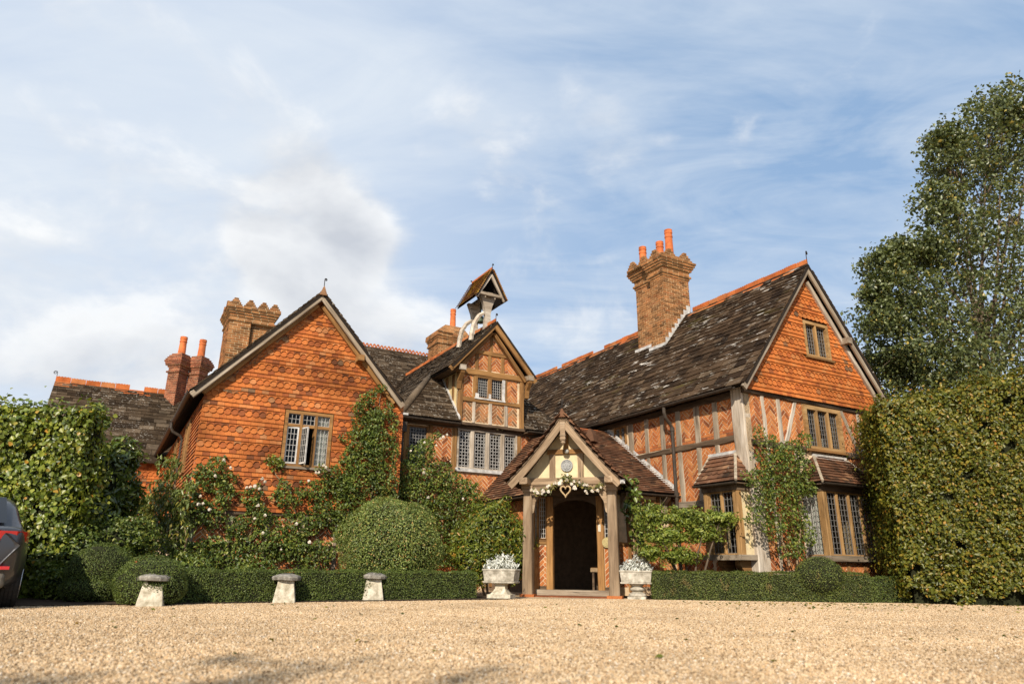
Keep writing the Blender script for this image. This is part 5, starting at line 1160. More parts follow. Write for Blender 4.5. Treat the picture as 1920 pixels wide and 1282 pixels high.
PEBBLE = piece_mat('pebble_stone', [(0, (.20, .13, .07)), (.2, (.42, .29, .165)), (.5, (.58, .42, .25)), (.75, (.64, .50, .335)), (.92, (.50, .32, .165)), (1, (.74, .66, .54))], grime=.22, gscale=.7, bscale=200)
SOIL = flat_mat('dark_soil', (.055, .036, .022), 1., var=.5, vscale=8, bstr=1., bscale=30)
def ground():
    n = 40; v = []; f = []
    struct(link('gravel_forecourt', mk_mesh('gravel_forecourt', [(-300, -60, 0), (300, -60, 0), (300, 500, 0), (-300, 500, 0)], [(0, 1, 2, 3)], GRAVEL)))
    # planting beds behind the hedges
    hl = [hw(-1.0, 12.3), hw(7.2, 12.45), hw(7.6, 18.1), hw(6.2, 18.1), hw(6.2, 17.1), hw(1.0, 17.1), hw(-1.5, 20)]
    for nm, pts in (('garden_bed', hl), ('garden_bed', [np.array((2.9, 15.2, 0)), np.array((8.8, 15.0, 0)), hw(18, 10.6), hw(12.3, 10.6), hw(12.2, 13.0), hw(9.9, 13.2)])):
        struct(link(nm, mk_mesh(nm, [(p[0], p[1], .02) for p in pts], [tuple(range(len(pts)))], SOIL)))
    # loose stones: geometry nodes scatter
    gt = bpy.data.node_groups.new('pebbles', 'GeometryNodeTree'); gt.interface.new_socket('Geometry', in_out='INPUT', socket_type='NodeSocketGeometry'); gt.interface.new_socket('Geometry', in_out='OUTPUT', socket_type='NodeSocketGeometry')
    gi = gt.nodes.new('NodeGroupInput'); go = gt.nodes.new('NodeGroupOutput')
    ds = gt.nodes.new('GeometryNodeDistributePointsOnFaces'); ds.inputs['Density'].default_value = 1700
    ico = gt.nodes.new('GeometryNodeMeshIcoSphere'); ico.inputs['Radius'].default_value = .0085; ico.inputs['Subdivisions'].default_value = 2
    nzp = gt.nodes.new('GeometryNodeSetPosition'); rv0 = gt.nodes.new('FunctionNodeRandomValue'); rv0.data_type = 'FLOAT_VECTOR'; rv0.inputs[0].default_value = (-.0022,)*3; rv0.inputs[1].default_value = (.0022,)*3
    sm = gt.nodes.new('GeometryNodeSetMaterial'); sm.inputs['Material'].default_value = PEBBLE
    ip = gt.nodes.new('GeometryNodeInstanceOnPoints')
    rr = gt.nodes.new('FunctionNodeRandomValue'); rr.data_type = 'FLOAT_VECTOR'; rr.inputs[0].default_value = (0, 0, 0); rr.inputs[1].default_value = (6.28, 6.28, 6.28)
    rs = gt.nodes.new('FunctionNodeRandomValue'); rs.data_type = 'FLOAT_VECTOR'; rs.inputs[0].default_value = (.5, .5, .35); rs.inputs[1].default_value = (1.5, 1.3, 1.0)
    L = gt.links.new
    L(gi.outputs[0], ds.inputs['Mesh']); L(ico.outputs['Mesh'], nzp.inputs['Geometry']); L(rv0.outputs[0], nzp.inputs['Offset']); L(nzp.outputs[0], sm.inputs['Geometry'])
    L(ds.outputs['Points'], ip.inputs['Points']); L(sm.outputs[0], ip.inputs['Instance']); L(rr.outputs[0], ip.inputs['Rotation']); L(rs.outputs[0], ip.inputs['Scale'])
    L(ip.outputs[0], go.inputs[0])
    me = mk_mesh('loose_gravel', [(-3.6, 3.3, .003), (3.6, 3.3, .003), (9, 10, .003), (-8.5, 10, .003), (12, 14.2, .003), (3, 15.0, .003), (-.2, 14.6, .003), (-4.9, 11.5, .003), (-9.5, 12, .003)], [(0, 1, 2, 3), (3, 2, 4, 5, 6, 7, 8)], PEBBLE)
    o = link('loose_gravel', me); stuff(o); o['label'] = 'loose honey coloured gravel stones on the forecourt'; o['category'] = 'gravel'
    md = o.modifiers.new('pebbles', 'NODES'); md.node_group = gt
ground()

# ================================================================== PLANTS
def unit(a): return a/np.maximum(np.linalg.norm(a, axis=1, keepdims=True), 1e-9)
def leaves(c, n, size, asp=.55, jit=.6, fold=.25, droop=0., sj=.35):
    """leaf-shaped folded blades at points c facing n; returns verts, quads"""
    N = len(c); n = unit(n+RNG.normal(0, jit, (N, 3))); r = RNG.normal(0, 1, (N, 3)); r[:, 2] -= droop
    t = unit(r-n*np.sum(r*n, 1, keepdims=True)); s = np.cross(n, t)
    l = (size*(1+RNG.uniform(-sj, sj, N)))[:, None]; w = l*asp*.5
    b = c-t*l*.5; e = c+t*l*.5-n*l*.12
    v = np.stack([b, c-t*l*.14+s*w+n*w*fold, c+t*l*.2+s*w*.8+n*w*fold, e, c+t*l*.2-s*w*.8+n*w*fold, c-t*l*.14-s*w+n*w*fold], 1).reshape(-1, 3)
    k = np.arange(N)[:, None]*6; q = np.concatenate([k+np.array([[0, 1, 2, 3]]), k+np.array([[3, 4, 5, 0]])], 0)
    # keep both halves of one leaf joined as an island
    return v, q
def leaf_obj(name, c, n, mat, parent=None, **kw):
    v, q = leaves(np.asarray(c), np.asarray(n), **kw)
    o = link(name, np_mesh(name, v, q, mat), parent); return o
def sphere_pts(N, c, r, shell=.25, bump_=.12, zmin=None):
    d = unit(RNG.normal(0, 1, (N, 3))); ph = RNG.uniform(0, 6.28, 6)
    k = 1+bump_*(np.sin(d[:, 0]*5+ph[0])*np.sin(d[:, 2]*6+ph[1])+np.sin(d[:, 1]*7+ph[2])*np.cos(d[:, 0]*4+ph[3]))
    rad = (1-shell*RNG.random(N)**1.5)*k
    p = np.asarray(c)+d*np.asarray(r)*rad[:, None]; nn = unit(d/np.asarray(r))
    if zmin is not None: m = p[:, 2] > zmin; p, nn = p[m], nn[m]
    return p, nn
def blob(c, r, mat, parent, seg=20, rings=12, rough=.10, name='core'):
    """an uneven inner mass that the leaves stand on"""
    v = []; f = []; c = np.asarray(c, float); ph = RNG.uniform(0, 6.28, 4)
    for i in range(rings+1):
        a = math.pi*i/rings
        for k in range(seg):
            b = 2*math.pi*k/seg; d = np.array([math.sin(a)*math.cos(b), math.sin(a)*math.sin(b), math.cos(a)])
            kk = 1+rough*(math.sin(d[0]*5+ph[0])*math.sin(d[2]*6+ph[1])+math.sin(d[1]*7+ph[2])); p = c+d*np.asarray(r)*kk; v.append((p[0], p[1], max(p[2], .005)))
    for i in range(rings):
        for k in range(seg): f.append((i*seg+k, (i+1)*seg+k, (i+1)*seg+(k+1) % seg, i*seg+(k+1) % seg))
    return link(name, mk_mesh(name, v, f, mat, True), parent)
def stems(parent, paths, r0, r1, mat, name='stem', n=6):
    for p in paths:
        p = [np.asarray(q, float) for q in p]; pts = []
        for a, b in zip(p, p[1:]):
            for t in (0, .33, .66): pts.append(a+(b-a)*t+RNG.normal(0, .02, 3)*(t > 0))
        pts.append(p[-1]); k = len(pts)
        MB().tube(pts, [r0+(r1-r0)*i/(k-1) for i in range(k)], n).obj(name, mat, parent)
BARK = flat_mat('grey_brown_bark', (.13, .095, .065), .95, var=.4, vscale=14, bstr=1., bscale=40)
CANE = flat_mat('wicker_cane', (.46, .33, .18), .8, var=.4, vscale=40)
TWIG = flat_mat('pale_twig', (.27, .19, .11), .9, var=.35, vscale=20)
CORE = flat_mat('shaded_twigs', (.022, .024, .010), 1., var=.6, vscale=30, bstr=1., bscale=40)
L_BOX = leaf_mat('box_leaf', [(0, (.022, .045, .010)), (.5, (.042, .075, .016)), (1, (.075, .115, .028))], .2, .5, dark=.7, gain=1.8)
L_BOX2 = leaf_mat('box_leaf_browned', [(0, (.022, .042, .010)), (.5, (.045, .075, .016)), (1, (.08, .11, .03))], .2, .5, gain=1.8, patch=(2.6, .62, .70, (.26, .17, .06)), dark=.7)
L_HORN = leaf_mat('hornbeam_leaf', [(0, (.035, .055, .010)), (.35, (.07, .095, .016)), (.7, (.115, .135, .02)), (.9, (.17, .16, .024)), (.985, (.22, .155, .028)), (1, (.24, .11, .022))], .35, .4, .4, dark=.75, gain=1.35, tint=(1.2, 1., .8))
L_IVY = leaf_mat('ivy_leaf', [(0, (.035, .062, .010)), (.4, (.075, .115, .014)), (.75, (.125, .165, .022)), (.97, (.17, .20, .032)), (1, (.30, .17, .03))], .25, .4, .45, dark=.65, tint=(1.15, 1., .85))
L_ROSE = leaf_mat('rose_leaf', [(0, (.025, .045, .010)), (.4, (.055, .09, .018)), (.8, (.095, .135, .028)), (1, (.17, .19, .04))], .3, .4, .35, gain=1.5, tint=(1.12, 1., .85))
L_DOME = leaf_mat('daphne_leaf', [(0, (.035, .065, .018)), (.5, (.07, .115, .032)), (.9, (.115, .165, .05)), (1, (.20, .15, .06))], .25, .4, .4, dark=.7, gain=2.0)
L_LIGHT = leaf_mat('pieris_leaf', [(0, (.05, .08, .012)), (.5, (.105, .15, .022)), (.85, (.17, .20, .03)), (1, (.30, .17, .03))], .35, .35, .45, gain=1.3, tint=(1.1, 1., .85))
L_AZAL = leaf_mat('azalea_leaf', [(0, (.045, .085, .014)), (.5, (.095, .155, .026)), (1, (.17, .23, .05))], .3, .4, .4)
L_WIST = leaf_mat('wisteria_leaf', [(0, (.04, .07, .02)), (.5, (.075, .12, .035)), (.9, (.12, .17, .05)), (1, (.22, .22, .05))], .3, .35, .5)
L_LAUR = leaf_mat('laurel_leaf', [(0, (.025, .05, .010)), (.6, (.055, .10, .018)), (1, (.12, .17, .04))], .2, .28, .6)
L_TREE = leaf_mat('birch_leaf', [(0, (.034, .046, .014)), (.5, (.066, .082, .024)), (.93, (.11, .125, .04)), (1, (.24, .18, .03))], .25, .38, .5, dark=.75, gain=1.7, tint=(1.02, 1., 1.15))
L_SILV = leaf_mat('silver_leaf', [(0, (.42, .42, .38)), (.5, (.60, .61, .57)), (1, (.74, .75, .71))], .15, .7, .2, gain=1., tint=(1, 1, 1))
L_GARL = leaf_mat('eucalyptus_leaf', [(0, (.04, .06, .025)), (.6, (.10, .13, .055)), (1, (.20, .20, .06))], .2, .5)
PETAL = leaf_mat('white_petal', [(0, (.72, .66, .58)), (.6, (.84, .80, .74)), (1, (.90, .78, .72))], .25, .6, .2, dark=.9, gain=1., tint=(1, 1, 1))
PETAL_P = leaf_mat('pink_petal', [(0, (.75, .42, .42)), (1, (.86, .60, .58))], .25, .6, .2, dark=.9, gain=1., tint=(1, 1, 1))

def box_hedge(name, label, path, width, hgt, mat, dens=5000, leaf=.021, group=None, dome=None, top_rag=.02):
    """clipped hedge along a path of (x, y); a core with small leaves all over it"""
    p = [np.array((x, y, 0.)) for x, y in path]; root = thing(name, label, 'hedge', tuple(p[0]), 0., group); C = []; Nn = []
    m = MB(); o = np.array(root.location)
    for a, b in zip(p, p[1:]):
        d = b-a; L = np.linalg.norm(d); d /= L; s = np.array((-d[1], d[0], 0)); hz = hgt
        def q(t, w, z): return a+d*t+s*w+np.array((0, 0, z))-o
        w = width/2-.03; v = [q(t, ww, z) for t in (0, L) for ww, z in ((-w, .01), (-w, hz-.03), (w, hz-.03), (w, .01))]
        m.add(v, [(0, 1, 2, 3), (7, 6, 5, 4), (0, 4, 5, 1), (1, 5, 6, 2), (2, 6, 7, 3)])
        for area_, fn, nv in ((L*hz, lambda n: (RNG.uniform(-.02, L+.02, n), np.full(n, -width/2), RNG.uniform(.01, hz, n)), -s), (L*hz*.4, lambda n: (RNG.uniform(0, L, n), np.full(n, width/2), RNG.uniform(.01, hz, n)), s),
                              (L*width, lambda n: (RNG.uniform(-.02, L+.02, n), RNG.uniform(-width/2, width/2, n), np.full(n, hz)), np.array((0, 0, 1.))), (width*hz, lambda n: (np.full(n, 0.), RNG.uniform(-width/2, width/2, n), RNG.uniform(.01, hz, n)), -d), (width*hz, lambda n: (np.full(n, L), RNG.uniform(-width/2, width/2, n), RNG.uniform(.01, hz, n)), d)):
            n = int(area_*dens); t, ww, z = fn(n); P = a-o+d*t[:, None]+s*ww[:, None]+np.stack([np.zeros(n), np.zeros(n), z], 1)
            wob = .012*np.sin(P[:, 0]*9+P[:, 2]*7)+.01*np.sin(P[:, 0]*23); P = P+nv*(RNG.normal(0, .012, n)+wob)[:, None]; C.append(P); Nn.append(np.tile(nv, (n, 1)))
    m.obj('core', CORE, root)
    if dome:
        for cx, cy, cz, rx, ry, rz in dome:
            blob(np.array((cx, cy, cz))-o, (rx-.03, ry-.03, rz-.03), CORE, root, rough=.02)
            P, n_ = sphere_pts(int(dens*3.2*(rx+ry)*rz), np.array((cx, cy, cz))-o, (rx, ry, rz), .04, .02, .01); C.append(P); Nn.append(n_)
    leaf_obj('foliage', np.concatenate(C), np.concatenate(Nn), mat, root, size=leaf, asp=.6, jit=.55)
    return root
def shrub(name, label, parts, mat, leaf, dens, cat='shrub', shell=.3, bmp=.14, trunk=True, jit=.6, asp=.5, core=.72, group=None, droop=0., zmin=.03, base=None):
    c0 = np.array(parts[0][0], float); b = np.array(base if base is not None else (c0[0], c0[1], 0.)); root = thing(name, label, cat, tuple(b), 0., group); C = []; Nn = []
    for c, r in parts:
        c = np.asarray(c, float)-b; r = np.asarray(r, float)
        if core: blob(c, r*core, CORE, root)
        P, n = sphere_pts(int(dens*4*(r[0]*r[1]+r[0]*r[2]+r[1]*r[2])), c, r, shell, bmp, zmin-b[2]); C.append(P); Nn.append(n)
    leaf_obj('foliage', np.concatenate(C), np.concatenate(Nn), mat, root, size=leaf, asp=asp, jit=jit, droop=droop)
    if trunk: stems(root, [[(RNG.normal(0, .05), RNG.normal(0, .05), 0), np.asarray(parts[k % len(parts)][0])-b+np.array((RNG.normal(0, .15), RNG.normal(0, .1), -.1))] for k in range(min(5, max(3, len(parts))))], .03, .012, BARK)
    return root
def blossom(parent, c, r, mat=None, n=26):
    """a loose rosette"""
    P, nn = sphere_pts(n, (0, 0, 0), (r*.7,)*3, .7, 0); me = getattr(blossom, 'me', {}).get(mat)
    if me is None:
        P, nn = sphere_pts(n, (0, 0, 0), (.6, .6, .6), .6, 0); v, q = leaves(P, nn, 1.0, .95, .3, .3); me = np_mesh('bloom', v, q, mat or PETAL); d = getattr(blossom, 'me', {}); d[mat] = me; blossom.me = d
    return link('bloom', me, parent, Matrix.Translation(Vector(c)) @ Matrix.Rotation(random.uniform(0, 6), 4, 'Z') @ Matrix.Scale(r, 4))

# ---- clipped box along the forecourt
hl0, hl1 = on_ground(312, 1134), on_ground(903, 1124)
nrm = np.array((-(hl1-hl0)[1], (hl1-hl0)[0], 0)); nrm /= np.linalg.norm(nrm)
a_, b_ = hl0+nrm*.50, hl1+nrm*.42
box_hedge('box_hedge', 'long low clipped box hedge running behind the three staddle stones', [(a_[0]-.1, a_[1]), (b_[0], b_[1])], .44, .50, L_BOX)
hr0, hr1 = on_ground(1228, 1124.5), on_ground(1640, 1131)
dm = on_y(1520, 1070, hr0[1]+.2)
box_hedge('box_hedge', 'low box hedge with brown patches and a rounded dome under the bay windows', [(hr0[0]+.02, hr0[1]+.25), (hr1[0], hr1[1]+.25)], .46, .55, L_BOX2, dome=[(dm[0], hr1[1]+.30, .48, .50, .36, .40)])
q0 = on_ground(1650, 1130)
box_hedge('box_hedge', 'shaded end of box hedge beside the tall hornbeam hedge', [(hr1[0]+.06, hr1[1]+.45), (hr1[0]+1.1, hr1[1]+.5)], .4, .48, L_BOX)
# topiary at the left end
shrub('clipped_box_mound', 'rounded clipped box mound behind the staddle stone nearest the parked car', [((-5.40, 11.0, .30), (.54, .45, .42))], L_BOX, .021, 5200, shell=.05, bmp=.03, trunk=False, core=.86)
shrub('clipped_box_block', 'dark rounded box block on the left of the clipped mound', [((-6.62, 11.75, .44), (.50, .46, .46)), ((-6.62, 11.65, .2), (.5, .42, .28))], L_BOX, .021, 5000, shell=.05, bmp=.03, trunk=False, core=.86)
cb = on_ground(146, 1130); box_hedge('box_hedge', 'small square box bush beside the ivy', [(cb[0]-.22, cb[1]+.5), (cb[0]+.2, cb[1]+.5)], .4, .36, L_BOX)

# ---- ivy-clad block at far left
def leaf_wall(name, label, p0, p1, thick, h0, h1, mat, leaf, dens, cat, under=.0, layer=.10, wob=.08, asp=.8, jit=.55, droop=1.2, gap=0., topw=.12, bot=None, end=True):
    p0 = np.array((*p0, 0.)); p1 = np.array((*p1, 0.)); d = p1-p0; L = np.linalg.norm(d); d /= L; s = np.array((d[1], -d[0], 0)); root = thing(name, label, cat, tuple(p0), 0.)
    m = MB(); q = lambda t, w, z: tuple(d*t-s*w+np.array((0, 0, z)))
    ins = .16
    m.add([q(ins, ins, under), q(L-.05, ins, under), q(L-.05, ins, h1-ins), q(ins, ins, h0-ins), q(ins, thick-ins, under), q(L-.05, thick-ins, under), q(L-.05, thick-ins, h1-ins), q(ins, thick-ins, h0-ins)], [(0, 1, 2, 3), (5, 4, 7, 6), (3, 2, 6, 7), (4, 0, 3, 7), (1, 5, 6, 2)]); m.obj('core', CORE, root)
    C = []; Nn = []; ph = RNG.uniform(0, 6.28, 8)
    def bumpf(a, b): return wob*(np.sin(a*2.3+ph[0])*np.sin(b*2.9+ph[1])+.6*np.sin(a*6.1+ph[2])*np.sin(b*5.3+ph[3])+.4*np.sin(a*13+ph[4])*np.sin(b*11+ph[5]))
    n = int(L*max(h0, h1)*dens); t = RNG.uniform(0, L, n); hh = h0+(h1-h0)*t/L; z = under+(hh-under)*RNG.uniform(0, 1.0, n)
    k = np.ones(n, bool)
    if gap: k = (np.sin(t*5.1+ph[6]+np.sin(z*3))*np.sin(z*6.7+ph[7])+.4*np.sin(t*17)*np.sin(z*15)) +.5*np.sin(t*2.3+1.7*np.sin(z*1.9))*np.sin(z*3.1+t*.7) < 1.25-gap
    if bot: k &= z > bot+.12*np.sin(t*4+1)+.08*np.sin(t*11)
    t, z = t[k], z[k]; n = len(t); o = bumpf(t, z)+RNG.exponential(layer*.5, n)-layer*.6
    C.append(d*t[:, None]+s*(o*1.0)[:, None]+np.stack([np.zeros(n), np.zeros(n), z], 1)); Nn.append(np.tile(s+np.array((0, 0, .35)), (n, 1)))
    n = int(L*thick*dens*.7); t = RNG.uniform(0, L, n); w = RNG.uniform(0, thick, n); zt = h0+(h1-h0)*t/L+bumpf(t, w)*1.3+RNG.exponential(topw*.4, n)-.05
    C.append(d*t[:, None]-s*w[:, None]+np.stack([np.zeros(n), np.zeros(n), zt], 1)); Nn.append(np.tile(np.array((0, 0, 1.))+s*.3, (n, 1)))
    for t0, nv, hh in ((0., -d, h0), (L, d, h1)):
        n = int(thick*hh*dens*(1 if t0 == 0. or end else .3)); w = RNG.uniform(0, thick, n); z = RNG.uniform(under+(bot or 0), hh, n); o = bumpf(w, z)+RNG.exponential(layer*.5, n)-layer*.5
        C.append(np.tile(d*t0, (n, 1))-s*w[:, None]+nv*o[:, None]+np.stack([np.zeros(n), np.zeros(n), z], 1)); Nn.append(np.tile(nv+np.array((0, 0, .3)), (n, 1)))
    leaf_obj('foliage', np.concatenate(C), np.concatenate(Nn), mat, root, size=leaf, asp=asp, jit=jit, droop=droop)
    stems(root, [[d*tt-s*.3, d*tt-s*.25+np.array((0, 0, .8))] for tt in np.linspace(.4, L-.4, max(3, int(L/.9)))], .045, .03, BARK)
    return root
leaf_wall('ivy_clad_wall', 'dense wall of broad-leaved ivy standing behind the parked grey car', (-14.2, 12.35), (-7.72, 12.5), .62, 3.45, 3.25, L_IVY, .078, 1350, 'ivy', wob=.09, layer=.12, asp=.92, jit=.5, gap=.12, topw=.2)
# ---- tall hornbeam hedge at right
leaf_wall('hornbeam_hedge', 'tall clipped hornbeam hedge with yellowing leaves beside the right gable', (7.80, 14.35), (15.5, 11.7), 2.6, 3.98, 5.1, L_HORN, .066, 2300, 'hedge', wob=.10, layer=.14, asp=.62, jit=.5, droop=.4, gap=.08, topw=.22, bot=.12)
# ---- shrubs in the beds
def hp(w, u, z): return tuple(hw(w, u, z))
shrub('domed_shrub', 'large clipped dome of small green leaves standing before the left gable corner', [(hp(5.22, 14.2, .98), (1.08, .95, 1.0))], L_DOME, .042, 2900, shell=.20, bmp=.06, core=.76, asp=.45)
shrub('upright_shrub', 'light green bushy shrub with orange tips beside the porch post', [(hp(7.70, 14.45, 1.25), (.80, .7, .92)), (hp(7.2, 14.3, .8), (.55, .5, .6)), (hp(8.15, 14.2, .9), (.5, .5, .6))], L_LIGHT, .085, 900, shell=.42, bmp=.2, core=.62, asp=.34, jit=.5)
az = [(on_y(1285, 972, 15.35), (.52, .38, .25)), (on_y(1222, 968, 15.3), (.32, .3, .26)), (on_y(1345, 972, 15.2), (.40, .32, .17)), (on_y(1245, 1005, 15.2), (.48, .34, .22)), (on_y(1315, 1000, 15.2), (.42, .32, .19)), (on_y(1275, 1042, 15.1), (.44, .32, .17)), (on_y(1218, 1035, 15.2), (.27, .26, .16))]
shrub('azalea_bush', 'open tiered azalea bush with fresh green leaf clusters right of the porch', [(c, r) for c, r in az], L_AZAL, .07, 1900, shell=.75, bmp=.35, core=0, asp=.42, base=(az[0][0][0], 15.3, 0))
shrub('laurel_bush', 'dark glossy laurel bush between the ivy and the left wing', [(on_y(205, 905, 14.2), (.55, .5, .75)), (on_y(225, 860, 14.4), (.40, .4, .45)), (on_y(190, 980, 14.0), (.6, .5, .7)), (on_y(235, 935, 14.2), (.35, .4, .45)), (on_y(180, 1050, 14), (.7, .5, .6))], L_LAUR, .15, 300, shell=.5, bmp=.2, core=.6, asp=.33)
shrub('mixed_shrub', 'low mixed green shrub behind the dark box block', [(on_y(150, 1040, 12.8), (.5, .4, .55)), (on_y(205, 1020, 13.2), (.6, .4, .5)), (on_y(255, 1010, 13.4), (.45, .4, .4)), (on_y(120, 1095, 12.2), (.4, .35, .35))], L_ROSE, .065, 900, shell=.5, bmp=.2, core=.6)

def climber(name, label, blobs, plane, mat, leaf, dens, depth=.22, stem_paths=(), blooms=(), base_px=None, cat='climbing plant', asp=.6, jit=.7, droop=.6, pm=None, core=.35):
    """leaf masses lying against a wall: blobs are (px, py, rx_px, ry_px); plane gives the world point for a pixel"""
    b = plane(*base_px); b = np.array((b[0], b[1], 0.)); root = thing(name, label, cat, tuple(b), 0.); C = []; Nn = []
    for x, y, rx, ry in blobs:
        rx *= .86; ry *= .86; c = plane(x, y); ex = plane(x+rx, y)-c; ez = plane(x, y-ry)-c; lx, lz = np.linalg.norm(ex), np.linalg.norm(ez); dx = ex/lx; nv = np.array((dx[1], -dx[0], 0)); nv /= np.linalg.norm(nv)
        n = int(dens*lx*lz*3.1); r = RNG.random(n)**.5; a = RNG.uniform(0, 6.283, n); r *= 1+.22*np.sin(a*3+x)+.15*np.sin(a*7+y)
        dd = depth*(1-.55*r**2)*RNG.uniform(-.15, 1, n)
        P = c-b+dx*(lx*r*np.cos(a))[:, None]+np.array((0, 0, 1.))*(lz*r*np.sin(a))[:, None]+nv*dd[:, None]
        C.append(P); Nn.append(np.tile(nv+np.array((0, 0, .45)), (n, 1)))
    C = np.concatenate(C); Nn = np.concatenate(Nn); k = C[:, 2] > .03
    leaf_obj('foliage', C[k], Nn[k], mat, root, size=leaf, asp=asp, jit=jit, droop=droop)
    stems(root, [[plane(*q)-b+np.array((0, 0, 0)) for q in p] for p in stem_paths], .028, .009, TWIG)
    for x, y, r in blooms:
        c = plane(x, y); d = c-CAM; d /= np.linalg.norm(d); blossom(root, c-b-d*(depth+.05), r, pm or PETAL)
    return root
gp = lambda x, y: on_u(x, y, 16.86)
climber('climbing_rose', 'climbing rose with pale pink blooms spread over the foot of the orange tiled gable', 
 [(400, 880, 34, 26), (370, 905, 28, 30), (420, 915, 28, 36), (395, 960, 40, 34), (350, 960, 28, 40), (470, 930, 26, 24), (480, 965, 36, 30), (540, 935, 36, 24), (590, 920, 30, 28), (500, 1010, 50, 40), (420, 1030, 60, 36), (560, 990, 40, 36), (600, 960, 30, 40), (370, 1040, 40, 36), (470, 1055, 70, 26), (590, 1040, 50, 34), (530, 910, 16, 14), (330, 1020, 30, 50), (640, 985, 30, 40), (440, 985, 30, 24), (545, 1030, 40, 30)],
 gp, L_ROSE, .062, 1250, .30, [[(430, 1075), (425, 990), (410, 900)], [(430, 1075), (470, 1000), (480, 930)], [(600, 1078), (570, 1010), (545, 930)], [(600, 1078), (590, 960), (600, 915)], [(600, 1078), (540, 1040), (490, 1010)]],
 [(470, 913, .045), (478, 911, .05), (463, 914, .045), (486, 916, .04), (420, 862, .04), (432, 877, .04), (403, 892, .04), (376, 930, .04), (372, 945, .05), (380, 944, .04), (393, 955, .045), (484, 947, .04), (497, 966, .045), (478, 972, .04), (556, 982, .05), (493, 999, .045), (580, 1016, .045), (527, 1030, .03), (497, 903, .045), (492, 897, .04), (579, 901, .04)], (430, 1078))
climber('climbing_rose', 'tall leafy climber beside the open window reaching to the gable eave',
 [(690, 800, 34, 36), (672, 830, 34, 34), (705, 830, 32, 34), (690, 865, 44, 34), (650, 870, 26, 30), (670, 905, 52, 34), (720, 900, 30, 34), (640, 915, 34, 26), (690, 745, 18, 16), (712, 730, 12, 10), (672, 765, 16, 18), (725, 770, 12, 20), (700, 780, 22, 20), (735, 800, 10, 30), (735, 850, 12, 24), (620, 895, 20, 22), (655, 950, 44, 28), (720, 945, 34, 30), (668, 990, 40, 30), (600, 880, 14, 12)],
 gp, L_ROSE, .062, 1250, .36, [[(655, 1078), (650, 1000), (655, 930), (670, 860), (685, 790)], [(655, 1078), (690, 980), (700, 900), (715, 840)], [(655, 1078), (630, 1000), (610, 940), (590, 915)], [(700, 850), (712, 780), (715, 735)]],
 [(611, 876, .045), (598, 885, .035), (607, 872, .04), (592, 886, .04)], (655, 1078))
climber('quince_tuft', 'small yellow-green leafy sprig on a bare stem left of the open window', [(515, 868, 18, 14), (508, 858, 10, 10), (525, 875, 10, 10)], gp, L_LIGHT, .07, 900, .18, [[(545, 920), (512, 880)]], (), (545, 930))
cp_ = lambda x, y: on_u(x, y, 17.5)
climber('climbing_rose', 'bushy rose climbing under the small ringed-lead window with a few white blooms',
 [(790, 850, 30, 30), (765, 885, 34, 36), (815, 895, 40, 34), (850, 915, 40, 34), (780, 930, 50, 40), (840, 955, 50, 36), (880, 925, 22, 26), (800, 985, 50, 40), (855, 1000, 40, 34), (745, 930, 22, 40), (815, 818, 12, 8), (800, 835, 14, 14), (890, 960, 20, 24), (760, 1020, 40, 40), (840, 1040, 50, 34)],
 cp_, L_ROSE, .068, 1050, .34, [[(800, 1078), (790, 960), (785, 860)], [(800, 1078), (840, 980), (870, 920)], [(785, 870), (810, 825), (830, 815)]],
 [(795, 886, .05), (831, 819, .05), (838, 815, .04), (826, 822, .04), (796, 829, .04), (818, 835, .035), (868, 935, .04), (803, 932, .04), (770, 845, .035)], (800, 1078))
rp_ = lambda x, y: on_u(x, y, 10.42)
climber('climbing_rose', 'climbing rose scrambling over the corner between the two bay windows',
 [(1432, 828, 22, 14), (1415, 812, 10, 16), (1500, 828, 18, 18), (1475, 850, 34, 26), (1440, 868, 36, 28), (1490, 880, 34, 30), (1420, 900, 32, 28), (1465, 920, 44, 34), (1504, 915, 22, 24), (1425, 945, 26, 28), (1480, 965, 34, 32), (1445, 990, 24, 26), (1500, 1000, 28, 26), (1480, 1030, 26, 22), (1405, 970, 14, 16), (1455, 850, 20, 20)],
 rp_, L_ROSE, .060, 1050, .30, [[(1495, 1060), (1490, 980), (1470, 900), (1440, 840)], [(1495, 1060), (1500, 960), (1495, 880), (1505, 830)], [(1480, 1060), (1465, 990), (1450, 940), (1415, 900)], [(1440, 860), (1418, 810)]], (), (1495, 1066))
climber('climbing_plant', 'dark leafy climber at the right side of the porch', [(1185, 925, 14, 30), (1180, 960, 16, 30), (1190, 1000, 16, 26), (1196, 985, 10, 20), (1172, 905, 8, 16)], lambda x, y: on_u(x, y, 12.75), L_LAUR, .11, 420, .25, [[(1190, 1060), (1185, 980), (1180, 910)], [(1195, 1060), (1193, 1010), (1190, 960)]], (), (1190, 1064), asp=.7)
wp_ = lambda x, y: on_u(x, y, 16.7+(345-x)*.035)
climber('wisteria', 'hanging wisteria leaves on the left corner of the tiled wing', [(330, 880, 16, 24), (318, 920, 26, 36), (300, 950, 28, 40), (330, 960, 26, 44), (280, 960, 22, 30), (300, 1000, 34, 34), (340, 1000, 26, 40), (265, 985, 24, 30), (310, 1040, 44, 34), (260, 1020, 30, 30), (325, 865, 10, 14), (350, 940, 16, 34)],
 wp_, L_WIST, .13, 330, .42, [[(335, 1085), (338, 1010), (330, 930), (325, 870)], [(340, 1085), (350, 1010), (345, 940)]], (), (338, 1085), asp=.34, droop=2.2)
lp_ = lambda x, y: on_u(x, y, 12.9)
shrub('low_rose_bush', 'low leafy rose bush in the bed behind the long box hedge', [(hp(1.6, 15.2, .40), (.55, .45, .45)), (hp(2.7, 15.6, .35), (.45, .4, .38)), (hp(3.9, 15.8, .3), (.35, .35, .3))], L_ROSE, .062, 700, shell=.6, bmp=.25, core=.5)

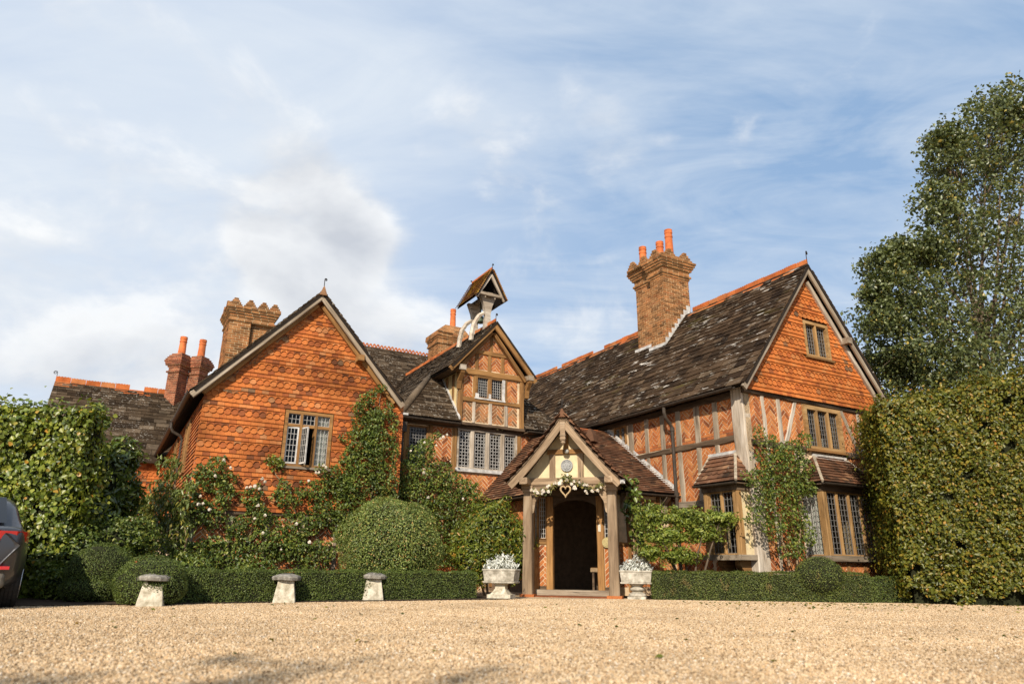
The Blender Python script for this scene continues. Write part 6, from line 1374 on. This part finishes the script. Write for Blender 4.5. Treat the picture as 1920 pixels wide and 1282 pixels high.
# ---- trees
def tree(name, label, base, trunk_h, clumps, mat, leaf, per, r_trunk, cat='tree', vis=True):
    root = thing(name, label, cat, tuple(base)); b = np.array(base); top = np.array((0, 0, trunk_h))
    cs = [np.array(c)-b for c, r in clumps]; ctr = np.mean(cs, 0)
    tp = [np.zeros(3), np.array((.05, .1, trunk_h*.35)), np.array((ctr[0]*.3, ctr[1]*.3, trunk_h*.7)), np.array((ctr[0]*.6, ctr[1]*.6, trunk_h))]
    MB().tube(tp, [r_trunk, r_trunk*.8, r_trunk*.6, r_trunk*.35], 10).obj('trunk', BARK, root, smooth=True)
    m = MB(); C = []; Nn = []
    for (c, r) in clumps:
        c = np.array(c)-b; r = np.array(r); s = tp[2]+(tp[3]-tp[2])*random.random(); mid = (s+c)/2+np.array((0, 0, -.2))
        m.tube([s, mid, c], [r_trunk*.22, r_trunk*.14, r_trunk*.04], 5)
        for k in range(5):
            e = c+unit(RNG.normal(0, 1, (1, 3)))[0]*r*.85; m.tube([c*.7+mid*.3, (c+e)/2, e], [r_trunk*.08, r_trunk*.05, .006], 4)
        # sprays: leaves gathered round twig ends
        ns = int(per/16); d = unit(RNG.normal(0, 1, (ns, 3))); tw = c+d*r*(RNG.random((ns, 1))**.45)*np.where(RNG.random((ns, 1)) < .12, 1.28, 1.)
        tw = tw[np.abs(np.sin(tw[:, 0]*3.1)*np.sin(tw[:, 2]*2.7+1)) > .06]; ns = len(tw)
        P = np.repeat(tw, 16, 0)+RNG.normal(0, .13, (ns*16, 3))*np.array((1, 1, .8)); C.append(P); Nn.append(np.repeat(d[:ns], 16, 0)*.5+np.array((0, 0, .7)))
    m.obj('branches', BARK, root)
    leaf_obj('crown', np.concatenate(C), np.concatenate(Nn), mat, root, size=leaf, asp=.66, jit=.8, droop=1.)
    return root
def px_clumps(lst, base_y):
    out = []
    for x, y, r, dy in lst:
        c = on_y(x, y, base_y+dy); rr = r/F_PX*(c-CAM)@CF; out.append((tuple(c), (rr*.93, rr*1.0, rr*.84)))
    return out
CL = [(1655, 500, 46, 0), (1690, 560, 70, 0), (1650, 600, 48, 0), (1700, 650, 80, 0), (1660, 680, 50, 1), (1740, 540, 80, 1), (1760, 640, 90, 0), (1790, 440, 80, 0), (1760, 380, 52, 0), (1790, 300, 66, 0), (1770, 265, 36, 0), (1840, 340, 90, 1), (1850, 250, 80, 0), (1880, 200, 52, 0), (1910, 290, 90, 1), (1900, 400, 110, 0), (1840, 470, 100, 1), (1850, 580, 110, 0), (1930, 540, 120, 0), (1920, 660, 110, 0), (1820, 690, 80, -1), (1940, 220, 60, 0), (1740, 470, 40, 0), (1690, 470, 24, 0), (1640, 545, 26, 0), (1990, 350, 150, 1), (2010, 560, 160, 1), (2080, 400, 160, 2), (1690, 710, 50, 1), (1770, 725, 70, 0)]
tb = on_y(1930, 1100, 21.5)
tree('birch_tree', 'tall dark-leaved birch tree rising behind the hornbeam hedge', (tb[0], 21.5, 0), 8.5, px_clumps(CL, 21.0), L_TREE, .118, 2300, .26)
# a tree out of frame whose shade falls across the near gravel
tree('shade_tree', 'spreading tree across the forecourt facing the house, its shade on the gravel', (-4.6, -13.5, 0), 6.5, [((-8.9+random.uniform(-1.2, 6.8), -13.5+random.uniform(-2, 2), 9.3+random.uniform(-1.0, 1.0)), (1.3, 1.2, .8)) for _ in range(9)]+[((-4.6+random.uniform(-3, 3), -13.5+random.uniform(-2, 2), 7.2), (1.8, 1.6, 1.2)) for _ in range(6)], L_TREE, .16, 120, .32)

# ================================================================== OBJECTS
def staddle(px, py, label, sc, rz):
    p = on_ground(px, py); R = thing('staddle_stone', label, 'staddle stone', tuple(p+np.array((0, .10, 0))), rz, 'staddle stones in front of the long box hedge')
    v = []; prof = [(.17, 0), (.165, .05), (.145, .18), (.125, .30), (.12, .36)]
    m = MB(); m.lathe([(r*1.45*sc, z*sc) for r, z in prof], 4); o = m.obj('stem', STONE, R); md = o.modifiers.new('b', 'BEVEL'); md.width = .012; md.segments = 2
    pr = [(.10, .34), (.19, .345), (.225, .352), (.232, .39), (.218, .41), (.17, .43), (.10, .445), (.03, .45)]; m = MB(); m.lathe([(r*sc, z*sc) for r, z in pr], 14)
    m.v = [(x*(1+.02*math.sin(i*1.7)), y*(1+.02*math.sin(i*2.3)), z+.006*math.sin(i*.9)) for i, (x, y, z) in enumerate(m.v)]; m.obj('cap', STONE_CAP, R)
staddle(275, 1137, 'mushroom-shaped staddle stone in front of the clipped box mound', 1.02, .35)
staddle(529, 1130, 'mushroom-shaped staddle stone, middle one of the three along the hedge', 1.02, .25)
staddle(695, 1126, 'mushroom-shaped staddle stone in front of the domed shrub', 1.08, .3)

def planter(px, py, label, kind):
    p = on_ground(px, py)+PQ*.18; R = thing('stone_planter', label, 'planter', tuple(p), PA, 'stone planters either side of the porch')
    w, d, z0, z1 = .345, .225, .30, .57
    m = MB()
    def frus(w0, d0, w1, d1, za, zb): m.add([(-w0, -d0, za), (w0, -d0, za), (w0, d0, za), (-w0, d0, za), (-w1, -d1, zb), (w1, -d1, zb), (w1, d1, zb), (-w1, d1, zb)], [(3, 2, 1, 0), (0, 1, 5, 4), (1, 2, 6, 5), (2, 3, 7, 6), (3, 0, 4, 7), (4, 5, 6, 7)])
    frus(w*.93, d*.93, w*.95, d*.95, z0, z0+.035); frus(w*.88, d*.88, w*.96, d*.96, z0+.036, z1-.036); frus(w, d, w, d, z1-.035, z1)
    o = m.obj('trough', STONE_W, R); bv = o.modifiers.new('b', 'BEVEL'); bv.width = .006
    m = MB()
    if kind == 'square':
        frus(.24, .20, .24, .20, 0, .09)
        n = 8; pr = [(.22, .09), (.20, .10), (.15, .15), (.115, .20), (.11, .26), (.13, .285), (.17, .30)]; m.lathe([(r*1.25, z) for r, z in pr], 4)
    else:
        frus(.19, .17, .19, .17, 0, .05); m.lathe([(.175, .05), (.185, .07), (.18, .10), (.12, .125), (.11, .15), (.15, .175), (.155, .20), (.145, .215), (.115, .235), (.12, .26), (.155, .285), (.16, .30)], 22)
    m.obj('pedestal', STONE if kind == 'square' else STONE_W, R, smooth=False)
    m = MB(); m.box(-w*.9, w*.9, -d*.88, d*.88, z1-.03, z1-.005); m.obj('soil', SOIL, R)
    # silver-leaved plant: a thing of its own
    Q = thing('silver_plant', 'mound of silvery dusty miller foliage in the planter '+('left of the porch' if kind == 'square' else 'right of the porch'), 'plant', tuple(p+np.array((0, 0, z1-.01))), PA, 'silver plants in the stone planters')
    C = []; N_ = []
    for cx, cy, r, h in ((-.12, 0, .2, .2), (.1, 0, .2, .24), (.0, -.04, .18, .22), (-.22, -.02, .13, .13), (.2, .0, .14, .14)):
        P, n = sphere_pts(240, (cx, cy, .0), (r, r*.9, h*1.35), .5, .2, .0); C.append(P); N_.append(n*np.array((1, 1, .3))+np.array((0, -.2, .0)))
    leaf_obj('foliage', np.concatenate(C), np.concatenate(N_), L_SILV, Q, size=.085, asp=.26, jit=.6, droop=-1.)
planter(935, 1123, 'square-based stone trough planter left of the porch', 'square')
planter(1194, 1123, 'white stone trough planter on a turned baluster right of the porch', 'turned')

def garland():
    R = thing('flower_garland', 'garland of white roses and eucalyptus draped across the porch beam', 'garland', tuple(lw_pt(-.05, -.14, 2.35)), PA)
    pts = [(1000, 922), (1016, 925), (1032, 915), (1046, 905), (1060, 896), (1075, 902), (1090, 908), (1105, 914), (1122, 912), (1130, 908)]
    o = np.array(R.location); Rm = R.matrix_basis.inverted()
    def plane(x, y):
        d = ray(x, y); n = PQ; c = P0-PQ*.12; t = ((c-CAM)@n)/(d@n); return np.array(Rm @ Vector(CAM+d*t))
    P = [plane(*q) for q in pts]; C = []; N_ = []
    for a, b in zip(P, P[1:]):
        k = 46; t = RNG.random((k, 1)); C.append(a+(b-a)*t+RNG.normal(0, .035, (k, 3))); N_.append(np.tile(np.array((0, -1., .3)), (k, 1)))
    c = plane(1062, 897); C.append(c+RNG.normal(0, .055, (90, 3))); N_.append(np.tile(np.array((0, -1., .4)), (90, 1)))
    leaf_obj('foliage', np.concatenate(C), np.concatenate(N_), L_GARL, R, size=.062, asp=.5, jit=.8)
    MB().tube(P, .008, 5).obj('stem', TWIG, R)
    for x, y, r in ((998, 919, .045), (1005, 920, .05), (1009, 924, .045), (1019, 921, .05), (1018, 926, .035), (1029, 922, .045), (1031, 911, .04), (1027, 913, .035), (1042, 906, .045), (1051, 907, .07), (1053, 902, .05), (1064, 891, .045), (1064, 900, .045), (1073, 908, .045), (1078, 915, .06), (1077, 903, .035), (1087, 905, .03), (1097, 909, .04), (1102, 910, .035), (1099, 921, .04), (1101, 925, .035), (1111, 921, .04), (1121, 920, .045), (1127, 914, .03)):
        blossom(R, plane(x, y)+np.array((0, -.06, 0)), r, PETAL)
    H = thing('wicker_heart', 'woven wicker heart hanging from the porch garland', 'decoration', tuple(lw_pt(-.045, -.19, 2.22)), PA)
    for j in range(5):
        path = []; ph = j*2*math.pi/5
        for i in range(49):
            t = 2*math.pi*i/48; x = .0068*16*math.sin(t)**3; z = .0078*(13*math.cos(t)-5*math.cos(2*t)-2*math.cos(3*t)-math.cos(4*t)); a = t*9+ph
            path.append((x*(1+.10*math.cos(a)), .018*math.sin(a), z*(1+.10*math.cos(a))+.0))
        MB().tube(path, .012, 5).obj('cane', CANE, H)
garland()
def table():
    c = lw_pt(.62, 2.35, .08); R = thing('side_table', 'small dark side table with fringed cover inside the doorway', 'table', tuple(c), PA)
    m = MB(); m.box(-.5, .5, -.3, .3, .50, .54); m.obj('table_top', W_BROWN, R); m = MB(); m.box(-.51, .51, -.31, -.302, .44, .53); m.obj('fringe', TWIG, R)
    for x in (-.45, .45):
        for y in (-.25, .25): m = MB(); m.box(x-.025, x+.025, y-.025, y+.025, 0, .5); m.obj('leg', W_DARK, R)
table()

def bare_vine(label, plane, starts, base):
    b = plane(*base); b = np.array((b[0], b[1], 0.)); R = thing('bare_vine', label, 'vine', tuple(b))
    for (x, y), (dx, dy), n in starts:
        for k in range(n):
            p = [plane(x+RNG.normal(0, 4), y+RNG.normal(0, 3))-b]; q = np.array((x, y), float); d = np.array((dx, dy), float)+RNG.normal(0, 1.5, 2)
            for i in range(5): q = q+d+RNG.normal(0, 3, 2); p.append(plane(*q)-b)
            MB().tube(p, [.007-.001*i for i in range(6)], 4).obj('stem', TWIG, R)
bare_vine('bare pale vine stems trailing over the right gable tiles', lambda x, y: on_u(x, y, 10.66), [((1575, 690), (-2, -10), 5), ((1600, 715), (2, -9), 5), ((1560, 640), (4, 10), 3), ((1620, 735), (-3, -9), 3)], (1600, 1060))
bare_vine('dry vine stems creeping up under the left rake of the tiled gable', lambda x, y: on_u(x, y, 16.9), [((420, 715), (14, -11), 5), ((470, 680), (14, -12), 5), ((520, 640), (13, -11), 4), ((420, 730), (8, 2), 3)], (390, 1060))
def fallen_leaves():
    n = 260; a = RNG.random(n); P = np.stack([RNG.uniform(3.2, 10.5, n), 13.9-RNG.exponential(.8, n), np.full(n, .014)], 1); Q = np.stack([RNG.uniform(-5, 9, 90), RNG.uniform(5, 13, 90), np.full(90, .014)], 1)
    P = np.concatenate([P, Q]); o = leaf_obj('fallen_leaves', P, np.tile(np.array((0, 0, 1.)), (len(P), 1)), L_HORN, None, size=.055, asp=.6, jit=.35); stuff(o); o['label'] = 'scattered fallen leaves on the gravel below the hornbeam hedge'; o['category'] = 'leaves'
fallen_leaves()
# ---- the parked car: only its right rear corner is in view
def car():
    PAINT, nt = newmat('graphite_paint'); p = nd(nt, 'ShaderNodeBsdfPrincipled', i={'Base Color': (.045, .045, .05, 1), 'Metallic': .55, 'Roughness': .38, 'Coat Weight': .7, 'Coat Roughness': .12}); finish(nt, p.outputs[0])
    CG, nt = newmat('tinted_glass'); p = nd(nt, 'ShaderNodeBsdfPrincipled', i={'Base Color': (.02, .022, .025, 1), 'Roughness': .05, 'Specular IOR Level': .6}); finish(nt, p.outputs[0])
    RED, nt = newmat('tail_lamp_red'); p = nd(nt, 'ShaderNodeBsdfPrincipled', i={'Base Color': (.42, .012, .012, 1), 'Roughness': .12, 'Coat Weight': .6}); finish(nt, p.outputs[0])
    RUB = flat_mat('tyre_rubber', (.022, .02, .018), .85, bstr=.5); ALLOY = flat_mat('alloy_rim', (.45, .45, .46), .3, metal=.8, var=.1); CLEAR = flat_mat('clear_lens', (.75, .72, .70), .1, var=.05, spec=.8); TRIM = flat_mat('black_trim', (.03, .028, .026), .7); SIL = flat_mat('lower_bumper', (.14, .125, .10), .5, metal=.3)
    g = on_ground(18, 1141); rz = math.radians(34); cr, sr = math.cos(rz), math.sin(rz)
    R = thing('parked_car', 'dark grey hatchback parked beside the ivy, only its rear corner showing', 'car', (g[0]-(.86*cr-.45*sr), g[1]-(.86*sr+.45*cr), 0), rz)
    # body by stations along y (0 = rear bumper, 4.3 = nose); each station: list of (half width, z)
    st = [(0.00, .40, .62, .66, .82, .60, 1.00), (0.06, .33, .78, .80, .86, .80, 1.04), (.25, .28, .87, .89, .89, .82, 1.06), (.60, .24, .905, .92, .92, .84, 1.05), (1.4, .22, .915, .925, .92, .84, 1.02), (2.6, .22, .915, .92, .91, .83, .98), (3.5, .24, .90, .90, .88, .78, .92), (4.1, .28, .80, .80, .76, .62, .80), (4.3, .36, .55, .55, .5, .45, .66)]
    v = []; f = []; K = 14
    for y, zb, w0, w1, w2, w3, zt in st:
        half = [(w0*.86, zb), (w0, zb+.10), (w1+.012, (zb+.66)/2+.06), (w2, .80), (w3+.03, zt-.04), (w3-.05, zt), (0, zt+.01)]
        sec = [(-x, z) for x, z in half]+[(x, z) for x, z in half[-2::-1]]
        for x, z in sec: v.append((x, y, z))
        K = len(sec)
    for i in range(len(st)-1):
        for k in range(K-1): f.append((i*K+k, i*K+k+1, (i+1)*K+k+1, (i+1)*K+k))
    for i, dy in ((0, .012), (len(st)-1, -.012)):              # close the ends with an inset panel
        c = np.mean([v[i*K+k] for k in range(K)], 0); b0 = len(v); v += [tuple(c+(np.array(v[i*K+k])-c)*.9+np.array((0, -dy, 0))) for k in range(K)]
        for k in range(K): f.append((i*K+k, i*K+(k+1) % K, b0+(k+1) % K, b0+k))
        for k in range(K//2): f.append((b0+k, b0+k+1, b0+K-2-k, b0+K-1-k)) if k < K//2-0 and K-2-k > k+1 else None
        f.append((b0+K//2-1, b0+K//2, b0+K//2+1))
    o = link('body', mk_mesh('body', v, f, PAINT, True), R); md = o.modifiers.new('s', 'SUBSURF'); md.levels = 2; md.render_levels = 2
    gh = [(.28, .80, 1.02, 1.02), (.52, .77, 1.02, 1.24), (.78, .72, 1.02, 1.44), (1.1, .69, 1.02, 1.50), (1.9, .68, 1.02, 1.52), (2.5, .66, 1.02, 1.46), (3.2, .66, 1.0, 1.06)]
    v = []; f = []
    for y, w, z0, z1 in gh:
        sec = [(-w-.06, z0-.05), (-w, max(z0+.02, z1-.10)), (-w+.12, z1), (0, z1+.03), (w-.12, z1), (w, max(z0+.02, z1-.10)), (w+.06, z0-.05)]; K2 = len(sec); v += [(x, y, z) for x, z in sec]
    for i in range(len(gh)-1):
        for k in range(K2-1): f.append((i*K2+k, i*K2+k+1, (i+1)*K2+k+1, (i+1)*K2+k))
    o = link('cabin', mk_mesh('cabin', v, f, PAINT, True), R); md = o.modifiers.new('s', 'SUBSURF'); md.levels = 2; md.render_levels = 2
    m = MB(); m.add([(-.62, .27, 1.07), (.62, .27, 1.07), (.54, .70, 1.43), (-.54, .70, 1.43)], [(0, 1, 2, 3)]); m.v = [(x, y-.035, z+.02) for x, y, z in m.v]; m.obj('rear_window', CG, R)
    for s in (-1, 1):
        m = MB(); m.add([(s*.825, .62, 1.10), (s*.80, 2.9, 1.08), (s*.715, 2.4, 1.40), (s*.725, .98, 1.42)], [(0, 1, 2, 3)]); m.v = [(x+s*.02, y, z) for x, y, z in m.v]; m.obj('side_window', CG, R)
        # wrap-around tail lamps
        m = MB(); pts = [(s*.30, -.015), (s*.55, .0), (s*.76, .06), (s*.87, .22), (s*.90, .42)]; n = len(pts)
        for x, y in pts: m.v += [(x, y-.02, .84), (x*1.005, y-.025, .98)]
        m.f = [(2*i, 2*i+2, 2*i+3, 2*i+1) for i in range(n-1)]; o = m.obj('tail_lamp', RED, R); sd_ = o.modifiers.new('s', 'SOLIDIFY'); sd_.thickness = .03
        m = MB(); m.box(min(s*.34, s*.56), max(s*.34, s*.56), -.05, -.03, .865, .91); m.obj('reversing_lens', CLEAR, R)
        m = MB(); m.box(min(s*.48, s*.76), max(s*.48, s*.76), -.02, .04, .50, .54); m.obj('reflector', RED, R)
    m = MB(); m.box(-.74, .74, .0, .22, .26, .46); o = m.obj('rear_bumper', SIL, R); bv = o.modifiers.new('b', 'BEVEL'); bv.width = .06; bv.segments = 4
    m = MB(); m.box(-.26, .26, -.03, .0, .60, .71); m.obj('number_plate', flat_mat('plate_yellow', (.6, .45, .05), .5, var=.05), R)
    for s in (-1, 1):
        for y in (.78, 3.42):
            Mx = Matrix(((0, 0, s, s*.70), (0, 1, 0, y), (1, 0, 0, .325), (0, 0, 0, 1))); m = MB(); m.lathe([(.20, -.0), (.29, .0), (.322, .03), (.325, .11), (.322, .19), (.29, .215), (.20, .215)], 32); m.v = [tuple(Mx @ Vector(p)) for p in m.v]; w = m.obj('wheel', RUB, R, smooth=True)
            for k in range(4):
                g_ = MB(); g_.lathe([(.3262, .02+.045*k), (.327, .03+.045*k), (.327, .05+.045*k), (.3262, .055+.045*k)], 32); g_.v = [tuple(Mx @ Vector(p)) for p in g_.v]; g_.obj('tyre_tread', TRIM, w)
            m = MB(); m.lathe([(.205, .20), (.2, .222), (.06, .20), (.02, .215)], 20); m.v = [tuple(Mx @ Vector(p)) for p in m.v]; m.obj('rim', ALLOY, w)
    m = MB(); m.box(-.68, .68, .4, 3.9, .2, .3); m.obj('underbody', TRIM, R)
car()
